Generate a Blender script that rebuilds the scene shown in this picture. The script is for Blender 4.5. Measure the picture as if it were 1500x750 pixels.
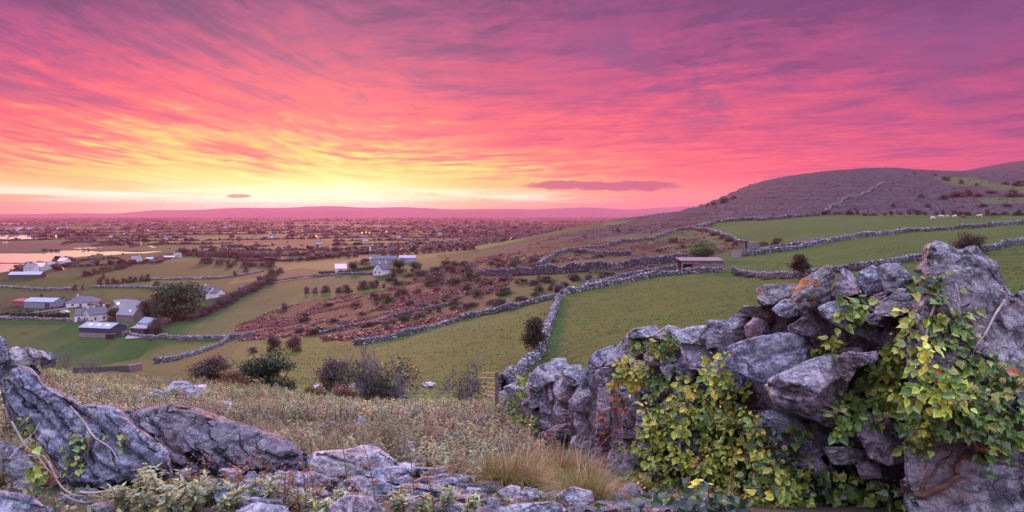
import bpy, bmesh, math, random
import numpy as np
from mathutils import Vector, Matrix

for o in list(bpy.data.objects):
    bpy.data.objects.remove(o)
SC = bpy.context.scene
COL = SC.collection
R = math.radians

# ------------------------------------------------------------------ camera, world, sun, exposure
F = 1071.0          # focal length in photo pixels (photo is 1500 wide)
CX, HY = 750.0, 313.0
cam_d = bpy.data.cameras.new("camera")
cam_d.sensor_width = 36.0
cam_d.lens = F / 1500 * 36
cam_d.shift_y = (HY - 375.0) / 1500
cam_d.clip_start = 0.05
cam_d.clip_end = 120000
cam = bpy.data.objects.new("camera", cam_d)
COL.objects.link(cam)
cam.location = (0, 0, 0)
cam.rotation_euler = (R(90), 0, 0)
SC.camera = cam

SUN_AZ = math.atan2(470 - CX, F)      # from +Y, positive to the right
SUN_EL = R(6.5)


class NB:
    """small helper to write node graphs as expressions"""
    def __init__(s, tree):
        s.t = tree
        s.n = tree.nodes
        s.l = tree.links

    def put(s, sock, v):
        if v is None:
            return
        if isinstance(v, bpy.types.NodeSocket):
            s.l.new(v, sock)
        elif isinstance(v, (tuple, list)):
            v = tuple(v)
            if sock.type == 'RGBA' and len(v) == 3:
                v = v + (1,)
            sock.default_value = v
        else:
            if sock.type in ('RGBA',):
                sock.default_value = (v, v, v, 1)
            elif sock.type == 'VECTOR':
                sock.default_value = (v, v, v)
            else:
                sock.default_value = v

    def m(s, op, a, b=None, c=None, clamp=False):
        n = s.n.new('ShaderNodeMath')
        n.operation = op
        n.use_clamp = clamp
        s.put(n.inputs[0], a)
        s.put(n.inputs[1], b)
        if c is not None:
            s.put(n.inputs[2], c)
        return n.outputs[0]

    def mr(s, v, a, b, c=0.0, d=1.0, smooth=True):
        n = s.n.new('ShaderNodeMapRange')
        n.interpolation_type = 'SMOOTHSTEP' if smooth else 'LINEAR'
        s.put(n.inputs[0], v)
        for i, q in enumerate((a, b, c, d)):
            s.put(n.inputs[i + 1], q)
        return n.outputs[0]

    def mix(s, f, a, b, mode='MIX'):
        n = s.n.new('ShaderNodeMix')
        n.data_type = 'RGBA'
        n.blend_type = mode
        s.put(n.inputs[0], f)
        s.put(n.inputs[6], a)
        s.put(n.inputs[7], b)
        return n.outputs[2]

    def noise(s, vec, scale, detail=4, rough=.55, dist=0.0, lac=2.0):
        n = s.n.new('ShaderNodeTexNoise')
        s.put(n.inputs['Vector'], vec)
        n.inputs['Scale'].default_value = scale
        n.inputs['Detail'].default_value = detail
        n.inputs['Roughness'].default_value = rough
        n.inputs['Lacunarity'].default_value = lac
        n.inputs['Distortion'].default_value = dist
        return n.outputs['Fac']

    def voro(s, vec, scale, feature='F1', out='Distance', rnd=1.0):
        n = s.n.new('ShaderNodeTexVoronoi')
        n.feature = feature
        s.put(n.inputs['Vector'], vec)
        n.inputs['Scale'].default_value = scale
        n.inputs['Randomness'].default_value = rnd
        return n.outputs[out]

    def ramp(s, f, stops):
        n = s.n.new('ShaderNodeValToRGB')
        s.put(n.inputs[0], f)
        e = n.color_ramp.elements
        while len(e) < len(stops):
            e.new(0.5)
        for el, (p, c) in zip(e, stops):
            el.position = p
            el.color = tuple(c) + (1,) if len(c) == 3 else c
        return n.outputs[0]

    def xyz(s, x, y, z):
        n = s.n.new('ShaderNodeCombineXYZ')
        s.put(n.inputs[0], x); s.put(n.inputs[1], y); s.put(n.inputs[2], z)
        return n.outputs[0]

    def sep(s, v):
        n = s.n.new('ShaderNodeSeparateXYZ')
        s.put(n.inputs[0], v)
        return n.outputs

    def scale(s, v, k):
        n = s.n.new('ShaderNodeVectorMath')
        n.operation = 'MULTIPLY'
        s.put(n.inputs[0], v)
        s.put(n.inputs[1], k)
        return n.outputs[0]


world = bpy.data.worlds.new("World")
SC.world = world
world.use_nodes = True
wt = world.node_tree
wt.nodes.clear()
w = NB(wt)
tc = wt.nodes.new('ShaderNodeTexCoord').outputs['Generated']
dx, dy, dz = w.sep(tc)[0:3]
el = w.m('MULTIPLY', w.m('ARCSINE', dz), 180 / math.pi)
az = w.m('MULTIPLY', w.m('ARCTAN2', dx, dy), 180 / math.pi)
daz = w.m('SUBTRACT', az, math.degrees(SUN_AZ))
adaz = w.m('MAXIMUM', w.m('MULTIPLY', daz, -.74), daz)
elp = w.m('MAXIMUM', el, 0.0)
# cloud deck coordinates (a flat layer overhead, seen in perspective)
zz = w.m('ADD', w.m('MAXIMUM', dz, 0.0), 0.12)
cu = w.m('DIVIDE', dx, zz)
cv = w.m('DIVIDE', dy, zz)
warp = w.noise(w.xyz(cu, cv, 3.1), 0.5, 2)
cu2 = w.m('ADD', cu, w.m('MULTIPLY', w.m('SUBTRACT', warp, .5), 1.3))
cv2 = w.m('ADD', cv, w.m('MULTIPLY', w.m('SUBTRACT', warp, .5), 0.9))
n_streak = w.noise(w.xyz(w.m('SUBTRACT', w.m('MULTIPLY', cu2, 2.3), w.m('MULTIPLY', cv, .40)), w.m('MULTIPLY', cv2, .36), 0.0), 1.7, 6, .58, .35)
n_ripple = w.noise(w.xyz(w.m('MULTIPLY', cu2, .55), w.m('ADD', w.m('MULTIPLY', cv2, 2.6), w.m('MULTIPLY', cu, .5)), 5.0), 1.75, 6, .58, .45)
n_fine = w.noise(w.xyz(cu2, w.m('MULTIPLY', cv2, 1.35), 9.0), 5.0, 7, .66, .5)
n_big = w.noise(w.xyz(cu, w.m('MULTIPLY', cv, .8), 2.0), 0.85, 4, .55, .6)
leftw = w.mr(cu, -1.3, -0.2, 1.0, 0.0)
mid = w.m('ADD', w.m('MULTIPLY', n_streak, leftw), w.m('MULTIPLY', n_ripple, w.m('SUBTRACT', 1.0, leftw)))
cloud = w.m('ADD', w.m('ADD', w.m('MULTIPLY', mid, .40), w.m('MULTIPLY', n_fine, .26)), w.m('MULTIPLY', n_big, .34))
cl = w.m('MULTIPLY', w.m('SUBTRACT', cloud, .5), 2.0)            # about -0.5 .. 0.5
amp = w.mr(el, 0.3, 9.0, 1.2, 11.0)
e0 = w.m('SQRT', w.m('ADD', w.m('MULTIPLY', elp, elp), w.m('MULTIPLY', w.m('MULTIPLY', adaz, adaz), 0.050)))
lel = w.m('LOGARITHM', w.m('ADD', elp, 1.6), 2.718)
slant = w.m('SUBTRACT', w.m('MULTIPLY', w.m('MINIMUM', w.m('SUBTRACT', daz, 2.0), 0.0), .30), w.m('MULTIPLY', w.m('MAXIMUM', w.m('SUBTRACT', daz, 8.0), 0.0), .06))
lw = w.m('MULTIPLY', w.m('SUBTRACT', warp, .5), 1.6)
cl_a = w.noise(w.xyz(w.m('MULTIPLY', az, .12), w.m('ADD', w.m('MULTIPLY', lel, 10.0), w.m('ADD', slant, lw)), 3.0), 1.0, 5, .62, .35)
cl_b = w.noise(w.xyz(w.m('MULTIPLY', az, .55), w.m('ADD', w.m('MULTIPLY', lel, 26.0), w.m('MULTIPLY', slant, 2.2)), 7.0), 1.0, 4, .62, .5)
patch_ = w.mr(w.noise(w.xyz(w.m('MULTIPLY', az, .055), w.m('MULTIPLY', lel, 2.2), 1.0), 1.0, 3, .5), .42, .58)
cloudlet = w.m('ADD', w.m('MULTIPLY', w.mr(cl_a, .46, .66), 2.8), w.m('MULTIPLY', w.m('MULTIPLY', w.m('SUBTRACT', cl_b, .5), 7.5), patch_))
cloudlet = w.m('MULTIPLY', cloudlet, w.m('MULTIPLY', w.mr(el, 1.2, 4.5), w.mr(el, 14.0, 19.0, 1.0, .4)))
e0c = w.m('ADD', w.m('ADD', e0, cloudlet), w.m('MULTIPLY', w.mr(daz, 24.0, 62.0), w.mr(el, 4.0, 14.0, 0.0, 1.4)))
e1 = w.m('ADD', w.m('ADD', e0c, w.m('MULTIPLY', cl, amp)), w.m('MULTIPLY', w.mr(el, 7.0, 15.0), w.mr(daz, -22.0, 4.0, 3.2, .4)))
stops = [(0, (1.1, .92, .45)), (1.2, (1.3, 1.12, .72)), (2.7, (1.2, .95, .28)), (4.4, (1.02, .66, .19)), (5.8, (1.0, .33, .20)),
         (7.4, (.97, .165, .19)), (9.4, (.83, .11, .20)), (11.8, (.62, .09, .22)), (14.5, (.40, .075, .23)), (18, (.19, .058, .19)), (22, (.13, .052, .175)), (26, (.11, .05, .165))]
sky = w.ramp(w.m('DIVIDE', w.m('MAXIMUM', e1, 0.0), 26.0), [(a / 26.0, c) for a, c in stops])
gapn = w.noise(w.xyz(w.m('SUBTRACT', cu2, w.m('MULTIPLY', cv, .12)), w.m('MULTIPLY', cv2, .7), 13.0), 1.25, 6, .62, .5)
gap = w.m('MULTIPLY', w.mr(gapn, .50, .66), w.m('MULTIPLY', w.mr(el, 3.5, 9.0), w.mr(e0, 5.5, 10.0)))
sky = w.mix(w.m('MULTIPLY', gap, .85), sky, (.25, .078, .245))
# salmon veil low on the horizon, away from the sun
veil = w.m('MULTIPLY', w.mr(el, 0.0, 3.2, 1.0, 0.0), w.mr(adaz, 6.0, 40.0, 0.1, .85))
sky = w.mix(veil, sky, (1.05, .50, .36))
# thin bright bands just above the horizon, either side of the sun
band_n = w.noise(w.xyz(w.m('MULTIPLY', az, .07), w.m('MULTIPLY', el, 1.1), 0.0), 1.0, 4, .6, .4)
band = w.m('MULTIPLY', w.m('MULTIPLY', w.mr(el, .35, 1.25), w.mr(el, 1.3, 2.3, 1.0, 0.0)), w.mr(band_n, .42, .6))
bandaz = w.mr(adaz, 14.0, 26.0, 1.0, 0.0)
sky = w.mix(w.m('MULTIPLY', band, w.m('MULTIPLY', bandaz, .95)), sky, (1.7, 1.45, 1.05))
glow = w.m('POWER', w.mr(e0, 0.0, 4.6, 1.0, 0.0), 2.0)
sky = w.mix(1.0, sky, w.mix(glow, (0, 0, 0), (1.1, .95, .55)), 'ADD')
# lone dark cloud bars
def bar(azc, elc, wa, we):
    a = w.m('DIVIDE', w.m('SUBTRACT', az, azc), wa)
    nn = w.m('MULTIPLY', w.m('SUBTRACT', w.noise(w.xyz(w.m('MULTIPLY', az, .5), el, azc), 1.2, 3), .5), we * 2.2)
    b = w.m('DIVIDE', w.m('ADD', w.m('SUBTRACT', el, elc), nn), we)
    d = w.m('ADD', w.m('MULTIPLY', a, a), w.m('MULTIPLY', b, b))
    return w.mr(d, .5, 1.15, 1.0, 0.0)
def pa(px): return math.degrees(math.atan2(px - CX, F))
def pe(px, py): return math.degrees(math.atan2(HY - py, math.hypot(F, px - CX)))
sky = w.mix(w.m('MULTIPLY', bar(pa(880), pe(880, 272), 6.6, .42), .92), sky, (.42, .11, .2))
sky = w.mix(w.m('MULTIPLY', bar(pa(350), pe(350, 287), .9, .16), .85), sky, (.8, .25, .13))
sky = w.mix(w.m('MULTIPLY', bar(pa(1148), pe(1148, 259), 1.5, .22), .7), sky, (.6, .13, .24))
# overhead and behind the viewer: paler, bluer dawn sky
up = w.mr(el, 20.0, 62.0)
back = w.m('MULTIPLY', w.m('MULTIPLY', w.mr(adaz, 70.0, 140.0), w.mr(el, -1.0, 14.0)), .66)
lum = w.m('MAXIMUM', up, back)
sky = w.mix(lum, sky, w.mix(w.mr(n_big, .35, .65), (2.9, 2.95, 4.7), (3.6, 3.35, 4.8)))
sky = w.mix(w.mr(el, -2.0, -.3, 1.0, 0.0), sky, (.25, .10, .10))
nish = wt.nodes.new('ShaderNodeTexSky')
nish.sky_type = 'NISHITA'
nish.sun_disc = False
nish.sun_elevation = SUN_EL
nish.sun_rotation = SUN_AZ
nish.air_density = 1.2
nish.dust_density = 2.0
bg1 = wt.nodes.new('ShaderNodeBackground')
wt.links.new(nish.outputs[0], bg1.inputs[0])
bg1.inputs[1].default_value = 0.004
bg2 = wt.nodes.new('ShaderNodeBackground')
wt.links.new(sky, bg2.inputs[0])
bg2.inputs[1].default_value = 1.0
add = wt.nodes.new('ShaderNodeAddShader')
wt.links.new(bg1.outputs[0], add.inputs[0])
wt.links.new(bg2.outputs[0], add.inputs[1])
wo = wt.nodes.new('ShaderNodeOutputWorld')
wt.links.new(add.outputs[0], wo.inputs[0])
world.cycles.sampling_method = 'MANUAL'
world.cycles.sample_map_resolution = 1024

sl = bpy.data.lights.new("sun", 'SUN')
sl.energy = 4.8
sl.angle = R(7)
sl.color = (1.0, .33, .30)
so = bpy.data.objects.new("sun", sl)
COL.objects.link(so)
sd = Vector((math.sin(SUN_AZ) * math.cos(SUN_EL), math.cos(SUN_AZ) * math.cos(SUN_EL), math.sin(SUN_EL)))
so.rotation_euler = sd.to_track_quat('Z', 'Y').to_euler()
so.location = (-30, 60, 40)

SC.render.engine = 'CYCLES'
SC.cycles.use_denoising = True
SC.cycles.max_bounces = 5
SC.cycles.diffuse_bounces = 2
SC.cycles.glossy_bounces = 2
SC.cycles.transmission_bounces = 1
SC.cycles.volume_bounces = 0
SC.cycles.transparent_max_bounces = 6
SC.cycles.caustics_reflective = False
SC.cycles.caustics_refractive = False
SC.view_settings.view_transform = 'Standard'
SC.view_settings.look = 'None'
SC.view_settings.exposure = 0.0
SC.view_settings.gamma = 1.0
SC.view_settings.use_curve_mapping = False

random.seed(7)
RNG = np.random.default_rng(11)

# ------------------------------------------------------------------ numeric helpers
def _hash(ix, iy, iz, seed):
    h = (ix * 374761393 + iy * 668265263 + iz * 1440662683 + seed * 974711) & 0xffffffff
    h = ((h ^ (h >> 13)) * 1274126177) & 0xffffffff
    h = ((h ^ (h >> 15)) * 2246822519) & 0xffffffff
    return ((h ^ (h >> 16)) & 0xffffff) / float(0xffffff)

def vnoise(P, seed=0):
    P = np.asarray(P, float)
    i = np.floor(P).astype(np.int64)
    f = P - i
    u = f * f * f * (f * (f * 6 - 15) + 10)
    r = 0
    for a in (0, 1):
        wx = u[:, 0] if a else 1 - u[:, 0]
        for b in (0, 1):
            wy = u[:, 1] if b else 1 - u[:, 1]
            for c in (0, 1):
                wz = u[:, 2] if c else 1 - u[:, 2]
                r = r + wx * wy * wz * _hash(i[:, 0] + a, i[:, 1] + b, i[:, 2] + c, seed)
    return r * 2 - 1

def fbm(P, octv=4, seed=0, gain=.5):
    P = np.asarray(P, float)
    s, a, t = 0, 1.0, 0.0
    for k in range(octv):
        s = s + a * vnoise(P * (2.03 ** k) + k * 17.3, seed + k)
        t += a
        a *= gain
    return s / t

def fbm2(X, Y, scale, octv=4, seed=0, gain=.5):
    return fbm(np.stack([X * scale, Y * scale, np.full_like(X, .37)], 1), octv, seed, gain)

def sstep(a, b, x):
    t = np.clip((x - a) / (b - a), 0, 1)
    return t * t * (3 - 2 * t)

# ------------------------------------------------------------------ terrain: heights from surveyed points
CTRL = {
    -450: [(3.5, 750), (6, 690), (10, 640), (15, 605), (30, 560), (60, 552), (110, 550), (180, 555), (260, 525), (340, 470), (500, 420), (800, 380), (2000, 340)],
    0: [(3.5, 750), (6, 688), (10, 640), (14, 560), (20, 540), (40, 545), (70, 550), (110, 556), (180, 548), (255, 527), (330, 475), (500, 420), (800, 380), (2000, 340)],
    150: [(3.5, 750), (6, 688), (10, 643), (15, 603), (25, 576), (40, 562), (70, 552), (105, 546), (160, 545), (215, 534), (270, 511), (340, 470), (500, 420), (800, 380), (2000, 340)],
    400: [(3.5, 750), (6, 688), (10, 645), (15, 612), (25, 588), (40, 574), (60, 562), (100, 542), (150, 517), (210, 496), (260, 478), (320, 452), (400, 426), (480, 410), (600, 396), (800, 380), (2000, 340)],
    550: [(3.5, 750), (6, 690), (10, 648), (15, 620), (25, 600), (34, 592), (60, 570), (100, 535), (150, 499), (220, 465), (300, 432), (370, 412), (430, 399), (600, 380), (800, 371), (1300, 350), (2500, 333)],
    715: [(3.5, 750), (5, 715), (8, 665), (15, 625), (25, 602), (45, 585), (70, 545), (110, 495), (160, 457), (200, 436), (260, 416), (340, 396), (420, 380), (520, 364), (600, 357), (800, 361), (1200, 350), (2500, 333)],
    825: [(3.5, 750), (5, 725), (8, 680), (12, 645), (25, 608), (45, 575), (70, 522), (100, 472), (145, 432), (200, 411), (230, 400), (300, 378), (400, 354), (500, 343), (600, 338), (1200, 346), (2500, 333)],
    900: [(3.5, 750), (5, 725), (8, 675), (12, 635), (25, 590), (45, 555), (70, 505), (100, 461), (150, 423), (165, 414), (220, 394), (300, 368), (400, 346), (600, 328), (800, 322), (1500, 330), (3000, 327)],
    1020: [(3.5, 752), (5, 722), (8, 660), (12, 615), (25, 570), (45, 530), (70, 480), (100, 442), (150, 406), (165, 400), (200, 389), (250, 370), (300, 355), (400, 336), (500, 322), (650, 309), (800, 303), (1000, 305), (1500, 317), (3000, 324)],
    1100: [(3.5, 752), (5, 715), (8, 650), (12, 600), (25, 555), (45, 515), (70, 468), (100, 430), (150, 404), (200, 379), (240, 364), (300, 345), (400, 327), (500, 316), (650, 296), (800, 279), (950, 270), (1300, 286), (3000, 318)],
    1300: [(3.5, 750), (5, 705), (8, 620), (12, 575), (25, 520), (45, 462), (70, 424), (110, 392), (150, 370), (200, 354), (240, 344), (330, 323), (400, 315), (500, 300), (650, 280), (800, 261), (950, 248), (1100, 246), (1500, 262), (3000, 305)],
    1400: [(45, 455), (80, 408), (110, 382), (150, 360), (240, 336), (330, 321), (420, 312), (520, 299), (700, 278), (900, 260), (1100, 251), (1300, 251), (1500, 253), (2200, 262)],
    1480: [(3.5, 748), (5, 700), (8, 610), (12, 560), (25, 500), (45, 450), (80, 398), (110, 373), (150, 352), (200, 337), (240, 329), (330, 318), (420, 308), (520, 297), (700, 275), (900, 261), (1100, 252), (1500, 239), (1900, 239), (4000, 295)],
    2100: [(3.5, 745), (5, 690), (8, 590), (12, 540), (25, 450), (45, 400), (80, 360), (150, 325), (240, 305), (420, 280), (700, 250), (1100, 225), (1500, 220), (4000, 290)],
}
cp = []
for px, row in CTRL.items():
    for Y, py in row:
        x = (px - CX) / F * Y
        z = -(py - HY) / F * Y
        r = math.hypot(x, Y)
        cp.append((math.atan2(x, Y), math.log(r), z / r))
for th, prof in ((R(90), ((3.5, -.40), (10, -.05), (60, .12), (400, .15), (1000, .10), (6000, .006))),
                 (R(-90), ((3.5, -.40), (10, -.22), (60, -.24), (200, -.22), (600, -.08), (3000, -.016))),
                 (R(179), ((3.5, -.40), (10, -.06), (60, .06), (400, .08), (1500, .05), (6000, .008))),
                 (R(-179), ((3.5, -.40), (10, -.06), (60, .06), (400, .08), (1500, .05), (6000, .008)))):
    for r, t in prof:
        cp.append((th, math.log(r), t))
CP = np.array(cp)
KT = 3.2

def _phi(d2):
    return 0.5 * d2 * np.log(d2 + 1e-12)

_P = np.stack([CP[:, 0] * KT, CP[:, 1]], 1)
_n = len(_P)
_D2 = ((_P[:, None] - _P[None]) ** 2).sum(-1)
_A = np.zeros((_n + 3, _n + 3))
_A[:_n, :_n] = _phi(_D2) + np.eye(_n) * 1e-4
_A[:_n, _n] = 1
_A[:_n, _n + 1:] = _P
_A[_n, :_n] = 1
_A[_n + 1:, :_n] = _P.T
_W = np.linalg.solve(_A, np.concatenate([CP[:, 2], np.zeros(3)]))
PLAIN = -50.0
_pw_th = np.array([math.atan2(p - CX, F) for p in (-600, 0, 200, 400, 550, 715, 825, 900, 1020, 1100, 1300, 2200)] + [R(95), R(180)])
_pw_a = np.array([235, 235, 245, 560, 800, 800, 1300, 1700, 2300, 3000, 3500, 3500, 4500, 4500.])
_pw_b = np.array([275, 275, 285, 820, 1300, 1300, 2400, 3000, 4000, 4500, 6000, 6000, 8000, 8000.])
# estuary, in world metres, from where its shores lie on the flat plain
def on_plain(px, py, z=PLAIN):
    Y = -z * F / (py - HY)
    return ((px - CX) / F * Y, Y)
WATER = [
    [(-330, 371), (0, 371), (60, 371), (90, 367), (125, 366.2), (145, 368.5), (170, 367.6), (200, 369.3), (236, 367.3), (236, 368), (215, 370.6), (190, 371), (160, 373.5), (125, 375), (105, 377), (85, 380), (78, 382.3), (45, 385), (0, 384.5), (-330, 384)],
    [(-330, 386.5), (0, 386), (48, 386.2), (42, 388.5), (25, 390), (15, 396.5), (0, 399), (-330, 404)],
    [(-330, 344), (40, 344), (45, 346.8), (62, 349.6), (60, 351.6), (35, 351.8), (20, 350), (-330, 349.8)],
    [(3, 354), (14, 354), (14, 355.4), (3, 355.4)],
    [(-200, 327.2), (38, 326.9), (38, 328.3), (-200, 328.6)],
    [(104, 363), (150, 361.7), (150, 363), (118, 364.6)],
    [(197, 353.0), (210, 356.5), (228, 361.5), (231, 363.3), (222, 361.8), (207, 357.6), (198, 354.3)],
]
WATER = [np.array([on_plain(*p) for p in poly]) for poly in WATER]

def in_poly(X, Y, poly):
    ins = np.zeros(X.shape, bool)
    n = len(poly)
    for i in range(n):
        x1, y1 = poly[i]
        x2, y2 = poly[(i + 1) % n]
        if y1 == y2:
            continue
        c = ((y1 > Y) != (y2 > Y)) & (X < (x2 - x1) * (Y - y1) / (y2 - y1) + x1)
        ins ^= c
    return ins

def H(X, Y, fine=True):
    """terrain height"""
    X = np.asarray(X, float); Y = np.asarray(Y, float)
    th = np.arctan2(X, Y)
    r = np.maximum(np.hypot(X, Y), 1e-3)
    rc = np.clip(r, 3.2, 9000)
    Q = np.stack([th * KT, np.log(rc)], 1)
    t = np.empty(len(Q))
    for i in range(0, len(Q), 40000):
        q = Q[i:i + 40000]
        d2 = ((q[:, None] - _P[None]) ** 2).sum(-1)
        t[i:i + 40000] = _phi(d2) @ _W[:_n] + _W[_n] + q @ _W[_n + 1:]
    z = t * rc
    z = np.where(r < 3.2, -1.45 + (z + 1.45) * (r / 3.2) ** 2, z)
    a = np.interp(th, _pw_th, _pw_a)
    b = np.interp(th, _pw_th, _pw_b)
    k = sstep(0, 1, (r - a) / (b - a))
    z = z * (1 - k) + PLAIN * k
    hill = sstep(430, 560, r) * sstep(-10, 6, z) * (1 - k)
    if fine:
        st = 5.5
        q = z / st + 0.5 * fbm2(X, Y, .012, 3, 5)
        fr = q - np.floor(q)
        stepped = (np.floor(q) + sstep(.55, .95, fr)) - q
        z = z + hill * stepped * st * .55
        amp = np.clip(r * .010, .03, .5) * (1 - .8 * k)
        z = z + amp * fbm2(X, Y, .35, 3, 21) * sstep(2000, 400, r) * .5
        z = z + (1 - k) * sstep(30, 200, r) * sstep(3000, 900, r) * fbm2(X, Y, .02, 3, 31) * 1.1 * (0.25 + np.clip(rough_zone(X, Y), 0, 1))
    wm = np.zeros(len(z), bool)
    for poly in WATER:
        wm |= in_poly(X, Y, poly)
    return np.where(wm, PLAIN - 2.0, z)

def rough_zone(X, Y):
    px = CX + F * X / np.maximum(Y, 1)
    return sstep(600, 700, px) * sstep(1080, 980, px) * sstep(200, 240, Y) * sstep(1500, 900, Y)

def h1(x, y):
    return float(H(np.array([x]), np.array([y]))[0])

_cast = {}
_YS = np.exp(np.linspace(math.log(2.4), math.log(20000), 1500))
def ground(px, py):
    """where the ray through photo pixel (px,py) meets the ground"""
    key = (px, py)
    if key in _cast:
        return _cast[key]
    X = (px - CX) / F * _YS
    zr = -(py - HY) / F * _YS
    zg = H(X, _YS)
    hit = np.nonzero(zr <= zg)[0]
    if len(hit) == 0:
        i = int(np.argmin(zr - zg + _YS * 0))
        i = int(np.argmin((zr - zg) / _YS))
    else:
        i = int(hit[0])
    if i > 0 and len(hit):
        d0 = zr[i - 1] - zg[i - 1]
        d1 = zr[i] - zg[i]
        f = d0 / (d0 - d1 + 1e-9)
        Y = _YS[i - 1] + f * (_YS[i] - _YS[i - 1])
    else:
        Y = _YS[i]
    x = (px - CX) / F * Y
    p = (x, Y, h1(x, Y))
    _cast[key] = p
    return p

def at(px, py, Y):
    return np.array([(px - CX) / F * Y, Y, -(py - HY) / F * Y])

# ------------------------------------------------------------------ object helpers
def tag(o, label=None, cat=None, group=None, kind=None):
    if label: o['label'] = label
    if cat: o['category'] = cat
    if group: o['group'] = group
    if kind: o['kind'] = kind
    return o

def link(name, me, mat=None, parent=None, loc=None):
    o = bpy.data.objects.new(name, me)
    COL.objects.link(o)
    if mat is not None and me is not None and len(me.materials) == 0:
        me.materials.append(mat)
    if parent is not None:
        o.parent = parent
    if loc is not None:
        o.location = loc
    return o

def empty(name, loc, rz=0.0):
    o = bpy.data.objects.new(name, None)
    COL.objects.link(o)
    o.empty_display_size = .2
    o.location = loc
    o.rotation_euler = (0, 0, rz)
    return o

def copy_tree(o, parent=None):
    c = o.copy()
    COL.objects.link(c)
    c.parent = parent
    for ch in list(o.children):
        copy_tree(ch, c)
    return c

def mesh_np(name, V, Fc, col=None, smooth=False):
    """Fc: int array (n,3) or (n,4), or a list of such arrays"""
    V = np.asarray(V, np.float32)
    if not isinstance(Fc, list):
        Fc = [Fc]
    Fc = [np.asarray(f, np.int32) for f in Fc if len(f)]
    me = bpy.data.meshes.new(name)
    me.vertices.add(len(V))
    me.vertices.foreach_set('co', V.ravel())
    nl = sum(f.size for f in Fc)
    npoly = sum(len(f) for f in Fc)
    me.loops.add(nl)
    me.polygons.add(npoly)
    me.loops.foreach_set('vertex_index', np.concatenate([f.ravel() for f in Fc]))
    starts, s = [], 0
    for f in Fc:
        k = f.shape[1]
        starts.append(np.arange(len(f)) * k + s)
        s += f.size
    me.polygons.foreach_set('loop_start', np.concatenate(starts).astype(np.int32))
    me.polygons.foreach_set('use_smooth', np.full(npoly, smooth, bool))
    me.update(calc_edges=True)
    if col is not None:
        a = me.color_attributes.new('Col', 'FLOAT_COLOR', 'POINT')
        c = np.ones((len(V), 4), np.float32)
        c[:, :col.shape[1]] = col
        a.data.foreach_set('color', c.ravel())
    return me

class Geo:
    """collects simple solids into one mesh"""
    def __init__(s):
        s.V, s.T, s.n = [], [], 0
    def add(s, V, Fs):
        V = np.asarray(V, float)
        s.V.append(V)
        for f in Fs:
            s.T.append([i + s.n for i in f])
        s.n += len(V)
        return s
    def box(s, x0, x1, y0, y1, z0, z1, M=None):
        V = np.array([(x, y, z) for z in (z0, z1) for y in (y0, y1) for x in (x0, x1)], float)
        if M is not None:
            V = np.array([M @ Vector(v) for v in V])
        return s.add(V, [(0, 2, 3, 1), (4, 5, 7, 6), (0, 1, 5, 4), (2, 6, 7, 3), (0, 4, 6, 2), (1, 3, 7, 5)])
    def tube(s, pts, rad, k=6):
        V, Fs = tube_np(pts, rad, k)
        return s.add(V, Fs.tolist() + [list(range(k))[::-1], [len(V) - k + i for i in range(k)]])
    def mesh(s, name, smooth=False):
        me = bpy.data.meshes.new(name)
        me.from_pydata(np.concatenate(s.V).tolist(), [], s.T)
        if smooth:
            me.polygons.foreach_set('use_smooth', np.ones(len(me.polygons), bool))
        me.update()
        return me
    def obj(s, name, mat, parent=None, loc=None, smooth=False):
        return link(name, s.mesh(name, smooth), mat, parent, loc)

def tube_np(pts, rad, k=6):
    P = np.asarray(pts, float)
    n = len(P)
    rad = np.broadcast_to(np.asarray(rad, float), (n,)) if np.ndim(rad) == 0 or len(np.atleast_1d(rad)) == n else np.linspace(rad[0], rad[-1], n)
    T = np.gradient(P, axis=0)
    T /= np.linalg.norm(T, axis=1, keepdims=True) + 1e-9
    up = np.where(np.abs(T[:, 2:3]) > .9, np.array([[1.0, 0, 0]]), np.array([[0, 0, 1.0]]))
    A = np.cross(T, up)
    A /= np.linalg.norm(A, axis=1, keepdims=True) + 1e-9
    B = np.cross(T, A)
    an = np.arange(k) * 2 * math.pi / k
    V = (P[:, None] + rad[:, None, None] * (np.cos(an)[None, :, None] * A[:, None] + np.sin(an)[None, :, None] * B[:, None])).reshape(-1, 3)
    i = np.arange(n - 1)[:, None] * k
    j = np.arange(k)[None]
    q = np.stack([i + j, i + (j + 1) % k, i + k + (j + 1) % k, i + k + j], -1).reshape(-1, 4)
    return V, q

# ------------------------------------------------------------------ materials
def new_mat(name):
    m = bpy.data.materials.new(name)
    m.use_nodes = True
    t = m.node_tree
    t.nodes.clear()
    out = t.nodes.new('ShaderNodeOutputMaterial')
    b = t.nodes.new('ShaderNodeBsdfPrincipled')
    t.links.new(b.outputs[0], out.inputs[0])
    return m, NB(t), b, out

def bump(nb, b, h, strength=.5, dist=.02):
    n = nb.n.new('ShaderNodeBump')
    n.inputs['Strength'].default_value = strength
    n.inputs['Distance'].default_value = dist
    nb.put(n.inputs['Height'], h)
    nb.l.new(n.outputs[0], b.inputs['Normal'])

def simple(name, col, rough=.75, var=.25, scale=3.0, metallic=0.0, spec=.3, emit=None, es=0.0, bs=0.0):
    m, nb, b, out = new_mat(name)
    tc = nb.n.new('ShaderNodeTexCoord').outputs['Object']
    n = nb.noise(tc, scale, 5, .6)
    dark = tuple(c * (1 - var) for c in col)
    lite = tuple(min(1, c * (1 + var)) for c in col)
    nb.put(b.inputs['Base Color'], nb.mix(nb.mr(n, .3, .7), dark, lite))
    b.inputs['Roughness'].default_value = rough
    b.inputs['Metallic'].default_value = metallic
    b.inputs['Specular IOR Level'].default_value = spec
    if emit:
        nb.put(b.inputs['Emission Color'], emit)
        b.inputs['Emission Strength'].default_value = es
    if bs:
        bump(nb, b, n, bs, .02)
    return m

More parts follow.
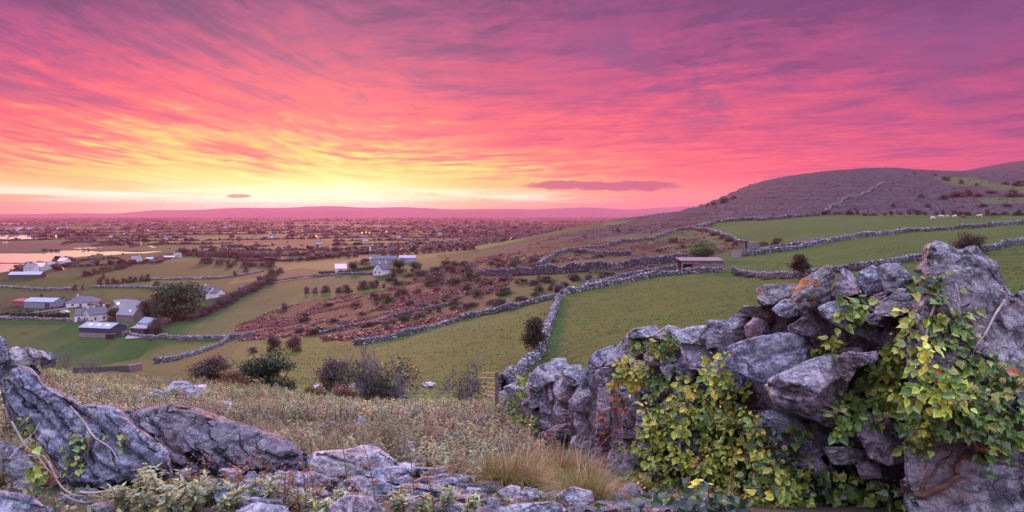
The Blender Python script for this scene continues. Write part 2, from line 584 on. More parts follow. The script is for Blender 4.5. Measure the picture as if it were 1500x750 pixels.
def leaf_mat(name, transl=.25, rough=.55, spec=.3):
    m, nb, b, out = new_mat(name)
    at_ = nb.n.new('ShaderNodeAttribute'); at_.attribute_name = 'Col'
    oi = nb.n.new('ShaderNodeObjectInfo')
    v = nb.mr(oi.outputs['Random'], 0, 1, .8, 1.2, False)
    c = nb.mix(1.0, at_.outputs['Color'], nb.xyz(v, v, v), 'MULTIPLY')
    nb.put(b.inputs['Base Color'], c)
    b.inputs['Roughness'].default_value = rough
    b.inputs['Specular IOR Level'].default_value = spec
    tr = nb.n.new('ShaderNodeBsdfTranslucent')
    nb.put(tr.inputs[0], c)
    mx = nb.n.new('ShaderNodeMixShader')
    mx.inputs[0].default_value = transl
    nb.l.new(b.outputs[0], mx.inputs[1])
    nb.l.new(tr.outputs[0], mx.inputs[2])
    nb.l.new(mx.outputs[0], out.inputs[0])
    return m

def rock_mat(name, base=(.20, .195, .21), lich=.5, orange=0.0, sc=1.0, warm=.3, cracks=.5, attr=False, bed=None, layer=.1):
    m, nb, b, out = new_mat(name)
    tcn = nb.n.new('ShaderNodeTexCoord')
    tc = tcn.outputs['Object']
    oi = nb.n.new('ShaderNodeObjectInfo')
    p = nb.n.new('ShaderNodeVectorMath'); p.operation = 'ADD'
    nb.l.new(tc, p.inputs[0])
    off = nb.m('MULTIPLY', oi.outputs['Random'], 37.0)
    nb.put(p.inputs[1], nb.xyz(off, off, off))
    v = p.outputs[0]
    n1 = nb.noise(v, 3.2 * sc, 6, .66, .5)
    n2 = nb.noise(v, 15 * sc, 6, .7, .3)
    n3 = nb.noise(v, 60 * sc, 4, .72)
    dk = tuple(c * f for c, f in zip(base, (.30, .31, .35)))
    lt = tuple(min(.62, c * 1.75) for c in base)
    c = nb.mix(nb.mr(n1, .42, .58), dk, base)
    c = nb.mix(nb.m('MULTIPLY', nb.mr(n2, .48, .62), .75), c, lt)
    wn = nb.noise(v, 2.1 * sc, 4, .6, .6)
    c = nb.mix(nb.m('MULTIPLY', nb.mr(wn, .50, .64), warm), c, (base[0] * 1.2, base[1] * .72, base[2] * .64))
    c = nb.mix(nb.m('MULTIPLY', nb.mr(n3, .52, .62), .7), c, tuple(q * .28 for q in base))
    # pale crusty lichen in blotches and specks
    zone_ = nb.mr(nb.noise(v, 2.3 * sc, 4, .6), .42, .56)
    vd = nb.voro(v, 30 * sc)
    vd2 = nb.voro(v, 11 * sc)
    spk = nb.mr(vd, .20, .30, 1.0, 0.0)
    spots = nb.mr(nb.m('ADD', vd2, nb.m('MULTIPLY', nb.m('SUBTRACT', n2, .5), .6)), .17, .23, 1.0, 0.0)
    patch = nb.mr(nb.noise(v, 9 * sc, 7, .76, .5), .55, .60)
    lc = nb.m('MAXIMUM', nb.m('MULTIPLY', nb.m('MAXIMUM', spk, patch), zone_), nb.m('MULTIPLY', spots, nb.mr(n1, .45, .55)))
    c = nb.mix(nb.m('MULTIPLY', lc, lich), c, nb.mix(n3, (.38, .38, .40), (.60, .60, .62)))
    if orange > 0:
        on = nb.mr(nb.noise(v, 5.5 * sc, 6, .68, .35), .64 - .10 * orange, .67 - .10 * orange)
        c = nb.mix(nb.m('MULTIPLY', on, .9), c, nb.mix(n2, (.38, .12, .02), (.52, .22, .04)))
    if attr:
        a_ = nb.n.new('ShaderNodeAttribute'); a_.attribute_name = 'Col'
        c = nb.mix(1.0, c, a_.outputs['Color'], 'MULTIPLY')
    nb.put(b.inputs['Base Color'], c)
    b.inputs['Roughness'].default_value = .8
    b.inputs['Specular IOR Level'].default_value = .3
    rn_ = nb.noise(nb.scale(v, (1.0, 1.0, 1.8)), 3.4 * sc, 5, .6, .8)
    crk = nb.m('MULTIPLY', nb.mr(nb.m('ABSOLUTE', nb.m('SUBTRACT', rn_, .5)), 0.0, .018, 0.0, 1.0), cracks * 1.6)
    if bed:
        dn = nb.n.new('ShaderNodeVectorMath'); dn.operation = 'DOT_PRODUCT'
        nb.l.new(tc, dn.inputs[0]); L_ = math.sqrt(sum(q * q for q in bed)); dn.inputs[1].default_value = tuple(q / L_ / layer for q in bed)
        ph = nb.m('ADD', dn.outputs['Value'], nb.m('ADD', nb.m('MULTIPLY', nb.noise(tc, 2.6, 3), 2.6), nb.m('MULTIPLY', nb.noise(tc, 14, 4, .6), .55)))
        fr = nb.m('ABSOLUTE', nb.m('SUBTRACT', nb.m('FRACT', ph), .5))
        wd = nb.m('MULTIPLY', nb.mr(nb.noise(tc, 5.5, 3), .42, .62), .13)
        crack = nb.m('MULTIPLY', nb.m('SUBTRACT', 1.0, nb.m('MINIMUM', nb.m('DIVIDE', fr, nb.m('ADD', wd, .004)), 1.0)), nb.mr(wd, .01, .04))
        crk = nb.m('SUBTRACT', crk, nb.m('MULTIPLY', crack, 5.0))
        nb.put(b.inputs['Base Color'], nb.mix(nb.m('MULTIPLY', nb.mr(crack, .1, .6), .7), c, (.022, .02, .02)))  # near-black tint along bedding cracks; their inner shade is painted into the colour
    wv = nb.n.new('ShaderNodeVectorMath'); wv.operation = 'ADD'
    nb.l.new(v, wv.inputs[0]); nb.put(wv.inputs[1], nb.scale(nb.xyz(n1, n2, n1), (.12, .12, .12)))
    crk = nb.m('ADD', crk, nb.m('MULTIPLY', nb.voro(nb.scale(wv.outputs[0], (1.0, 1.0, 2.0)), 4.5 * sc), -2.2))
    h = nb.m('ADD', nb.m('ADD', nb.m('MULTIPLY', n2, 1.7), nb.m('MULTIPLY', n3, .7)), crk)
    bump(nb, b, h, 1.0, .026 / sc)
    return m

MAT_ROCK = rock_mat('limestone', (.37, .36, .405), .65, 0, 1.6, .25)
MAT_ROCK_WARM = rock_mat('limestone_warm', (.39, .32, .345), .55, 0, 1.6, .6)
MAT_ROCK_PALE = rock_mat('limestone_pale', (.48, .44, .46), .65, 0, 1.5, .5)
MAT_ROCK_BLUE = rock_mat('limestone_blue', (.285, .295, .355), .7, 0, 1.5, .12)
MAT_ROCK_OR = rock_mat('limestone_orange_lichen', (.24, .22, .22), .8, 1.0, 1.4, .4)
MAT_ROCK_OR2 = rock_mat('limestone_some_orange_lichen', (.21, .195, .20), .5, .45, 1.5, .5)
MAT_CORE = rock_mat('limestone_rubble', (.20, .175, .19), .4, 0, 2.0, .5)
MAT_WALLST = rock_mat('field_wall_stone', (.20, .19, .205), .7, 0, .8, .3, .5, True)
MAT_WALLDK = rock_mat('field_wall_dark_stone', (.16, .135, .15), .5, 0, .8, .5, .5, True)
MAT_LEAF = leaf_mat('foliage', .2, .6)
MAT_IVY = leaf_mat('ivy_leaf', .22, .34, .5)
MAT_HERB = leaf_mat('herb_leaf', .3, .6)
MAT_BARK = simple('bark', (.07, .05, .042), .9, .4, 8)
MAT_TWIG = simple('twig', (.135, .11, .115), .9, .3, 8)
MAT_STEM = simple('ivy_stem', (.17, .085, .06), .8, .35, 20)
MAT_DEADSTEM = simple('dry_ivy_stem', (.34, .26, .24), .8, .3, 20)
MAT_WHITE = simple('white_render', (.56, .54, .55), .85, .12, .8)
MAT_CREAM = simple('cream_render', (.5, .44, .38), .85, .12, 1)
MAT_SLATE = simple('slate_roof', (.065, .065, .085), .55, .3, 2)
MAT_GREYROOF = simple('grey_roof', (.14, .145, .17), .5, .2, 2)
MAT_TIN = simple('tin_roof', (.26, .27, .31), .4, .15, 1.2, .3)
MAT_NAVY = simple('navy_cladding', (.035, .045, .075), .5, .2, 1)
MAT_BLUECLAD = simple('pale_blue_cladding', (.17, .21, .26), .5, .2, 1)
MAT_CONC = simple('concrete', (.2, .165, .15), .9, .3, 2)
MAT_STONEW = simple('stone_masonry', (.16, .125, .11), .9, .45, 3, bs=.5)
MAT_REDSHED = simple('red_tin', (.24, .075, .07), .7, .3, 2)
MAT_PINKROOF = simple('light_roof', (.55, .40, .38), .6, .1, 1)
MAT_GLASS = simple('window_glass', (.03, .035, .045), .1, .1, 1, 0, .6)
MAT_DOOR = simple('dark_door', (.06, .05, .05), .5, .2, 2)
MAT_WOOD = simple('weathered_wood', (.12, .085, .075), .85, .35, 6)
MAT_GALV = simple('galvanised_steel', (.36, .33, .35), .45, .2, 6, .6)
MAT_DARK = simple('dark_interior', (.02, .018, .018), .9, .2, 2)
MAT_ASPH = simple('road_tarmac', (.10, .09, .095), .8, .2, 1)
MAT_LAMP = simple('lit_lamp', (1, .5, .15), .5, 0, 1, emit=(1, .42, .07), es=7)
MAT_LITWIN = simple('lit_window', (1, .7, .4), .5, 0, 1, emit=(1, .55, .2), es=2.2)

# ------------------------------------------------------------------ land: one sheet out to the horizon
ths = np.concatenate([np.linspace(-math.pi, R(-42), 60, endpoint=False), np.linspace(R(-42), R(42), 760), np.linspace(R(42), math.pi, 60)[1:]])
rs = np.concatenate([[0.3], np.exp(np.linspace(math.log(1.0), math.log(2500), 560)), np.exp(np.linspace(math.log(2500), math.log(14500), 110))[1:]])
TH, RR = np.meshgrid(ths, rs, indexing='ij')
GX = (np.sin(TH) * RR).ravel(); GY = (np.cos(TH) * RR).ravel()
GZ = H(GX, GY)
nt, nr = TH.shape
ii = np.arange(nt - 1)[:, None] * nr
jj = np.arange(nr - 1)[None]
quads = np.stack([ii + jj, ii + nr + jj, ii + nr + jj + 1, ii + jj + 1], -1).reshape(-1, 4)

def zone(pxpoly):
    return np.array([ground(*p)[:2] for p in pxpoly])

RAD = np.hypot(GX, GY)
col = np.zeros((len(GX), 3)); col[:] = (.046, .070, .020)
nA = fbm2(GX, GY, .02, 4, 3); nB = fbm2(GX, GY, .09, 4, 9); nC = fbm2(GX, GY, .5, 3, 14)
def paint(mask, c, k=1.0):
    m = (mask * k)[:, None]
    col[:] = col * (1 - m) + np.array(c) * m
rock = np.zeros(len(GX))
GREEN = (.046, .084, .015); GREEN2 = (.034, .072, .016); OLIVE = (.125, .105, .05); BRACK = (.15, .022, .022); BROWN = (.07, .045, .035); PAVE = (.07, .055, .066)
# far plain: a patchwork of small fields
pal = np.array([(.040, .075, .018), (.028, .055, .014), (.085, .095, .030), (.036, .070, .017), (.05, .045, .022), (.032, .048, .016), (.070, .085, .026), (.10, .10, .035)])
def row_of(X, Y):
    """the strip of fields a point of the plain lies in, and where it lies in that strip (0..1 across, and along)"""
    th = np.arctan2(X, Y); lr = np.log(np.maximum(np.hypot(X, Y), 1))
    q = (lr - math.log(330)) / .118 + .55 * vnoise(np.stack([th * 5, lr * 1.5, th * 0], 1), 4) + .12 * vnoise(np.stack([th * 22, lr * 3, th * 0 + 3], 1), 8)
    i_ = np.floor(q)
    h_ = _hash(i_.astype(np.int64), i_.astype(np.int64) * 0 + 3, i_.astype(np.int64) * 0, 5)
    p = th * (7.5 + 5 * h_) + 9 * h_ + .10 * vnoise(np.stack([q * 2.2, th * 3, th * 0], 1), 6)
    j_ = np.floor(p)
    return i_, j_, q - i_, p - j_
pm = (RAD > 300) & (GY > 0) & (np.abs(np.arctan2(GX, GY)) < R(46)) & (RAD < 20000)
ri, rj, rf_, rg_ = row_of(GX[pm], GY[pm])
hk = _hash(ri.astype(np.int64), rj.astype(np.int64), ri.astype(np.int64) * 0, 77)
col[pm] = pal[(hk * 7.99).astype(int)] * np.array((.80, 1.12, .9)) * (.75 + .5 * _hash(ri.astype(np.int64), rj.astype(np.int64), ri.astype(np.int64) * 0 + 2, 78))[:, None]
wood = sstep(.12, .32, fbm2(GX, GY, .0021, 4, 41))
paint(pm * wood * sstep(700, 1400, RAD), (.035, .03, .02), .7)
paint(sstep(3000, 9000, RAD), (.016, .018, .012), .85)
# saltmarsh and shingle by the estuary
marsh = zone([(-200, 352), (0, 353), (60, 354), (110, 356), (150, 362), (235, 365), (300, 366), (150, 366), (100, 366), (0, 370), (-200, 370)])
paint(in_poly(GX, GY, marsh).astype(float), (.075, .055, .045), .9)
near_left = zone([(-300, 527), (0, 526), (120, 533), (228, 531), (300, 514), (336, 497), (260, 497), (184, 488), (110, 470), (0, 468), (-300, 466)])
paint(in_poly(GX, GY, near_left).astype(float), GREEN2)
bits = [
    ([(0, 412), (110, 404), (185, 410), (170, 418), (100, 422), (0, 418)], GREEN), ([(-100, 447), (100, 440), (130, 426), (0, 424), (-100, 424)], (.11, .085, .05)),
    ([(130, 403), (330, 394), (380, 398), (330, 408), (210, 410), (140, 412)], (.115, .1, .042)), ([(150, 424), (240, 423), (330, 412), (350, 420), (290, 440), (200, 440)], (.12, .105, .035)),
    ([(235, 385), (330, 378), (360, 388), (330, 393), (240, 393)], (.11, .1, .045)), ([(300, 470), (345, 425), (420, 415), (500, 398), (560, 402), (540, 425), (440, 430), (370, 470), (330, 497), (190, 490)], (.12, .115, .06)),
    ([(380, 404), (440, 392), (500, 396), (420, 412)], (.11, .095, .04)), ([(350, 412), (420, 398), (400, 384), (350, 392)], (.10, .085, .04)),
    ([(400, 375), (500, 368), (540, 372), (520, 380), (410, 384)], (.085, .085, .035)), ([(600, 350), (740, 350), (740, 357), (650, 360)], (.13, .105, .045)),
    ([(560, 362), (620, 361), (640, 367), (570, 369)], (.11, .1, .035)), ([(640, 372), (700, 370), (690, 378), (640, 380)], (.08, .09, .035)),
]
for poly, c in bits:
    paint(in_poly(GX, GY, zone(poly)).astype(float), tuple(q * f for q, f in zip(c, (.28, .66, .36))), .9)
# slope below the viewpoint
SLOPE = zone([(330, 530), (300, 560), (430, 572), (500, 590), (705, 588), (742, 565), (800, 590), (800, 620), (560, 640), (300, 640), (60, 640), (20, 545), (110, 545)])
scree = sstep(80, 50, RAD) * (GY > -30)
FIELD1 = zone([(330, 532), (350, 505), (440, 492), (520, 502), (640, 478), (720, 455), (822, 432), (815, 455), (790, 520), (742, 562), (705, 586), (500, 588), (430, 570)])
paint(in_poly(GX, GY, FIELD1).astype(float), (.054, .090, .015))
paint(in_poly(GX, GY, zone([(470, 510), (640, 480), (800, 440), (810, 450), (700, 490), (520, 530)])).astype(float), (.045, .085, .022), .6)
# bracken and scrub
BR = zone([(345, 475), (400, 455), (450, 440), (560, 425), (620, 405), (690, 385), (740, 372), (800, 368), (770, 400), (740, 420), (700, 452), (600, 486), (520, 502), (440, 492), (350, 500)])
bm_ = in_poly(GX, GY, BR).astype(float)
paint(bm_, (.055, .050, .024))
paint(bm_ * sstep(-.12, .12, nB + .5 * nA), BRACK, .95)
paint(bm_ * sstep(.05, .25, fbm2(GX, GY, .05, 4, 77)), (.05, .06, .022), .9)
# hummocks between plain and hill
HM = zone([(640, 400), (700, 378), (760, 366), (840, 340), (930, 322), (1030, 308), (1060, 322), (1035, 336), (1060, 345), (1085, 362), (1000, 385), (900, 400), (790, 402), (740, 410)])
hm = in_poly(GX, GY, HM).astype(float) * (1 - sstep(1400, 2000, RAD))
paint(hm, (.062, .054, .026))
paint(hm * sstep(.0, .25, nB + .6 * nA), BRACK, .85)
pv = in_poly(GX, GY, zone([(700, 372), (820, 346), (930, 322), (1030, 309), (1050, 322), (980, 332), (930, 350), (850, 352), (760, 366)])).astype(float) * sstep(-.3, .1, nA + .5 * nB)
paint(pv, PAVE, .8); rock = np.maximum(rock, pv)
for poly, c in (([(880, 352), (950, 336), (1020, 334), (1060, 347), (1080, 362), (1000, 372), (960, 360)], (.10, .105, .04)), ([(800, 378), (838, 366), (880, 372), (930, 375), (930, 385), (860, 388), (800, 392)], (.095, .085, .045)),
                ([(700, 392), (760, 372), (800, 370), (780, 380), (730, 395)], (.12, .09, .04)), ([(920, 376), (1000, 372), (1005, 380), (930, 385)], (.07, .085, .03))):
    paint(in_poly(GX, GY, zone(poly)).astype(float), c, .85)
# right-hand meadows
FIELD2 = zone([(742, 565), (790, 520), (812, 455), (824, 433), (900, 417), (1000, 401), (1065, 397), (1160, 408), (1260, 398), (1350, 383), (1500, 357), (1800, 340), (1800, 520), (1300, 480), (1000, 540), (880, 570)])
paint(in_poly(GX, GY, FIELD2).astype(float), (.058, .084, .015))
paint(in_poly(GX, GY, zone([(800, 520), (818, 455), (840, 432), (860, 440), (830, 480), (830, 530)])).astype(float), (.045, .08, .024), .8)
FIELD3 = zone([(1065, 395), (1087, 376), (1167, 366), (1267, 346), (1400, 336), (1800, 320), (1800, 345), (1500, 356), (1350, 382), (1240, 396), (1160, 406), (1100, 402)])
paint(in_poly(GX, GY, FIELD3).astype(float), (.054, .088, .018))
FIELD4 = zone([(1025, 336), (1060, 325), (1120, 323), (1200, 317), (1300, 318), (1500, 318), (1800, 312), (1800, 320), (1400, 335), (1267, 345), (1167, 364), (1110, 370), (1085, 360), (1060, 345)])
paint(in_poly(GX, GY, FIELD4).astype(float), (.050, .086, .020))
# the bare limestone hill
pxg = CX + F * GX / np.maximum(GY, .5)
foot = np.interp(pxg, [820, 950, 1020, 1050, 1120, 1200, 1300, 1500, 2200], [720, 620, 560, 520, 455, 405, 398, 395, 395])
hillm = sstep(0, 22, GY - foot) * (pxg > 840) * (GY > 0) * sstep(-40, -25, GZ)
paint(hillm, PAVE)
band = np.sin(GZ * 1.15 + 3 * nA)
brn = sstep(.1, .7, band + 1.4 * nB)
veg = sstep(1150, 960, pxg) * .85 + .25
paint(hillm * brn * np.clip(veg, 0, 1), (.055, .028, .02), .85)
paint(hillm * sstep(60, 0, GY - foot) * sstep(-.3, .3, nB + .2), (.07, .035, .03), .8)
rock = np.maximum(rock, hillm * (1 - brn * np.clip(veg, 0, 1) * .7))
for poly in ([(1368, 261), (1420, 259), (1470, 270), (1560, 281), (1560, 285), (1480, 281), (1430, 272), (1390, 270)], [(1428, 291), (1460, 289), (1560, 292), (1560, 300), (1450, 299)]):
    g_ = in_poly(GX, GY, zone(poly)).astype(float)
    paint(g_, (.075, .092, .03)); rock *= 1 - g_
# stony ground under the viewer
paint(scree * (1 - in_poly(GX, GY, FIELD1)) * (1 - in_poly(GX, GY, FIELD2)), (.062, .055, .046), 1)
paint(scree * sstep(.05, .3, fbm2(GX, GY, 1.3, 3, 91)) * (1 - in_poly(GX, GY, FIELD1)) * (1 - in_poly(GX, GY, FIELD2)), (.075, .07, .03), .8)
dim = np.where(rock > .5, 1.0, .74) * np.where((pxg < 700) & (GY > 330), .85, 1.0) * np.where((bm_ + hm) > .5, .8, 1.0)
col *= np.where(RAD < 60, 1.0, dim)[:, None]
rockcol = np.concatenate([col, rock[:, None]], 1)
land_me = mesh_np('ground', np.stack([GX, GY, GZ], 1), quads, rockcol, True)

m, nb, b, out = new_mat('land')
a_ = nb.n.new('ShaderNodeAttribute'); a_.attribute_name = 'Col'
geo = nb.n.new('ShaderNodeNewGeometry').outputs['Position']
gx, gy, gz = nb.sep(geo)[0:3]
n1 = nb.noise(geo, .07, 5, .6); n2 = nb.noise(geo, .55, 6, .65); n3 = nb.noise(geo, 4.0, 5, .7); n4 = nb.noise(geo, 30.0, 3, .7)
fac = nb.m('ADD', -.41, nb.m('ADD', nb.m('MULTIPLY', n1, .6), nb.m('ADD', nb.m('MULTIPLY', n2, 1.25), nb.m('MULTIPLY', n3, 1.0))))
base = nb.mix(1.0, a_.outputs['Color'], nb.xyz(fac, fac, fac), 'MULTIPLY')
tint = nb.mix(nb.mr(nb.noise(geo, .16, 6, .68, .4), .40, .60), (1.16, .98, .85), (.74, 1.06, .9))
base = nb.mix(.75, base, nb.mix(1.0, base, tint, 'MULTIPLY'))
tus = nb.mr(nb.noise(geo, .8, 6, .75, .5), .55, .63)
base = nb.mix(nb.m('MULTIPLY', tus, .6), base, (.03, .055, .016))
# limestone pavement: clints, grikes and ledges
hv = nb.xyz(nb.m('MULTIPLY', gx, .35), nb.m('MULTIPLY', gy, .35), nb.m('MULTIPLY', gz, 1.5))
rn = nb.noise(hv, .40, 8, .80, .3)
rn2 = nb.noise(hv, .09, 5, .6)
pav = nb.mix(nb.mr(rn, .40, .62), (.010, .007, .009), (.062, .050, .064))
pav = nb.mix(nb.m('MULTIPLY', nb.mr(rn2, .42, .58), .75), pav, (.045, .025, .02))
led = nb.m('SINE', nb.m('ADD', nb.m('MULTIPLY', gz, 1.15), nb.m('MULTIPLY', nb.noise(geo, .016, 7, .68), 26.0)))
pav = nb.mix(nb.m('MULTIPLY', nb.m('MULTIPLY', nb.mr(led, .45, .95), nb.mr(rn2, .40, .60)), .85), pav, (.018, .013, .015))
base = nb.mix(nb.m('MULTIPLY', a_.outputs['Alpha'], .85), base, pav)
nb.put(b.inputs['Base Color'], base)
b.inputs['Roughness'].default_value = .95
b.inputs['Specular IOR Level'].default_value = .1
hh = nb.m('ADD', nb.m('MULTIPLY', n2, .5), nb.m('ADD', nb.m('MULTIPLY', n3, .25), nb.m('MULTIPLY', n4, .04)))
bump(nb, b, hh, .8, .5)
tag(link('ground', land_me, m), kind='structure')

# water
wm_, nb, b, out = new_mat('estuary_water')
geo = nb.n.new('ShaderNodeNewGeometry').outputs['Position']
nb.put(b.inputs['Base Color'], (.30, .27, .27))
b.inputs['Roughness'].default_value = .05
b.inputs['IOR'].default_value = 1.33
b.inputs['Specular IOR Level'].default_value = 1.0
bump(nb, b, nb.noise(geo, .25, 3, .6), .03, .3)
for poly in WATER:
    me = bpy.data.meshes.new('water')
    me.from_pydata([(x, y, PLAIN - .25) for x, y in poly], [], [list(range(len(poly)))])
    o = link('water', me, wm_)
    tag(o, kind='structure')

# far hills on the skyline
hx = [(-700, 313), (-200, 313), (0, 313), (170, 312), (230, 308), (300, 306), (360, 304.5), (420, 303), (500, 302), (560, 303), (640, 305), (720, 306.5), (800, 305), (880, 304.2), (930, 306), (985, 304), (1040, 299), (1100, 299), (1300, 300), (1700, 304), (2200, 308)]
D = 12000.0
pxs = np.linspace(-700, 2200, 500)
tops = np.interp(pxs, [q[0] for q in hx], [q[1] for q in hx])
V = []
for k, (dd, fz) in enumerate(((-2200, 0), (-1400, .45), (-600, .86), (0, 1.0), (600, .8), (1500, 0))):
    X = (pxs - CX) / F * (D + dd * .0)
    sc_ = (D + dd) / D
    top = -(tops - HY) / F * D - PLAIN
    top = np.maximum(top, 0) * fz * (1 + .06 * np.sin(pxs * .05 + k))
    top = top + 6 * fbm2(pxs, pxs * 0 + k * 3, .06, 3, 3) * fz
    V.append(np.stack([X * sc_, np.full_like(X, D + dd), PLAIN - 3 + top], 1))
n_ = len(pxs)
q = np.array([(k * n_ + i, k * n_ + i + 1, (k + 1) * n_ + i + 1, (k + 1) * n_ + i) for k in range(5) for i in range(n_ - 1)])
tag(link('far_hills', mesh_np('far_hills', np.concatenate(V), q, None, True), simple('far_hill_heath', (.05, .05, .05), .95, .3, .0008)), kind='structure')

# road by the farm and lanes on the plain
def strip(name, pts, width, mat, lift=.05):
    P = []
    for i in range(len(pts) - 1):
        a, b_ = ground(*pts[i]), ground(*pts[i + 1])
        n = max(2, int(math.dist(a[:2], b_[:2]) / 4))
        for k in range(n):
            f = k / n
            x, y = a[0] + (b_[0] - a[0]) * f, a[1] + (b_[1] - a[1]) * f
            P.append((x, y))
    P.append(ground(*pts[-1])[:2])
    P = np.array(P)
    T = np.gradient(P, axis=0); T /= np.linalg.norm(T, axis=1, keepdims=True) + 1e-9
    N = np.stack([-T[:, 1], T[:, 0]], 1)
    V = []
    for s in (-.5, 0, .5):
        Q = P + N * s * width
        V.append(np.stack([Q[:, 0], Q[:, 1], H(Q[:, 0], Q[:, 1]) + lift + (.25 if lift < .2 else 0)], 1))
    n = len(P)
    q = np.array([(k * n + i, k * n + i + 1, (k + 1) * n + i + 1, (k + 1) * n + i) for k in range(2) for i in range(n - 1)])
    return tag(link(name, mesh_np(name, np.concatenate(V), q, None, True), mat), kind='structure')
strip('road', [(195, 497), (203, 484), (212, 474), (222, 469)], 6, simple('farm_lane', (.22, .18, .18), .85, .2, .5), .1)
strip('road', [(-60, 470), (0, 465), (30, 462), (62, 457), (100, 452), (125, 449), (150, 447)], 5, MAT_ASPH, .1)
strip('road', [(350, 422), (420, 411), (460, 406), (510, 401), (560, 401)], 4.5, MAT_ASPH, .1)

# ------------------------------------------------------------------ haze: one closed box of even air round everything
hz = Geo().box(-17000, 17000, -15500, 15500, PLAIN - 6.0, 210).obj('haze', None)
hm_ = bpy.data.materials.new('haze_air'); hm_.use_nodes = True
ht = hm_.node_tree; ht.nodes.clear()
pvn = ht.nodes.new('ShaderNodeVolumePrincipled')
pvn.inputs['Color'].default_value = (.82, .25, .37, 1)
pvn.inputs['Density'].default_value = 7.5e-5
pvn.inputs['Anisotropy'].default_value = .2
ho = ht.nodes.new('ShaderNodeOutputMaterial')
ht.links.new(pvn.outputs[0], ho.inputs['Volume'])
hz.data.materials.append(hm_)
tag(hz, kind='stuff')
hz['label'] = 'pink dawn haze lying over the plain'
hz['category'] = 'haze'

# ------------------------------------------------------------------ stones
def remesh(V, Fs, voxel):
    me = bpy.data.meshes.new('tmp')
    me.from_pydata(np.asarray(V).tolist(), [], Fs)
    bm = bmesh.new(); bm.from_mesh(me)
    bmesh.ops.recalc_face_normals(bm, faces=bm.faces)
    bmesh.ops.triangulate(bm, faces=bm.faces)
    bm.to_mesh(me); bm.free()
    o = bpy.data.objects.new('tmp', me)
    COL.objects.link(o)
    md = o.modifiers.new('r', 'REMESH')
    md.mode = 'VOXEL'; md.voxel_size = voxel; md.use_smooth_shade = True
    dg = bpy.context.evaluated_depsgraph_get()
    dg.update()
    out = bpy.data.meshes.new_from_object(o.evaluated_get(dg))
    bpy.data.objects.remove(o); bpy.data.meshes.remove(me)
    return out

def me_arrays(me):
    V = np.empty(len(me.vertices) * 3, np.float32); me.vertices.foreach_get('co', V)
    N = np.empty(len(me.vertices) * 3, np.float32); me.vertex_normals.foreach_get('vector', N)
    return V.reshape(-1, 3).astype(float), N.reshape(-1, 3).astype(float)

def weather(me, size, seed, bed=None, strata=.0, layer=.12, facets=10, lumps=.05, keep=1.0, crackw=.085, step=.45, wob=.38):
    """knap flat faces, lay bedding cracks and rough the surface of a stone mesh"""
    rg = np.random.default_rng(seed)
    V, N = me_arrays(me)
    c = V.mean(0)
    nb_ = 3 + facets // 4
    for k in range(nb_ + 8 if facets else 0):
        if k < nb_:                      # a few broad cleaved faces, towards the front and top
            n = np.array([rg.uniform(-.8, .8), -1.0, rg.uniform(-.5, 1.0)])
        else:                            # and chipped corners
            n = rg.normal(size=3)
        n /= np.linalg.norm(n)
        d = (V - c) @ n
        h = np.quantile(d, .998) * (rg.uniform(.60, .88) if k < nb_ else rg.uniform(.90, .985))
        V -= np.outer(np.maximum(d - h, 0) * keep, n)
    me.vertices.foreach_set('co', V.astype(np.float32).ravel()); me.update()
    V, N = me_arrays(me)
    P = V / size
    disp = lumps * .45 * fbm(P * 3.0 + seed, 4, seed) * size
    rid = 1 - np.abs(fbm(P * 5.5 + seed * 1.3, 4, seed + 5))
    disp += -lumps * .55 * size * np.clip(rid - .80, 0, 1) * 4
    if strata > 0:
        b_ = np.array(bed if bed is not None else (0.1, 0, 1.0), float); b_ /= np.linalg.norm(b_)
        s = (P @ b_) / layer + wob * fbm(P * 1.7, 3, seed + 9) + .14 * fbm(P * 9, 3, seed + 12)
        fr = s - np.floor(s)
        lay = _hash(np.floor(s).astype(np.int64), np.zeros(len(s), np.int64), np.zeros(len(s), np.int64), seed) * 2 - 1
        side = 1 - np.abs(N @ b_) ** 2
        gate = np.clip(.55 + 1.1 * fbm(P * 2.3 + 4, 3, seed + 2), 0, 1)
        disp += strata * size * side * (lay * step - 1.3 * gate * np.exp(-((fr - .5) / crackw) ** 2))
    disp += lumps * .22 * size * fbm(P * 14, 3, seed + 3)
    r2 = 1 - np.abs(fbm(P * 11 + 3.1, 3, seed + 15))
    disp -= lumps * .5 * size * np.clip(r2 - .86, 0, 1) * 4
    V = V + N * disp[:, None]
    me.vertices.foreach_set('co', V.astype(np.float32).ravel()); me.update()

def stone(name, poly, Yf, thick, mat, seed, parent=None, res=46, tilt=0.0, **kw):
    """a stone with this outline as seen from the viewpoint, at distance Yf, with real thickness"""
    P = np.array(poly, float)
    cpx = P.mean(0)
    rel = (P[:, 1] - cpx[1]) / (np.ptp(P[:, 1]) + 1e-6)          # -0.5 top .. 0.5 bottom
    dep = lambda r_: -tilt * r_                                   # top leans away when tilt > 0
    V = []
    for ins, dy in ((.90, 0.0), (1.0, .10), (1.025, .40), (1.0, .82), (.86, 1.0)):
        Q = cpx + (P - cpx) * ins
        for (px, py), r_ in zip(Q, rel):
            V.append(at(px, py, Yf + thick * dy + dep(r_)))
    n = len(P)
    Fs = [list(range(n)), list(range(4 * n, 5 * n))[::-1]]
    for k in range(4):
        Fs += [[k * n + i, (k + 1) * n + i, (k + 1) * n + (i + 1) % n, k * n + (i + 1) % n] for i in range(n)]
    V = np.array(V)
    ext = np.ptp(V, axis=0)
    size = float(max(ext[0], ext[2]))
    c = V.mean(0); c[2] = V[:, 2].min()
    me = remesh(V - c, Fs, max(size, ext[1] * .7) / res)
    me.name = name
    weather(me, size, seed, **kw)
    o = link(name, me, mat, parent, None)
    o.location = Vector(c) - (parent.location if parent else Vector((0, 0, 0)))
    return o

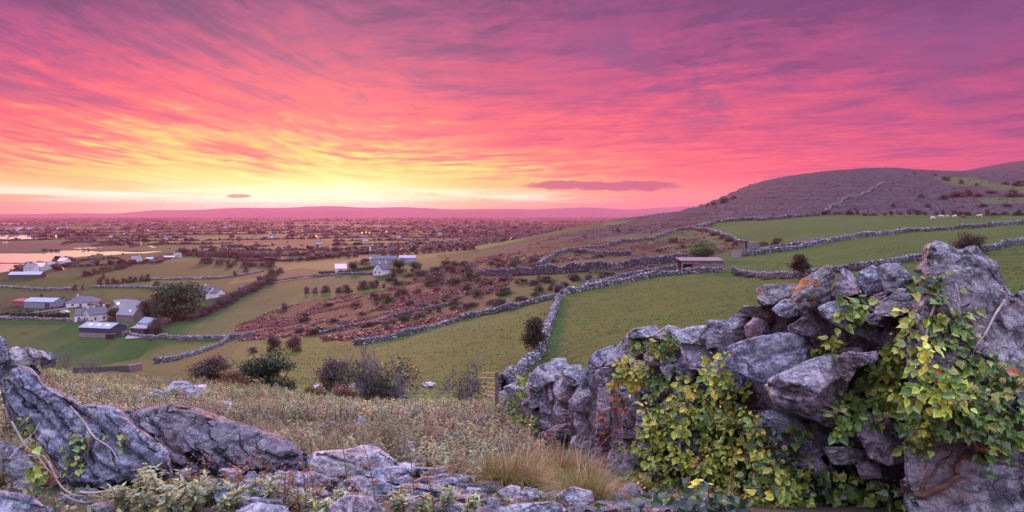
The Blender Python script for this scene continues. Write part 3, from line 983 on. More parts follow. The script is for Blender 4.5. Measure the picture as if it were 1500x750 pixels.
# ---- the ruined dry stone wall on the right
WLY = lambda px: float(np.interp(px, [735, 760, 800, 850, 900, 950, 1000, 1100, 1200, 1300, 1400, 1500, 1600], [11.6, 10.6, 9.2, 7.6, 6.4, 5.6, 5.05, 4.35, 3.9, 3.55, 3.3, 3.1, 2.95]))
wall_root = empty('ruined_stone_wall', (1.0, 4.5, -1.75))
tag(wall_root, 'tall ruined dry stone wall of rough limestone boulders overgrown with ivy', 'stone wall')
bedL = (.35, 0, 1.0)
RS = [  # outline, depth offset, thickness, material, options, label
    # right group
    ([(1108, 422), (1120, 417), (1168, 415), (1170, 421), (1159, 434), (1147, 443), (1133, 448), (1115, 448), (1109, 442)], .02, .26, MAT_ROCK_OR2, dict(facets=6), None),
    ([(1159, 437), (1173, 410), (1197, 397), (1211, 388), (1224, 402), (1221, 410), (1217, 421), (1219, 439), (1205, 450), (1185, 455), (1171, 451)], -.05, .30, MAT_ROCK_OR, dict(facets=8), 'angular stone crusted with orange and white lichen'),
    ([(1219, 427), (1233, 392), (1245, 397), (1257, 413), (1258, 430), (1225, 440)], 0, .22, MAT_ROCK_WARM, {}, None),
    ([(1257, 399), (1280, 388), (1291, 403), (1300, 419), (1303, 431), (1277, 433), (1264, 430), (1259, 419)], .10, .28, MAT_ROCK_BLUE, {}, None),
    ([(1283, 391), (1299, 386), (1315, 386), (1336, 405), (1341, 419), (1325, 424), (1315, 421), (1304, 432), (1293, 411)], .02, .28, MAT_ROCK, dict(strata=.02, layer=.3, bed=(.7, 0, 1)), None),
    ([(1283, 453), (1317, 423), (1345, 425), (1350, 433), (1344, 444), (1323, 463), (1288, 463)], -.10, .26, MAT_ROCK_PALE, dict(facets=7), None),
    ([(1273, 435), (1299, 427), (1315, 427), (1307, 435), (1289, 450), (1275, 456)], .02, .24, MAT_ROCK_WARM, {}, None),
    ([(1267, 463), (1285, 456), (1323, 461), (1329, 475), (1304, 480), (1272, 475)], -.05, .25, MAT_ROCK_WARM, {}, None),
    ([(1198, 450), (1216, 442), (1235, 440), (1267, 461), (1288, 481), (1308, 495), (1302, 503), (1280, 500), (1248, 487), (1224, 476), (1200, 463)], -.10, .32, MAT_ROCK, dict(facets=8, tilt=.12), 'long pale slab lying aslant across the wall'),
    ([(1330, 640), (1327, 697), (1324, 735), (1345, 775), (1580, 785), (1580, 600), (1420, 590), (1345, 600)], -.02, .45, MAT_ROCK_PALE, dict(facets=7, res=60), 'pale pinkish block at the foot of the wall'),
    ([(1066, 506), (1107, 493), (1155, 485), (1168, 486), (1190, 493), (1201, 514), (1204, 520), (1179, 528), (1147, 555), (1120, 560), (1082, 544), (1072, 519)], -.22, .45, MAT_ROCK_BLUE, dict(facets=6, lumps=.03, tilt=.18), 'broad dark slate blue slab in the middle of the wall'),
    ([(1034, 541), (1063, 519), (1072, 508), (1083, 544), (1099, 557), (1092, 572), (1058, 577), (1038, 560)], -.18, .4, MAT_ROCK_BLUE, dict(facets=8), None),
    ([(1119, 564), (1136, 551), (1167, 536), (1200, 524), (1240, 511), (1284, 507), (1292, 520), (1262, 537), (1242, 562), (1239, 590), (1228, 615), (1218, 630), (1192, 615), (1158, 600), (1138, 594)], -.30, .5, MAT_ROCK, dict(facets=8, res=58, tilt=.3, lumps=.04), 'great pale slab with a flat top shelving out of the wall'),
    ([(1226, 530), (1234, 524), (1258, 518), (1285, 514), (1287, 530), (1258, 538), (1243, 560), (1231, 552)], -.34, .25, MAT_ROCK_WARM, {}, None),
    ([(1103, 609), (1133, 598), (1164, 606), (1198, 632), (1219, 635), (1217, 660), (1203, 671), (1228, 699), (1206, 708), (1172, 689), (1142, 657), (1110, 632)], -.22, .4, MAT_ROCK_BLUE, dict(facets=7, tilt=.2), None),
    ([(1212, 664), (1248, 656), (1272, 662), (1273, 679), (1220, 681)], -.14, .3, MAT_ROCK_PALE, {}, None),
    ([(1257, 676), (1290, 678), (1293, 701), (1260, 702)], -.1, .3, MAT_ROCK_WARM, {}, None),
    ([(1254, 628), (1262, 598), (1290, 610), (1336, 630), (1338, 678), (1300, 682), (1273, 672)], -.12, .35, MAT_ROCK_WARM, {}, None),
    ([(1036, 469), (1063, 469), (1064, 482), (1060, 506), (1034, 512)], .05, .35, MAT_ROCK, {}, None),
    ([(1063, 471), (1075, 460), (1083, 462), (1104, 465), (1107, 495), (1075, 502), (1065, 484)], .0, .3, MAT_ROCK, dict(strata=.03, layer=.3), None),
    ([(1081, 458), (1091, 447), (1107, 449), (1139, 446), (1149, 463), (1149, 479), (1123, 476), (1101, 464)], .05, .3, MAT_ROCK_OR2, {}, None),
    ([(1131, 453), (1147, 438), (1157, 438), (1171, 452), (1175, 462), (1157, 466), (1144, 464)], -.02, .28, MAT_ROCK, {}, None),
    ([(1091, 479), (1104, 464), (1125, 473), (1132, 494), (1096, 500)], -.02, .3, MAT_ROCK_WARM, {}, None),
    ([(1154, 479), (1176, 464), (1205, 470), (1240, 487), (1232, 502), (1202, 518), (1186, 494), (1158, 488)], .05, .35, MAT_ROCK_WARM, {}, None),
    ([(1185, 450), (1225, 436), (1262, 428), (1290, 440), (1270, 465), (1230, 450), (1200, 470)], .16, .3, MAT_ROCK_WARM, {}, None),
    ([(1296, 480), (1330, 472), (1348, 480), (1345, 540), (1300, 545), (1285, 510)], .02, .4, MAT_ROCK_WARM, {}, None),
    ([(1238, 560), (1262, 536), (1300, 520), (1345, 540), (1345, 640), (1290, 630), (1235, 640)], .06, .4, MAT_ROCK_WARM, {}, None),
    ([(1110, 640), (1150, 655), (1230, 690), (1300, 690), (1335, 700), (1335, 790), (1090, 790)], .05, .4, MAT_ROCK_BLUE, {}, None),
    # middle group
    ([(879, 536), (896, 514), (920, 490), (926, 495), (925, 522), (915, 532), (896, 538)], -.08, .45, MAT_ROCK, dict(strata=.03, layer=.25, bed=(.8, 0, 1)), 'long leaning slab tilted up to the right'),
    ([(918, 490), (928, 481), (960, 477), (965, 483), (949, 494), (925, 496)], .12, .4, MAT_ROCK, {}, None),
    ([(949, 494), (979, 476), (996, 481), (993, 490), (984, 496), (963, 496)], .02, .4, MAT_ROCK_PALE, {}, None),
    ([(987, 487), (1013, 478), (1035, 476), (1051, 489), (1064, 502), (1051, 511), (1029, 507), (997, 500)], -.02, .4, MAT_ROCK, dict(strata=.035, layer=.22, bed=(-.35, 0, 1)), None),
    ([(1035, 473), (1040, 468), (1065, 470), (1066, 482), (1051, 489), (1040, 484)], .1, .3, MAT_ROCK_WARM, {}, None),
    ([(998, 502), (1021, 501), (1050, 511), (1050, 531), (1021, 544), (1010, 542), (1002, 519)], -.12, .4, MAT_ROCK, dict(strata=.03, layer=.25), None),
    ([(988, 527), (1000, 524), (1020, 542), (1026, 550), (1008, 564), (993, 556)], -.04, .35, MAT_ROCK_BLUE, {}, None),
    ([(966, 538), (976, 526), (990, 522), (997, 556), (978, 553)], .02, .3, MAT_ROCK, {}, None),
    ([(944, 523), (957, 508), (986, 519), (977, 528), (963, 537), (948, 535)], -.04, .35, MAT_ROCK_WARM, {}, None),
    ([(907, 566), (933, 569), (970, 594), (954, 612), (933, 612), (911, 600)], -.06, .45, MAT_ROCK, {}, None),
    ([(937, 572), (981, 576), (992, 583), (970, 598), (949, 591)], -.02, .4, MAT_ROCK_BLUE, {}, None),
    ([(922, 494), (946, 497), (946, 529), (922, 529)], .1, .4, MAT_ROCK_WARM, {}, None),
    ([(878, 540), (902, 537), (901, 558), (888, 567), (874, 566)], .0, .45, MAT_ROCK, {}, None),
    ([(899, 541), (921, 541), (933, 568), (909, 569), (900, 558)], .02, .4, MAT_ROCK_WARM, {}, None),
    ([(921, 526), (965, 534), (970, 558), (962, 572), (930, 569)], .06, .4, MAT_ROCK, {}, None),
    ([(876, 566), (910, 566), (914, 642), (900, 654), (872, 652)], .04, .5, MAT_ROCK_WARM, dict(strata=.02, layer=.2), None),
    ([(911, 598), (937, 609), (932, 642), (911, 642)], .0, .45, MAT_ROCK, {}, None),
    ([(930, 606), (965, 598), (1000, 580), (1040, 560), (1060, 600), (1040, 690), (940, 690)], .12, .45, MAT_ROCK_BLUE, {}, None),
    ([(985, 560), (1036, 545), (1075, 575), (1110, 590), (1110, 690), (1000, 690)], .16, .4, MAT_ROCK_BLUE, {}, None),
    ([(896, 650), (930, 640), (945, 690), (930, 740), (880, 742), (886, 690)], -.1, .4, MAT_ROCK_WARM, dict(strata=.03, layer=.25), None),
    ([(882, 700), (905, 690), (912, 712), (900, 735), (884, 728)], -.5, .3, MAT_ROCK, {}, None),
    # left end
    ([(778, 549), (789, 536), (808, 530), (808, 526), (826, 524), (837, 535), (831, 544), (802, 566), (790, 566), (795, 549)], -.1, .6, MAT_ROCK, dict(strata=.03, layer=.25, bed=(.6, 0, 1)), None),
    ([(773, 567), (775, 547), (797, 546), (797, 566), (787, 574)], .0, .6, MAT_ROCK, {}, None),
    ([(763, 592), (784, 575), (804, 566), (807, 578), (793, 593), (779, 601)], -.2, .6, MAT_ROCK, {}, None),
    ([(826, 545), (837, 534), (852, 535), (855, 548), (850, 566), (832, 566)], .05, .55, MAT_ROCK, dict(strata=.03, layer=.3, bed=(0, 0, 1)), None),
    ([(847, 543), (866, 540), (871, 553), (869, 566), (851, 569)], .0, .5, MAT_ROCK_BLUE, {}, None),
    ([(810, 572), (823, 552), (850, 568), (847, 579), (829, 590), (816, 586)], -.12, .55, MAT_ROCK_WARM, {}, None),
    ([(790, 590), (812, 586), (815, 604), (813, 620), (797, 623), (791, 603)], -.05, .55, MAT_ROCK_BLUE, {}, None),
    ([(810, 599), (817, 583), (829, 590), (834, 616), (819, 620)], -.14, .5, MAT_ROCK, {}, None),
    ([(833, 589), (851, 566), (877, 568), (877, 603), (856, 606), (843, 603)], -.1, .5, MAT_ROCK_PALE, dict(facets=12), None),
    ([(841, 601), (856, 604), (875, 604), (874, 633), (853, 639), (841, 622)], -.04, .5, MAT_ROCK, {}, None),
    ([(859, 533), (869, 518), (885, 510), (905, 504), (893, 522), (882, 539), (869, 547)], .06, .5, MAT_ROCK_BLUE, dict(strata=.03, layer=.25, bed=(.8, 0, 1)), None),
    ([(872, 543), (885, 538), (901, 540), (903, 553), (893, 566), (874, 566)], -.06, .5, MAT_ROCK_WARM, {}, None),
    ([(803, 561), (812, 554), (815, 572), (814, 588), (804, 587)], -.02, .5, MAT_ROCK, {}, None),
    ([(775, 604), (793, 598), (799, 617), (780, 616)], -.08, .5, MAT_ROCK, {}, None),
    ([(822, 603), (841, 602), (845, 622), (826, 620)], -.06, .5, MAT_ROCK_WARM, {}, None),
    ([(797, 634), (816, 622), (845, 618), (842, 633), (821, 648), (800, 648)], -.5, .6, MAT_ROCK_WARM, dict(strata=.04, layer=.3), None),
    ([(838, 640), (874, 632), (884, 652), (872, 676), (828, 676)], -.12, .5, MAT_ROCK, {}, None),
    ([(738, 567), (760, 558), (773, 567), (770, 590), (744, 586)], .0, .7, MAT_ROCK, {}, None),
    ([(733, 575), (748, 566), (752, 590), (734, 596)], .4, .6, MAT_ROCK, {}, None),
    ([(776, 612), (800, 616), (840, 622), (846, 642), (800, 645), (780, 640)], .1, .5, MAT_ROCK_BLUE, {}, None),
]
for i, (poly, off, th_, mt, kw, lab) in enumerate(RS):
    cx_ = sum(p[0] for p in poly) / len(poly)
    kw = dict(kw)
    kw.setdefault('strata', .024); kw.setdefault('layer', .2); kw.setdefault('facets', 15); kw.setdefault('lumps', .032)
    o = stone('stone', poly, WLY(cx_) + off, th_, mt, 100 + i, wall_root, bed=kw.pop('bed', (random.uniform(-.4, .5), 0, 1)), res=kw.pop('res', 48), **kw)
    if lab: o['label'] = lab
# rubble heart of the wall, seen only in the gaps
top = [(735, 572), (760, 566), (800, 545), (850, 548), (900, 520), (960, 488), (1030, 486), (1062, 480), (1090, 462), (1130, 440), (1200, 418), (1290, 410), (1340, 430), (1420, 430), (1500, 450), (1600, 460)]
V, Fs = [], []
for px, py in top:
    Y = WLY(px)
    for dy, yy in ((.15, py + 10), (.15, 800), (.85, 800), (.72, py + 12)):
        q = at(px, yy, Y + dy)
        if yy == 800:
            q[2] = h1(q[0], q[1]) - .1
        V.append(q)
n = len(top)
for i in range(n - 1):
    for k in range(4):
        Fs.append([i * 4 + k, i * 4 + (k + 1) % 4, (i + 1) * 4 + (k + 1) % 4, (i + 1) * 4 + k])
Fs += [[0, 3, 2, 1], [(n - 1) * 4 + k for k in range(4)]]
me = remesh(np.array(V) - np.array(wall_root.location), Fs, .07)
weather(me, 1.2, 5, strata=.02, layer=.16, facets=0, lumps=.08)
link('rubble_core', me, MAT_CORE, wall_root)

# the huge peaked boulder built into the wall
pk = stone('boulder', [(1330, 500), (1334, 456), (1349, 432), (1344, 398), (1355, 379), (1353, 361), (1372, 354), (1383, 357), (1399, 367), (1415, 370), (1418, 362), (1429, 362), (1442, 375), (1459, 388), (1463, 406), (1472, 420), (1477, 432), (1488, 434), (1502, 428), (1560, 440), (1580, 560), (1520, 640), (1420, 650), (1345, 630), (1333, 560)],
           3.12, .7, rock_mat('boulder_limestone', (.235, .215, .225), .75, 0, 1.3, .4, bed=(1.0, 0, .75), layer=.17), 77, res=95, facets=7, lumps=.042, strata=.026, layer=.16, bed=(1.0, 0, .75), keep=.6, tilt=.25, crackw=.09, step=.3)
tag(pk, 'huge grey peaked boulder rising above the right end of the stone wall', 'boulder')
bb = stone('boulder', [(935, 775), (955, 748), (985, 734), (1010, 725), (1042, 723), (1075, 734), (1105, 760), (1120, 800), (930, 800)], 3.3, .5, MAT_ROCK_BLUE, 78, res=60, facets=7, lumps=.035, strata=.012, layer=.25, tilt=.25)
tag(bb, 'dark rounded boulder at the bottom edge below the yellow ivy', 'boulder')

# ---- boulders on the left
bo = stone('boulder', [(3, 555), (20, 543), (35, 539), (46, 544), (69, 566), (104, 584), (121, 594), (139, 594), (170, 597), (194, 625), (222, 643), (240, 660), (249, 690), (243, 709), (215, 702), (187, 702), (170, 713), (118, 722), (100, 712), (55, 645), (31, 630), (16, 611), (7, 580)],
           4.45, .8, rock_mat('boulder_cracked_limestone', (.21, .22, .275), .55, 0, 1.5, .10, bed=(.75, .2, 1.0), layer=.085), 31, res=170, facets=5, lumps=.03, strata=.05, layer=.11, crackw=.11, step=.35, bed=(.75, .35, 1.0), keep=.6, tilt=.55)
tag(bo, 'large tilted grey boulder with deep diagonal cracks and bare ivy stems', 'boulder')
bo2 = stone('boulder', [(178, 616), (192, 605), (215, 599), (257, 594), (295, 602), (336, 617), (381, 628), (420, 645), (443, 667), (444, 679), (399, 693), (350, 698), (312, 702), (280, 702), (250, 692), (226, 668), (200, 634)],
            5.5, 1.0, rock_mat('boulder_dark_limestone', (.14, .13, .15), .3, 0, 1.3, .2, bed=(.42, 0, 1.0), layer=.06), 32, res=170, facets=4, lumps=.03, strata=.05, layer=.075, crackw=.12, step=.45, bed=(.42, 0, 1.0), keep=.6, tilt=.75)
tag(bo2, 'long dark layered boulder slab with a pink lit top beside the tilted boulder', 'boulder')

def groundY(px, py):
    return ground(px, py)[1]
GR = [  # free stones: outline, label, material
    ([(239, 574), (253, 559), (274, 557), (295, 572), (306, 586), (270, 589), (243, 583)], 'rounded grey boulder standing alone among the herbs behind the slab', MAT_ROCK),
    ([(213, 580), (228, 570), (241, 575), (241, 586), (217, 587)], 'small grey stone leaning beside the lone rounded boulder', MAT_ROCK),
    ([(-40, 712), (21, 724), (45, 728), (78, 746), (95, 780), (-40, 800)], 'low blue grey rock in the bottom left corner', MAT_ROCK_BLUE),
    ([(455, 702), (461, 663), (484, 661), (512, 657), (536, 652), (557, 659), (581, 675), (586, 681), (582, 697), (552, 703), (512, 703)], 'broad stepped limestone block with pink lit top in mid foreground', MAT_ROCK_PALE),
    ([(511, 628), (528, 610), (548, 621), (551, 642), (524, 652), (510, 650)], 'small peaked rock standing among the herbs', MAT_ROCK_BLUE),
    ([(577, 664), (592, 646), (609, 647), (603, 670), (590, 675)], 'upright stone right of the stepped block', MAT_ROCK_WARM),
    ([(415, 722), (424, 700), (446, 692), (476, 697), (500, 709), (480, 726), (440, 736)], 'smooth blue grey stone below the end of the dark slab', MAT_ROCK_BLUE),
    ([(514, 712), (520, 703), (550, 701), (580, 713), (606, 722), (580, 731), (540, 728)], 'long low dark stone in front of the stepped block', MAT_ROCK_BLUE),
    ([(482, 740), (506, 725), (540, 727), (562, 748), (560, 775), (478, 775)], 'pink tinged stone at the bottom edge below the stepped block', MAT_ROCK_WARM),
    ([(575, 703), (596, 695), (608, 702), (594, 715), (578, 713)], 'small dark stone between the stepped block and the reddish flags', MAT_ROCK_BLUE),
    ([(602, 707), (622, 697), (646, 702), (632, 713)], 'small reddish flat stone right of centre foreground', MAT_ROCK_WARM),
    ([(610, 720), (632, 709), (656, 707), (664, 718), (638, 730)], 'flat pale pink flagstone among the dead stalks', MAT_ROCK_PALE),
    ([(396, 742), (402, 718), (430, 719), (450, 730), (422, 745)], 'small grey rock at the bottom edge under dead stalks', MAT_ROCK_BLUE),
    ([(729, 720), (748, 710), (762, 713), (762, 732), (740, 735)], 'dark purple stone at the front of the grass tussock', MAT_ROCK_WARM),
    ([(761, 722), (770, 713), (788, 717), (790, 729), (774, 738), (763, 733)], 'white flecked round stone at the front of the grass tussock', MAT_ROCK_PALE),
    ([(728, 745), (764, 737), (812, 735), (826, 749), (818, 768), (730, 768)], 'flat slab at the bottom edge below the grass tussock', MAT_ROCK),
    ([(745, 643), (768, 630), (785, 627), (798, 645), (791, 661), (768, 656)], 'pink lit angular rock at the foot of the wall end', MAT_ROCK_WARM),
    ([(594, 730), (618, 725), (628, 739), (614, 756), (594, 758)], 'pinkish rock at the bottom edge left of the tussock', MAT_ROCK_WARM),
    ([(664, 730), (686, 722), (696, 728), (686, 737), (670, 740)], 'small mauve stone left of the grass tussock', MAT_ROCK),
    ([(720, 650), (745, 640), (760, 655), (748, 668), (722, 664)], 'dark cleft rock left of the pink lit rock', MAT_ROCK_BLUE),
    ([(310, 720), (345, 706), (385, 712), (395, 735), (350, 745), (315, 740)], 'blue grey stone under the front of the dark slab', MAT_ROCK_BLUE),
    ([(345, 750), (375, 735), (420, 742), (435, 770), (350, 775)], 'flat grey stone at the bottom edge under the dark slab', MAT_ROCK),
    ([(640, 745), (665, 735), (700, 742), (715, 765), (640, 768)], 'grey stone at the bottom edge in the middle of the picture', MAT_ROCK),
    ([(-20, 655), (0, 645), (30, 655), (52, 680), (60, 705), (20, 712), (-20, 700)], 'weathered rock at the left edge under the tilted boulder', MAT_ROCK),
    ([(312, 592), (330, 588), (348, 592), (362, 600), (340, 606), (318, 602)], 'low flat stone behind the dark slab with pink lit edge', MAT_ROCK_WARM),
    ([(815, 725), (840, 712), (866, 720), (872, 742), (835, 748)], 'grey stone half hidden in the right of the tussock', MAT_ROCK),
]
for i, (poly, lab, mt) in enumerate(GR):
    bx = sum(p[0] for p in poly) / len(poly)
    by = max(p[1] for p in poly)
    ysz = 0
    Y = groundY(bx, min(by - 1, 790)) if by < 760 else max(3.0, groundY(bx, by - 12))
    wpx = max(p[0] for p in poly) - min(p[0] for p in poly)
    thk = .8 * wpx / F * Y
    big = wpx > 90
    o = stone('boulder' if wpx > 55 else 'stone', poly, Y - .1 * thk, thk, mt, 300 + i, res=70 if big else 38, facets=9, lumps=.045, strata=.05 if big else .03, layer=.16 if big else .25, bed=(random.uniform(-.2, .4), 0, 1), tilt=.5 * thk)
    tag(o, lab, 'boulder' if wpx > 55 else 'stone')

# the broken limestone pavement across the bottom of the view
rgp = np.random.default_rng(17)
for i in range(112):
    px = rgp.uniform(285, 735); py = rgp.uniform(672, 752)
    if i % 2 == 0: px = rgp.uniform(430, 740); py = rgp.uniform(618, 700)
    w_ = rgp.uniform(34, 95) * (.6 + .5 * (py - 660) / 90); h_ = w_ * rgp.uniform(.26, .46)
    k_ = rgp.integers(6, 9)
    an = np.sort(rgp.uniform(0, 2 * math.pi, k_)); 
    if np.max(np.diff(np.concatenate([an, [an[0] + 2 * math.pi]]))) > 1.9: an = np.arange(k_) * 2 * math.pi / k_
    sk = rgp.uniform(-.25, .35)
    poly = [(px + w_ / 2 * math.cos(t) * rgp.uniform(.8, 1.1), py + h_ / 2 * math.sin(t) * rgp.uniform(.75, 1.1) + sk * h_ * math.cos(t)) for t in an]
    Y = ground(px, min(py + h_ * .35, 775))[1]
    o = stone('stone', poly, Y - .05, .8 * w_ / F * Y, [MAT_ROCK, MAT_ROCK_WARM, MAT_ROCK_BLUE, MAT_ROCK_BLUE][i % 4], 1200 + i, res=40, facets=12, lumps=.04, strata=.05, layer=.2, bed=(rgp.uniform(-.3, .4), 0, 1), tilt=.5 * w_ / F * Y)
    tag(o, 'flat broken limestone slab in the stony pavement of the foreground', 'stone', 'broken limestone pavement')

# loose rubble: one of each of six shapes, then copies
protos = []
for k in range(6):
    a = np.arange(9) * 2 * math.pi / 9
    rr = np.random.default_rng(k).uniform(.7, 1.1, 9)
    V = []
    for zz_, s_ in ((-.3, .75), (.0, 1.0), (.32, .62)):
        V += [(rr[i] * s_ * math.cos(a[i]), .75 * rr[i] * s_ * math.sin(a[i]), zz_ * .9) for i in range(9)]
    Fs = [list(range(9))[::-1], list(range(18, 27))] + [[r0 * 9 + i, r0 * 9 + (i + 1) % 9, r0 * 9 + 9 + (i + 1) % 9, r0 * 9 + 9 + i] for r0 in (0, 1) for i in range(9)]
    me = remesh(np.array(V) * .5, Fs, .045)
    weather(me, 1.0, 900 + k, facets=12, lumps=.06, strata=.02, layer=.3)
    me.name = 'rubble'
    protos.append(me)
rub_m = [MAT_ROCK, MAT_ROCK_WARM, MAT_ROCK_BLUE, MAT_ROCK_PALE]
pr = []
for k, me in enumerate(protos):
    for mt in rub_m:
        c = me.copy(); c.materials.clear(); c.materials.append(mt); pr.append(c)
NRUB = 0
def rubble(px, py, wpx, lab, grp):
    g = ground(px, py)
    s = wpx / F * g[1]
    o = bpy.data.objects.new('rubble_stone', random.choice(pr))
    COL.objects.link(o)
    o.location = (g[0], g[1], g[2] + .10 * s)
    o.rotation_euler = (random.uniform(-.35, .35), random.uniform(-.35, .35), random.uniform(0, 6.28))
    o.scale = (s, s * random.uniform(.8, 1.3), s * random.uniform(.4, .9))
    tag(o, lab, 'stone', grp)
for k in range(230):
    px = random.uniform(300, 900) if k % 4 else random.uniform(0, 320)
    py = random.uniform(690, 752)
    if px < 260 and py < 715:
        continue
    rubble(px, py, random.uniform(16, 62), 'small loose limestone stone in the rubble along the bottom edge', 'loose limestone rubble')
for k in range(40):
    rubble(random.uniform(840, 1010), random.uniform(722, 752), random.uniform(14, 46), 'small loose limestone stone below the ivy at the wall foot', 'loose stones below the ivy')
for k in range(40):
    rubble(random.uniform(420, 800), random.uniform(640, 692), random.uniform(9, 26), 'small loose limestone stone half hidden among the herbs', 'stones among the herbs')
for k in range(60):
    rubble(random.uniform(70, 640), random.uniform(566, 655), random.uniform(12, 38), 'grey stone showing between the herbs on the slope', 'stones on the herb slope')
for k in range(16):
    rubble(random.uniform(560, 760), random.uniform(578, 590), random.uniform(4, 8), 'pale stone in the low tumbled line below the meadow', 'stones of the tumbled line')

# ------------------------------------------------------------------ dry stone walls of the fields
ICO_V, ICO_F = None, None
_bm = bmesh.new(); bmesh.ops.create_icosphere(_bm, subdivisions=1, radius=1.0)
ICO_V = np.array([v.co[:] for v in _bm.verts]); ICO_F = np.array([[v.index for v in f.verts] for f in _bm.faces]); _bm.free()

def rand_rot(n, rg, tiltmax=.6):
    a = rg.uniform(0, 2 * math.pi, n); b = rg.uniform(-tiltmax, tiltmax, n); c = rg.uniform(-tiltmax, tiltmax, n)
    ca, sa, cb, sb, cc, sc_ = np.cos(a), np.sin(a), np.cos(b), np.sin(b), np.cos(c), np.sin(c)
    Z = np.zeros(n); O = np.ones(n)
    Rz = np.stack([ca, -sa, Z, sa, ca, Z, Z, Z, O], 1).reshape(n, 3, 3)
    Rx = np.stack([O, Z, Z, Z, cb, -sb, Z, sb, cb], 1).reshape(n, 3, 3)
    Ry = np.stack([cc, Z, sc_, Z, O, Z, -sc_, Z, cc], 1).reshape(n, 3, 3)
    return Rz @ Rx @ Ry

def scatter(Vp, Fp, pos, rot, scl, colr=None):
    """many copies of a small mesh as arrays"""
    n, k = len(pos), len(Vp)
    V = (rot[:, None] @ (Vp[None] * scl[:, None, :])[..., None])[..., 0] + pos[:, None]
    Fo = (Fp[None] + (np.arange(n) * k)[:, None, None]).reshape(-1, Fp.shape[1])
    c = None if colr is None else np.repeat(colr, k, 0)
    return V.reshape(-1, 3), Fo, c

STV = [ICO_V * (1 + np.random.default_rng(k).uniform(-.28, .2, (len(ICO_V), 1))) for k in range(5)]

def path_world(pts, step):
    G = [ground(*p) for p in pts]
    out_ = []
    for a, b_ in zip(G[:-1], G[1:]):
        d = math.dist(a[:2], b_[:2])
        n = max(1, int(d / step))
        for k in range(n):
            f = k / n
            out_.append((a[0] + (b_[0] - a[0]) * f, a[1] + (b_[1] - a[1]) * f))
    out_.append(G[-1][:2])
    P = np.array(out_)
    jit = fbm(np.stack([P[:, 0] * .05, P[:, 1] * .05, P[:, 0] * 0], 1), 2, 5)
    T = np.gradient(P, axis=0); T /= np.linalg.norm(T, axis=1, keepdims=True) + 1e-9
    N = np.stack([-T[:, 1], T[:, 0]], 1)
    P = P + N * (jit * 1.2)[:, None] * min(1.0, step)
    return P, T, N

def field_wall(pts, h, size, label, mat=None, width=.7, group=None, gap=.0):
    mat = mat or MAT_WALLST
    h = h * .82
    P, T, N = path_world(pts, size * .8)
    z = H(P[:, 0], P[:, 1])
    org = np.array([P[0, 0], P[0, 1], z[0]])
    rg = np.random.default_rng(len(P))
    rows = max(2, int(round(h / (size * .62))))
    Vs, Fs, n0 = [], [], 0
    hv_ = h * (1 + .42 * fbm(np.stack([P[:, 0] * .3, P[:, 1] * .3, z * 0], 1), 3, 3))
    # core
    n = len(P)
    cw = width * .36
    core = []
    for s, zz_ in ((-1, -.3), (-1, .86), (1, .86), (1, -.3)):
        Q = P + N * s * cw
        core.append(np.stack([Q[:, 0], Q[:, 1], z + np.where(zz_ > 0, hv_ * zz_, zz_)], 1))
    Vs.append(np.concatenate(core)); Cs = [np.full((len(core[0]) * 4, 3), .35)]
    def tones(m_):
        t_ = np.where(rg.random(m_) < .10, rg.uniform(1.4, 2.2, m_), rg.uniform(.28, 1.05, m_))
        return np.repeat(t_[:, None] * rg.uniform(.93, 1.07, (m_, 3)), len(ICO_V), 0)
    q = np.array([(k * n + i, ((k + 1) % 4) * n + i, ((k + 1) % 4) * n + i + 1, k * n + i + 1) for k in range(4) for i in range(n - 1)])
    tri = np.concatenate([q[:, [0, 1, 2]], q[:, [0, 2, 3]]])
    Fs.append(tri); n0 = len(Vs[0])
    for r_ in range(rows):
        for s in (-1, 1):
            f = (r_ + .5) / rows
            keep = rg.random(n) > gap
            off = s * width * .5 * (1 - .35 * f)
            Q = P + N * off + rg.normal(0, size * .1, (n, 2))
            pos = np.stack([Q[:, 0], Q[:, 1], z + hv_ * f * 1.0], 1)[keep]
            m_ = len(pos)
            if not m_: continue
            scl = np.stack([rg.uniform(.45, .72, m_), rg.uniform(.4, .6, m_), rg.uniform(.3, .46, m_)], 1) * size
            rot = rand_rot(m_, rg, .35)
            v_, f_, _ = scatter(STV[(r_ + (s > 0)) % 5], ICO_F, pos, rot, scl)
            Vs.append(v_); Fs.append(f_ + n0); n0 += len(v_); Cs.append(tones(m_))
    # cope stones along the top
    pos = np.stack([P[:, 0], P[:, 1], z + hv_ * 1.02], 1) + rg.normal(0, size * .08, (n, 3))
    scl = np.stack([rg.uniform(.4, .7, n), rg.uniform(.4, .8, n), rg.uniform(.35, .65, n)], 1) * size
    v_, f_, _ = scatter(STV[2], ICO_F, pos, rand_rot(n, rg, .6), scl)
    Vs.append(v_); Fs.append(f_ + n0); Cs.append(tones(n) * 1.25)
    V = np.concatenate(Vs) - org
    me = mesh_np('dry_stone_wall', V, np.concatenate(Fs), np.concatenate(Cs))
    o = link('dry_stone_wall', me, mat, None, org)
    tag(o, label, 'stone wall', group)
    return o

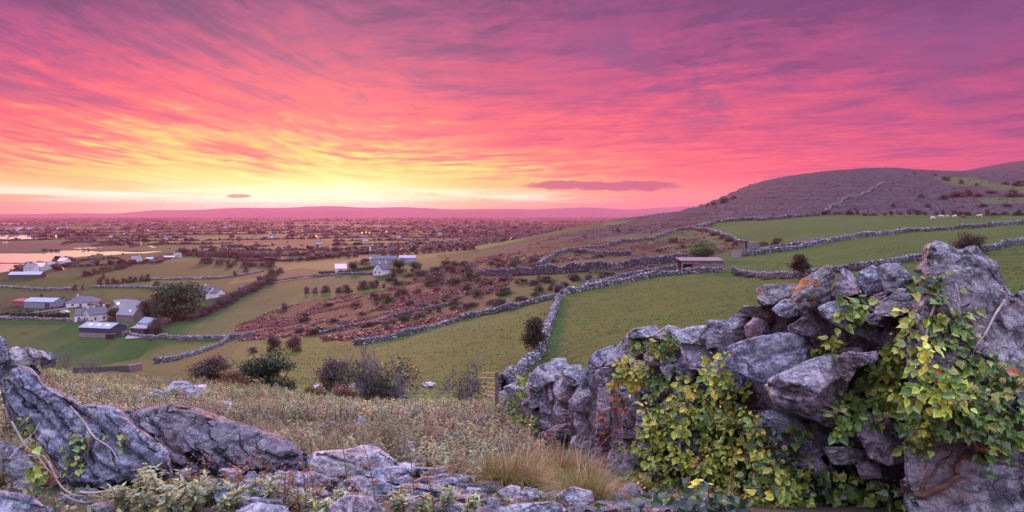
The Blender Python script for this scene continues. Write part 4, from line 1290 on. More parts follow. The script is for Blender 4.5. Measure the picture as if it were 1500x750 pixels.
field_wall([(739, 572), (752, 556), (767, 543), (782, 530)], 1.35, .42, 'low grey field wall running on from the ruined wall towards the hawthorn')
field_wall([(782, 530), (788, 518), (794, 500), (801, 485), (808, 468), (815, 450), (820, 437)], 1.3, .42, 'pale dry stone wall climbing between the two green fields beside the hawthorn')
field_wall([(824, 433), (850, 427), (880, 420), (920, 413), (960, 405), (1000, 402), (1058, 399)], 1.35, .5, 'pale dry stone wall along the top of the near field in front of the stone shed', None, .9)
field_wall([(856, 422), (900, 413), (950, 403), (990, 396)], 1.5, .5, 'second grey wall just behind the wall in front of the stone shed', MAT_WALLDK)
field_wall([(1073, 399), (1100, 404), (1140, 408), (1165, 408), (1200, 404), (1243, 397), (1300, 389), (1350, 382)], 1.25, .42, 'dry stone wall from the field gate to behind the ruined wall')
field_wall([(1400, 377), (1420, 373), (1440, 369), (1470, 363), (1510, 355), (1600, 340)], 1.35, .4, 'grey wall at the right edge behind the peaked boulder')
field_wall([(1088, 376), (1120, 372), (1167, 366), (1207, 357), (1267, 347), (1333, 340), (1400, 336), (1450, 332), (1520, 327)], 1.5, .55, 'long grey wall crossing the right hand meadows')
field_wall([(1090, 372), (1125, 367), (1165, 361), (1207, 352)], 1.3, .55, 'upper wall of the double wall left of the long meadow wall', MAT_WALLDK)
field_wall([(1022, 335), (1050, 326), (1087, 323), (1117, 323), (1167, 318), (1200, 316)], 1.9, .9, 'dark wall along the foot of the limestone hill', MAT_WALLDK, 1.0)
field_wall([(1016, 336), (1035, 338), (1060, 346), (1078, 353), (1086, 361)], 1.7, .6, 'curved wall with brambles leading to the small stone hut')
field_wall([(700, 405), (756, 404), (812, 402), (887, 397), (939, 390), (1004, 382)], 3.0, .6, 'tall dark wall below the hummocky pasture', MAT_WALLDK, 1.0)
field_wall([(786, 392), (812, 375), (838, 367), (879, 363), (909, 356), (954, 352), (991, 339), (1022, 334)], 1.7, .7, 'wall curving round the left of the hummocky pasture up to the hill', MAT_WALLDK, .8)
field_wall([(842, 367), (879, 374), (924, 374)], 1.6, .6, 'short wall inside the hummocky pasture', MAT_WALLDK)
field_wall([(1205, 314), (1217, 304), (1240, 291), (1267, 284), (1293, 268)], 2.0, 1.1, 'wall climbing straight up the limestone hill', MAT_WALLDK, 1.2)
field_wall([(818, 436), (800, 440), (760, 451), (700, 463), (650, 477), (600, 490), (565, 499), (520, 505)], 1.25, .5, 'wall with bushes along the lower edge of the bracken slope')
field_wall([(225, 533), (262, 527), (300, 515), (325, 505), (336, 497)], 1.4, .5, 'curving wall round the bottom of the farm field')
field_wall([(182, 490), (220, 497), (270, 498.5), (335, 497), (372, 493)], 1.7, .55, 'straight wall on the far side of the farm field by the barn')
field_wall([(-20, 468), (60, 469), (110, 471), (135, 473)], 1.5, .6, 'wall in front of the clipped hedge left of the barn')
field_wall([(-10, 420), (60, 425), (105, 424)], 1.4, .9, 'grey wall between the left hand plain fields', None, .9)
field_wall([(135, 421), (200, 421), (240, 423), (270, 424)], 1.4, .9, 'grey wall behind the large dark cypress', None, .9)
field_wall([(195, 410), (250, 409.5), (320, 408), (350, 404), (385, 398)], 1.4, 1.0, 'long grey wall across the pale fields left of centre', None, .9)
field_wall([(470, 489), (520, 478), (600, 461), (660, 447)], 1.0, .6, 'tumbled wall in the bracken slope', MAT_WALLDK, .9, None, .45)
field_wall([(350, 424), (380, 415), (440, 407), (500, 402), (556, 402)], 1.2, .8, 'roadside wall below the white gabled house', MAT_WALLDK)

# broken wall end at far left with leaning slates
lw = empty('broken_stone_wall', ground(40, 545))
tag(lw, 'broken wall at the left edge topped with pale leaning slates', 'stone wall')
LP = [[(-14, 495), (2, 493), (11, 503), (10, 532), (-14, 534)], [(12, 512), (24, 508), (40, 516), (52, 528), (40, 538), (14, 536)], [(22, 507), (34, 510), (44, 522), (34, 524)], [(36, 509), (48, 512), (62, 524), (52, 528)], [(48, 514), (62, 514), (76, 524), (66, 532)],
      [(58, 524), (76, 516), (84, 526), (78, 538), (60, 538)], [(-14, 530), (40, 530), (60, 540), (40, 556), (-14, 556)]]
for i, p in enumerate(LP):
    stone('stone', p, 13.6 + .2 * (i % 3) + (.4 if i == 6 else 0), .5, MAT_ROCK_PALE if 0 < i < 5 else MAT_ROCK_BLUE, 600 + i, lw, res=36, facets=7, strata=.03, layer=.2, bed=(1, 0, .6))

# low concrete wall of the old pen
g0, g1 = ground(108, 545), ground(188, 545)
cwp = empty('concrete_wall', g0)
tag(cwp, 'low dark concrete wall beyond the herbs at left', 'wall')
def slab(name, a, b_, h, t, mat, parent, down=.8):
    a, b_ = Vector(a), Vector(b_)
    d = (b_ - a); L = math.hypot(d.x, d.y); ang = math.atan2(d.y, d.x)
    M = Matrix.Translation(a - parent.location) @ Matrix.Rotation(ang, 4, 'Z')
    g = Geo()
    V = [(0, -t / 2, -down), (L, -t / 2, d.z - down), (L, t / 2, d.z - down), (0, t / 2, -down), (0, -t / 2, h), (L, -t / 2, d.z + h), (L, t / 2, d.z + h), (0, t / 2, h)]
    g.add([M @ Vector(v) for v in V], [(0, 3, 2, 1), (4, 5, 6, 7), (0, 1, 5, 4), (1, 2, 6, 5), (2, 3, 7, 6), (3, 0, 4, 7)])
    return g.obj(name, mat, parent)
slab('wall_panel', g0, g1, .95, .25, simple('dark_concrete', (.07, .062, .065), .9, .4, 1), cwp)
pe_ = Vector(g1) + Vector((.6, .3, 0))
slab('end_pillar', g1, pe_ + Vector((.5, 1.2, 0)), .95, .5, simple('reddish_stone', (.17, .11, .10), .9, .4, 2), cwp)

# ------------------------------------------------------------------ trees and bushes
def leaf_cloud(n, clumps, rg, leaf, cols, up=.3, aspect=1.0):
    """n leaf faces gathered in clumps [(centre, radii)]"""
    wts = np.array([np.prod(r_) ** (2 / 3.) for _, r_ in clumps]); wts /= wts.sum()
    k = rg.choice(len(clumps), n, p=wts)
    C_ = np.array([c for c, _ in clumps])[k]; Rr = np.array([r_ for _, r_ in clumps])[k]
    d = rg.normal(size=(n, 3)); d /= np.linalg.norm(d, axis=1, keepdims=True)
    rad = rg.random(n) ** .42
    pos = C_ + d * Rr * rad[:, None] * rg.uniform(.85, 1.15, (n, 1))
    nrm = d * .7 + rg.normal(size=(n, 3)) * .55 + np.array([0, 0, up])
    nrm /= np.linalg.norm(nrm, axis=1, keepdims=True)
    t = np.cross(nrm, rg.normal(size=(n, 3))); t /= np.linalg.norm(t, axis=1, keepdims=True)
    b_ = np.cross(nrm, t)
    s = leaf * rg.uniform(.6, 1.35, (n, 1))
    V = np.stack([pos - t * s, pos + b_ * s * .5 * aspect, pos + t * s, pos - b_ * s * .5 * aspect], 1).reshape(-1, 3)
    Fq = np.arange(n * 4).reshape(-1, 4)
    cols = np.array(cols)
    cc = cols[(k * 7 + rg.integers(0, 2, n)) % len(cols)] * rg.uniform(.7, 1.3, (n, 1))
    return V, Fq, np.repeat(cc, 4, 0)

def branches(rg, base, height, spread, n, rad, levels=2, droop=0.0, tubes=None, k=4, start=.05):
    """limbs and twigs as tubes"""
    tubes = [] if tubes is None else tubes
    def grow(p, d, L, r_, lev):
        m_ = 5
        pts = [np.array(p)]
        dd = np.array(d, float)
        for i in range(m_):
            dd = dd + rg.normal(0, .16, 3) + np.array([0, 0, -droop])
            dd /= np.linalg.norm(dd)
            pts.append(pts[-1] + dd * L / m_)
        tubes.append((pts, np.linspace(r_, r_ * .3, len(pts)), k if lev > 0 else 3))
        if lev > 0:
            for _ in range(rg.integers(4, 7)):
                i = rg.integers(1, m_ + 1)
                nd = (pts[i] - pts[i - 1]); nd /= np.linalg.norm(nd)
                nd = nd + rg.normal(0, .55, 3) + np.array([0, 0, .1])
                grow(pts[i], nd, L * rg.uniform(.4, .7), r_ * .45, lev - 1)
    for i in range(n):
        a = 2 * math.pi * (i + rg.uniform(-.3, .3)) / n
        d = np.array([math.cos(a) * spread, math.sin(a) * spread, 1.0]); d /= np.linalg.norm(d)
        grow(np.array(base) + np.array([0, 0, height * start]), d, height * rg.uniform(.7, 1.0), rad, levels)
    return tubes

def tubes_mesh(name, tubes):
    V, Fq, n0 = [], [], 0
    for pts, rr_, k in tubes:
        v_, q_ = tube_np(pts, rr_, k)
        V.append(v_); Fq.append(q_ + n0); n0 += len(v_)
    return mesh_np(name, np.concatenate(V), np.concatenate(Fq))

# every plant prototype is 1 m high and about 1 m wide; a copy is scaled to its size
def crown_proto(seed, cols, n=900, leaf=.05, ncl=14, trunk=.0, flat=.0, low=.05, wob=.32):
    rg = np.random.default_rng(seed)
    cl = []
    sh_ = rg.uniform(.05, .35) if not trunk else 0
    c0 = trunk + (1 - trunk) * .5
    for i in range(ncl):
        d = rg.normal(size=3); d /= np.linalg.norm(d)
        rad = rg.uniform(.25, 1.0)
        c = np.array([d[0] * .34 * rad, d[1] * .34 * rad, c0 + d[2] * (1 - trunk) * .34 * rad])
        r_ = rg.uniform(.10, .10 + wob * .5)
        c[0] += sh_ * (c[2] - .3); c[2] *= rg.uniform(.8, 1.1)
        cl.append((c, (r_ * rg.uniform(.7, 1.4), r_ * rg.uniform(.7, 1.4), r_ * rg.uniform(.5, 1.0))))
    if not trunk:
        for i in range(5):
            a = rg.uniform(0, 6.28)
            cl.append((np.array([math.cos(a) * .28, math.sin(a) * .28, .14]), (.2, .2, .16)))
    V, Fq, c = leaf_cloud(n, cl, rg, leaf, cols)
    V[:, 2] = np.maximum(V[:, 2], 0.0)
    crown = mesh_np('crown', V, Fq, c)
    tb = []
    for pts, rr_, k in branches(rg, (0, 0, -.08), .78 if not trunk else .75, .55 if not trunk else .45, 4, .018, 1, start=.0):
        tb.append((pts, rr_, k))
    tb.append(([(0, 0, -.1), (.01, 0, max(trunk, .2)), (.02, .01, .6)], np.array([.035, .028, .012]), 6))
    return crown, tubes_mesh('trunk', tb)

DKG = [(.016, .038, .012), (.022, .052, .015), (.011, .028, .010), (.030, .052, .018)]
BRN = [(.06, .032, .026), (.08, .045, .03), (.045, .026, .022), (.07, .05, .025)]
OLV = [(.06, .055, .022), (.075, .06, .03), (.045, .04, .02), (.09, .055, .03)]
MAU = [(.085, .055, .055), (.065, .042, .045), (.10, .07, .06), (.055, .035, .035)]
RED = [(.14, .045, .03), (.11, .04, .028), (.16, .07, .03), (.07, .04, .025)]
BRG = [(.05, .085, .022), (.065, .10, .028), (.035, .06, .018), (.08, .10, .03)]
ORG = [(.17, .075, .025), (.13, .06, .025), (.10, .07, .03)]
PROT = {}
for nm, cols in (('dark', DKG), ('brown', BRN), ('olive', OLV), ('mauve', MAU), ('red', RED), ('bright', BRG), ('orange', ORG)):
    PROT[nm] = [crown_proto(hash_, cols, 800, .048, 11) for hash_ in (3 + len(nm), 40 + len(nm), 90 + len(nm), 140 + len(nm), 190 + len(nm))]
    PROT[nm + '_hi'] = [crown_proto(55 + len(nm), cols, 5200, .024, 26)]
    PROT[nm + '_mid'] = [crown_proto(s0 + len(nm), cols, 2400, .030, nc) for s0, nc in ((300, 9), (340, 13), (380, 18), (420, 7))]
PROT['cypress'] = [crown_proto(5, DKG, 9000, .020, 40, wob=.22)]
PROT['hawthorn'] = [crown_proto(8, [(.035, .028, .016), (.05, .034, .02), (.026, .022, .013), (.055, .045, .02)], 5200, .026, 22, trunk=.30)]
TREES = 0
def plant(name, px, py, wpx, hpx, kind, label, group=None, tilt=0.0, cat=None, parts=True):
    g = ground(px, py)
    wm, hm_ = wpx / F * g[1], hpx / F * g[1]
    if kind + '_mid' in PROT and wpx >= 10: kind = kind + '_mid'
    cr, tr = random.choice(PROT[kind])
    rt = empty(name, (g[0], g[1], g[2] - .02 * hm_), random.uniform(0, 6.28))
    rt.scale = (wm * 1.25, wm * 1.2 * random.uniform(.8, 1.1), hm_ * 1.2)
    link('crown', cr, MAT_LEAF, rt)
    link('trunk', tr, MAT_BARK, rt)
    tag(rt, label, cat or ('tree' if 'tree' in name else 'bush'), group)
    return rt

plant('cypress_tree', 258, 469, 82, 64, 'cypress', 'very large dark cypress standing behind the farmhouse')
plant('cypress_tree', 228, 463, 46, 30, 'cypress', 'smaller dark tree spreading from the left side of the large cypress')
plant('hawthorn_tree', 783, 528, 36, 54, 'hawthorn', 'round topped dark hawthorn standing against the pale field wall')
plant('bush', 395, 571, 76, 56, 'dark_hi', 'large dark green bush at the edge of the herb slope', cat='bush')
plant('bush', 306, 560, 62, 36, 'brown_hi', 'low brown bush left of the large dark green bush')
plant('bush', 345, 566, 46, 22, 'orange_hi', 'rusty low bush just left of the large dark green bush')
plant('bush', 484, 574, 50, 48, 'mauve_hi', 'purplish thorn bush left of the bare thicket')
plant('bush', 506, 588, 46, 20, 'orange_hi', 'rusty undergrowth bush at the foot of the bare thicket')
plant('bush', 700, 604, 34, 12, 'orange_hi', 'low reddish bush before the farm gate')
plant('bush', 1172, 410, 34, 32, 'hawthorn', 'dark brown bush by the wall behind the orange lichened stone')
plant('bush', 1417, 376, 48, 33, 'brown_hi', 'wide brown bush behind the peaked boulder')
plant('bush', 1027, 385, 46, 28, 'bright_hi', 'bright green bush behind the flat roofed stone shed')
plant('bush', 1038, 387, 20, 10, 'mauve', 'small mauve bush in front of the bright green bush')
plant('bush', 1137, 360, 18, 15, 'brown', 'small brown bush right of the stone hut')
plant('bush', 402, 514, 22, 22, 'brown_hi', 'brown thorn bush left of the pair below the bracken')
plant('bush', 429, 515, 24, 22, 'brown_hi', 'darker brown thorn bush right of the pair below the bracken')
plant('bush', 371, 517, 18, 11, 'mauve', 'low mauve bush in the corner of the farm field')
plant('bush', 518, 400, 17, 18, 'dark_hi', 'rounded dark evergreen in the garden of the pink roofed house')
plant('bush', 585, 399, 26, 21, 'dark_hi', 'big dark garden bush right of the white gabled house')
plant('bush', 608, 398, 20, 15, 'dark_hi', 'dark round bush right of the big garden bush')
plant('bush', 535, 388, 20, 12, 'mauve', 'mauve bushes behind the clipped garden hedge')
plant('bush', 167, 470, 18, 20, 'dark_hi', 'dark tree bush beside the farmhouse gable')
plant('bush', 181, 469, 16, 16, 'brown', 'brown bush beside the lit farm lamp')
plant('bush', 228, 490, 24, 24, 'mauve_hi', 'tall mauve bush at the end of the farm yard')
plant('bush', 652, 392, 16, 14, 'orange', 'orange autumn tree at the top of the bracken')
for px, py, w_, h_, k in ((450, 430, 9, 11, 'brown'), (461, 430, 9, 11, 'mauve'), (477, 429, 16, 14, 'mauve'), (497, 429, 13, 11, 'olive'), (509, 429, 16, 15, 'brown'), (533, 424, 20, 16, 'brown'), (545, 423, 14, 15, 'mauve'), (552, 420, 9, 12, 'brown'),
                          (569, 413, 14, 11, 'mauve'), (576, 413, 10, 16, 'brown'), (580, 418, 9, 11, 'dark')):
    plant('bush', px, py, w_, h_, k, 'brown thorn bush in the row above the bracken slope', 'thorn bushes above the bracken')
for px, py, w_, h_, k in ((417, 453, 9, 9, 'mauve'), (449, 470, 16, 12, 'dark'), (462, 490, 24, 14, 'dark'), (440, 488, 16, 10, 'brown'), (488, 472, 16, 8, 'olive'), (503, 480, 14, 11, 'mauve'), (567, 484, 9, 11, 'mauve'), (540, 478, 18, 8, 'brown'),
                          (574, 471, 13, 7, 'red'), (596, 467, 13, 8, 'mauve'), (521, 448, 16, 10, 'red'), (480, 448, 20, 8, 'red'), (600, 448, 16, 9, 'brown'), (622, 452, 14, 8, 'olive'), (668, 446, 16, 10, 'dark'), (655, 438, 18, 9, 'olive'), (690, 450, 16, 9, 'dark'), (700, 432, 18, 11, 'brown'), (732, 452, 20, 16, 'brown'), (719, 446, 14, 9, 'mauve'),
                          (740, 430, 16, 10, 'olive'), (665, 418, 24, 14, 'olive'), (640, 414, 20, 11, 'brown'), (690, 410, 26, 12, 'dark'), (716, 418, 18, 9, 'olive'), (742, 412, 22, 10, 'brown'), (765, 416, 16, 9, 'olive'), (782, 418, 20, 10, 'brown'), (804, 414, 20, 10, 'dark'), (620, 404, 20, 10, 'brown'), (642, 398, 16, 10, 'mauve'), (678, 398, 18, 8, 'red'),
                          (500, 497, 12, 6, 'dark'), (478, 500, 10, 6, 'brown'), (530, 462, 12, 6, 'olive'), (560, 452, 14, 7, 'brown'), (610, 430, 14, 8, 'red'), (640, 426, 14, 7, 'red')):
    plant('bush', px, py, w_ * 1.35, h_, k, 'scrubby bush growing among the rusty bracken', 'scrub bushes in the bracken')
for i in range(95):
    px = random.uniform(545, 815); py = np.interp(px, [545, 640, 720, 815], [455, 425, 415, 412]) + random.uniform(-32, 34)
    if py > np.interp(px, [545, 600, 700, 815], [498, 484, 460, 436]) - 4:
        continue
    plant('bush', px, py, random.uniform(8, 26), random.uniform(5, 12), random.choice(['brown', 'olive', 'dark', 'red', 'mauve']), 'scrubby bush growing among the rusty bracken', 'scrub bushes in the bracken')
for px, py, w_, h_, k in ((842, 412, 24, 14, 'brown'), (862, 410, 16, 9, 'olive'), (890, 406, 40, 13, 'olive'), (920, 403, 22, 8, 'olive'), (955, 400, 24, 8, 'brown'), (980, 397, 22, 7, 'red'), (828, 424, 16, 12, 'brown'), (790, 431, 18, 14, 'brown'), (770, 442, 14, 8, 'mauve')):
    plant('bush', px, py, w_, h_, k, 'bramble bush along the foot of the tall dark wall', 'bushes below the tall dark wall')
for px, py, w_, h_, k in ((1045, 345, 18, 6, 'red'), (1058, 350, 12, 8, 'brown'), (1068, 354, 14, 9, 'brown'), (1078, 360, 10, 9, 'olive'), (1030, 339, 20, 5, 'red'), (986, 355, 18, 9, 'red'), (1000, 363, 16, 6, 'red'), (968, 369, 14, 5, 'red'), (1082, 404, 20, 7, 'brown'), (1100, 407, 24, 6, 'brown'), (1122, 410, 18, 5, 'red'), (1120, 360, 14, 6, 'brown'), (850, 371, 24, 6, 'red'), (880, 376, 30, 6, 'brown'), (905, 340, 8, 6, 'dark'), (1260, 397, 26, 8, 'brown'), (1290, 392, 22, 6, 'brown')):
    plant('bush', px, py, w_, h_, k, 'low rusty bramble against a pasture wall', 'brambles on the pasture walls')
for i in range(26):
    px = 1195 + i * 12.5 + random.uniform(-4, 4)
    plant('bush', px, 315.5 + random.uniform(-1.2, .3), random.uniform(7, 16), random.uniform(4, 10), random.choice(['brown', 'dark', 'mauve']), 'dark scrub bush along the foot of the limestone hill', 'scrub at the foot of the hill')
for px, py, w_, h_ in ((1385, 264, 14, 6), (1407, 269, 9, 6), (1432, 272, 7, 4), (1472, 270, 12, 5), (1490, 272, 18, 8), (1452, 283, 14, 5), (1487, 288, 22, 10), (1432, 288, 14, 6), (1400, 288, 26, 9), (1420, 286, 16, 9), (1380, 292, 18, 7), (1350, 290, 14, 5), (1060, 297, 18, 8), (1046, 300, 10, 5), (1036, 303, 7, 4), (1075, 291, 10, 5), (1340, 255, 6, 3), (1370, 257, 8, 3), (1308, 305, 8, 8), (1360, 304, 10, 6), (1440, 303, 16, 6), (1475, 303, 14, 6)):
    plant('bush', px, py, w_, h_, random.choice(['brown', 'dark']), 'dark thorn bush on the bare limestone hill', 'bushes on the limestone hill')

def row(name, p0, p1, n, w_, h_, kinds, label, group):
    for i in range(n):
        f = (i + random.uniform(-.3, .3)) / max(1, n - 1)
        f = min(1, max(0, f))
        plant(name, p0[0] + (p1[0] - p0[0]) * f, p0[1] + (p1[1] - p0[1]) * f, w_ * random.uniform(.7, 1.3), h_ * random.uniform(.7, 1.3), random.choice(kinds), label, group)
row('bush', (280, 470), (335, 446), 9, 17, 13, ['mauve', 'brown'], 'mauve hedgerow bush running up from the large cypress', 'hedgerow beside the large cypress')
row('bush', (318, 452), (398, 414), 12, 18, 14, ['mauve', 'brown'], 'mauve hedgerow bush running up from the large cypress', 'hedgerow beside the large cypress')
row('bush', (370, 424), (410, 400), 7, 15, 12, ['brown', 'mauve'], 'mauve hedgerow bush running up from the large cypress', 'hedgerow beside the large cypress')
row('tree', (124, 405), (190, 391), 11, 10, 9, ['brown', 'olive'], 'hedge tree in the slanting row across the fields by the shore', 'slanting tree row by the shore')
row('tree', (146, 417), (218, 412), 9, 10, 9, ['brown', 'dark'], 'tree in the short row behind the farm roofs', 'tree row behind the farm')
row('tree', (265, 374), (405, 381), 20, 15, 10, ['brown', 'olive', 'red'], 'tree of the wood left of the middle distance', 'trees of the plain wood')
row('tree', (300, 386), (400, 392), 12, 13, 9, ['brown', 'red'], 'tree of the wood left of the middle distance', 'trees of the plain wood')
row('tree', (405, 372), (560, 366), 16, 12, 7, ['brown', 'red', 'olive'], 'hedge tree beyond the white gabled house', 'hedge trees beyond the white house')
row('tree', (440, 382), (520, 376), 8, 10, 7, ['brown', 'olive'], 'hedge tree beyond the white gabled house', 'hedge trees beyond the white house')
row('tree', (560, 376), (690, 366), 14, 11, 7, ['brown', 'red', 'olive'], 'hedge tree beyond the white gabled house', 'hedge trees beyond the white house')
row('tree', (95, 358), (135, 351), 6, 9, 6, ['brown'], 'tree by the upper pool of the estuary', 'trees by the upper pool')
row('tree', (150, 358), (190, 357), 6, 9, 6, ['brown', 'olive'], 'tree beside the head of the estuary', 'trees at the estuary head')
row('bush', (60, 437), (120, 444), 8, 8, 6, ['brown', 'olive'], 'garden bush around the left hand farm sheds', 'garden bushes at the farm')
row('bush', (96, 450), (165, 450), 9, 10, 8, ['brown', 'orange', 'olive'], 'garden bush around the left hand farm sheds', 'garden bushes at the farm')
row('bush', (-5, 462), (48, 458), 7, 11, 5, ['brown', 'olive'], 'low hedge bush left of the clipped farm hedge', 'low hedge at far left')
row('bush', (60, 456), (100, 450), 6, 9, 4, ['brown', 'olive'], 'low hedge bush left of the clipped farm hedge', 'low hedge at far left')
row('bush', (100, 388), (140, 378), 6, 7, 5, ['brown'], 'shrub beside the shore houses', 'shrubs at the shore houses')
for px, py, w_, h_, lab in ((109, 425, 9, 8, 'round bush on the wall left of the farm'), (121, 424, 6, 7, 'thin bush right of the round bush on the field wall'), (344, 405, 7, 9, 'small lone tree on the long grey wall'), (360, 399, 8, 10, 'taller lone tree at the bend of the long grey wall'), (337, 392, 12, 7, 'rounded bush above the long grey wall'), (230, 420, 12, 10, 'round bush just left of the cypress top'), (152, 409, 5, 9, 'slim lone tree in the pale field')):
    plant('tree' if 'tree' in lab else 'bush', px, py, w_, h_, 'brown', lab)

# clipped hedges
def hedge(pts, h, t, label, cols=BRG):
    P, T, N = path_world(pts, 2.5)
    z = H(P[:, 0], P[:, 1]); rg = np.random.default_rng(len(P))
    cl = [((x, y, zz_ + h * f), (1.6, t, h * .34)) for (x, y), zz_ in zip(P, z) for f in (.3, .68)]
    V, Fq, c = leaf_cloud(4200, cl, rg, .32, cols)
    org = np.array([P[0, 0], P[0, 1], z[0]])
    o = link('hedge', mesh_np('hedge', V - org, Fq, c), MAT_LEAF, None, org)
    tag(o, label, 'hedge')
hedge([(20, 466.5), (50, 467), (80, 467)], 3.2, 1.1, 'clipped dark green hedge in front of the farmhouse garden', [(.025, .05, .016), (.035, .06, .02), (.02, .038, .014)])
hedge([(78, 467), (97, 467)], 3.0, 1.1, 'shorter darker hedge at the right end of the clipped hedge', DKG)
hedge([(523, 397), (553, 394)], 2.2, 1.0, 'bright clipped garden hedge left of the white gabled house')
hedge([(470, 401), (512, 399)], 1.5, 1.0, 'low garden hedge in front of the pink roofed house', OLV)

# bare thickets near at hand
def bare(name, px, py, wpx, hpx, label, seed, n=9, lev=2, mat=MAT_TWIG, under=None, spread=1.1, rad=.035, cols=MAU):
    g = ground(px, py); k = 1 / F * g[1]
    rg = np.random.default_rng(seed)
    tb = branches(rg, (0, 0, 0), .9, spread, n, .02, lev, .02)
    V = np.concatenate([np.array(p) for p, _, _ in tb])
    sx = wpx * k / np.ptp(V[:, 0]); sy = sx * .9; sz = hpx * k / V[:, 2].max()
    tb = [([np.array(q_) * (sx, sy, sz) + (0, 0, -.1) for q_ in p], np.maximum(np.array(r_) * max(sx, sz) * rad / .035, .0075), kk) for p, r_, kk in tb]
    rt = empty(name, g)
    link('branches', tubes_mesh('branches', tb), mat, rt)
    if under:
        cl = [((rg.uniform(-.3, .3) * wpx * k, rg.uniform(-.3, .3) * wpx * k, hpx * k * rg.uniform(.15, .55)), (wpx * k * .14, wpx * k * .14, hpx * k * .2)) for _ in range(12)]
        V, Fq, c = leaf_cloud(under, cl, rg, .06, cols)
        link('foliage', mesh_np('foliage', V, Fq, c), MAT_LEAF, rt)
    tag(rt, label, 'bush')
    return rt
bare('bare_thicket', 548, 594, 165, 112, 'big bare grey thorn thicket in the middle of the slope', 3, 20, 3, MAT_TWIG, 2600, 1.35, .012, DKG + BRN)
bare('bare_tree', 681, 593, 82, 88, 'small bare thorn tree left of the farm gate', 5, 7, 3, MAT_TWIG, 500, .75, .02, OLV + MAU)
bare('bare_bush', 52, 540, 44, 50, 'bare mauve shrub behind the broken wall at far left', 6, 9, 2, MAT_TWIG, 700, .9, .02, MAU)
bare('bare_bush', 95, 546, 40, 48, 'tall twiggy mauve shrub right of the broken wall', 7, 9, 2, MAT_TWIG, 900, .6, .02, MAU)
bare('bare_bush', 128, 548, 44, 32, 'low twiggy shrub before the concrete wall', 8, 9, 2, MAT_TWIG, 500, .9, .02, MAU)
bare('bare_bush', 4, 530, 26, 40, 'thin bare shrub at the extreme left edge', 9, 7, 2, MAT_TWIG, 300, .6, .02, MAU)
bare('bare_bush', 462, 584, 40, 26, 'sparse rusty shrub right of the large dark green bush', 10, 8, 2, MAT_TWIG, 500, .9, .02, ORG)

# far hedgerows and woods of the plain, one mass
rg = np.random.default_rng(4)
n = 900000
cr_ = np.exp(rg.uniform(math.log(760), math.log(9000), n)); ct = rg.uniform(R(-44), R(20), n)
cx_, cy_ = np.sin(ct) * cr_, np.cos(ct) * cr_
ri, rj, rf_, rg_ = row_of(cx_, cy_)
I = ri.astype(np.int64); J = rj.astype(np.int64)
hh1 = _hash(I, J, I * 0 + 1, 91); hh2 = _hash(I, J, I * 0 + 2, 92)
wd = fbm2(cx_, cy_, .0021, 4, 41)
ok = (rf_ < .05) & (hh1 < .80) & (rg.random(n) < .85) | (rg_ < .012) & (hh2 < .6) & (rg.random(n) < .5) | (wd > .26) & (rg.random(n) < .05) | (rg.random(n) < .0012)
zc = H(cx_[ok], cy_[ok], False)
cx_, cy_, cr_ = cx_[ok], cy_[ok], cr_[ok]
ok = (np.abs(zc - PLAIN) < 2.6) | ((zc < -30) & (cr_ > 750))
for poly in WATER + [marsh]:
    ok &= ~in_poly(cx_, cy_, poly)
cx_, cy_, zc, cr_ = cx_[ok], cy_[ok], zc[ok], cr_[ok]
m_ = min(len(cx_), 26000)
print('hedge', len(cx_))
cx_, cy_, zc, cr_ = cx_[:m_], cy_[:m_], zc[:m_], cr_[:m_]
hgt = rg.uniform(1.4, 3.3, m_) * (1 + (rg.random(m_) < .10) * 1.4) * np.clip(cr_[:m_] / 1800, .75, 1.3)
scl = np.stack([hgt * rg.uniform(.7, 1.6, m_), hgt * rg.uniform(.7, 1.6, m_), hgt * .62], 1)
pal2 = np.array(BRN + OLV[:2] + DKG[:1] + RED[:1])
vc = pal2[rg.integers(0, len(pal2), m_)] * .5
blob = [ICO_V * (1 + np.random.default_rng(20 + k).uniform(-.42, .3, (len(ICO_V), 1))) for k in range(4)]
Vs, Fs, Cs, n0 = [], [], [], 0
for k in range(4):
    s_ = np.arange(k, m_, 4)
    v_, f_, c_ = scatter(blob[k], ICO_F, np.stack([cx_[s_], cy_[s_], zc[s_] + hgt[s_] * .45], 1), rand_rot(len(s_), rg, .5), scl[s_], vc[s_])
    Vs.append(v_); Fs.append(f_ + n0); Cs.append(c_); n0 += len(v_)
o = link('far_hedgerows', mesh_np('far_hedgerows', np.concatenate(Vs), np.concatenate(Fs), np.concatenate(Cs)), MAT_LEAF)
tag(o, 'far hedgerows and woods spread over the plain', 'hedgerows', None, 'stuff')

BRK_ = [(.115, .014, .015), (.09, .013, .014), (.06, .014, .014), (.08, .020, .014)]
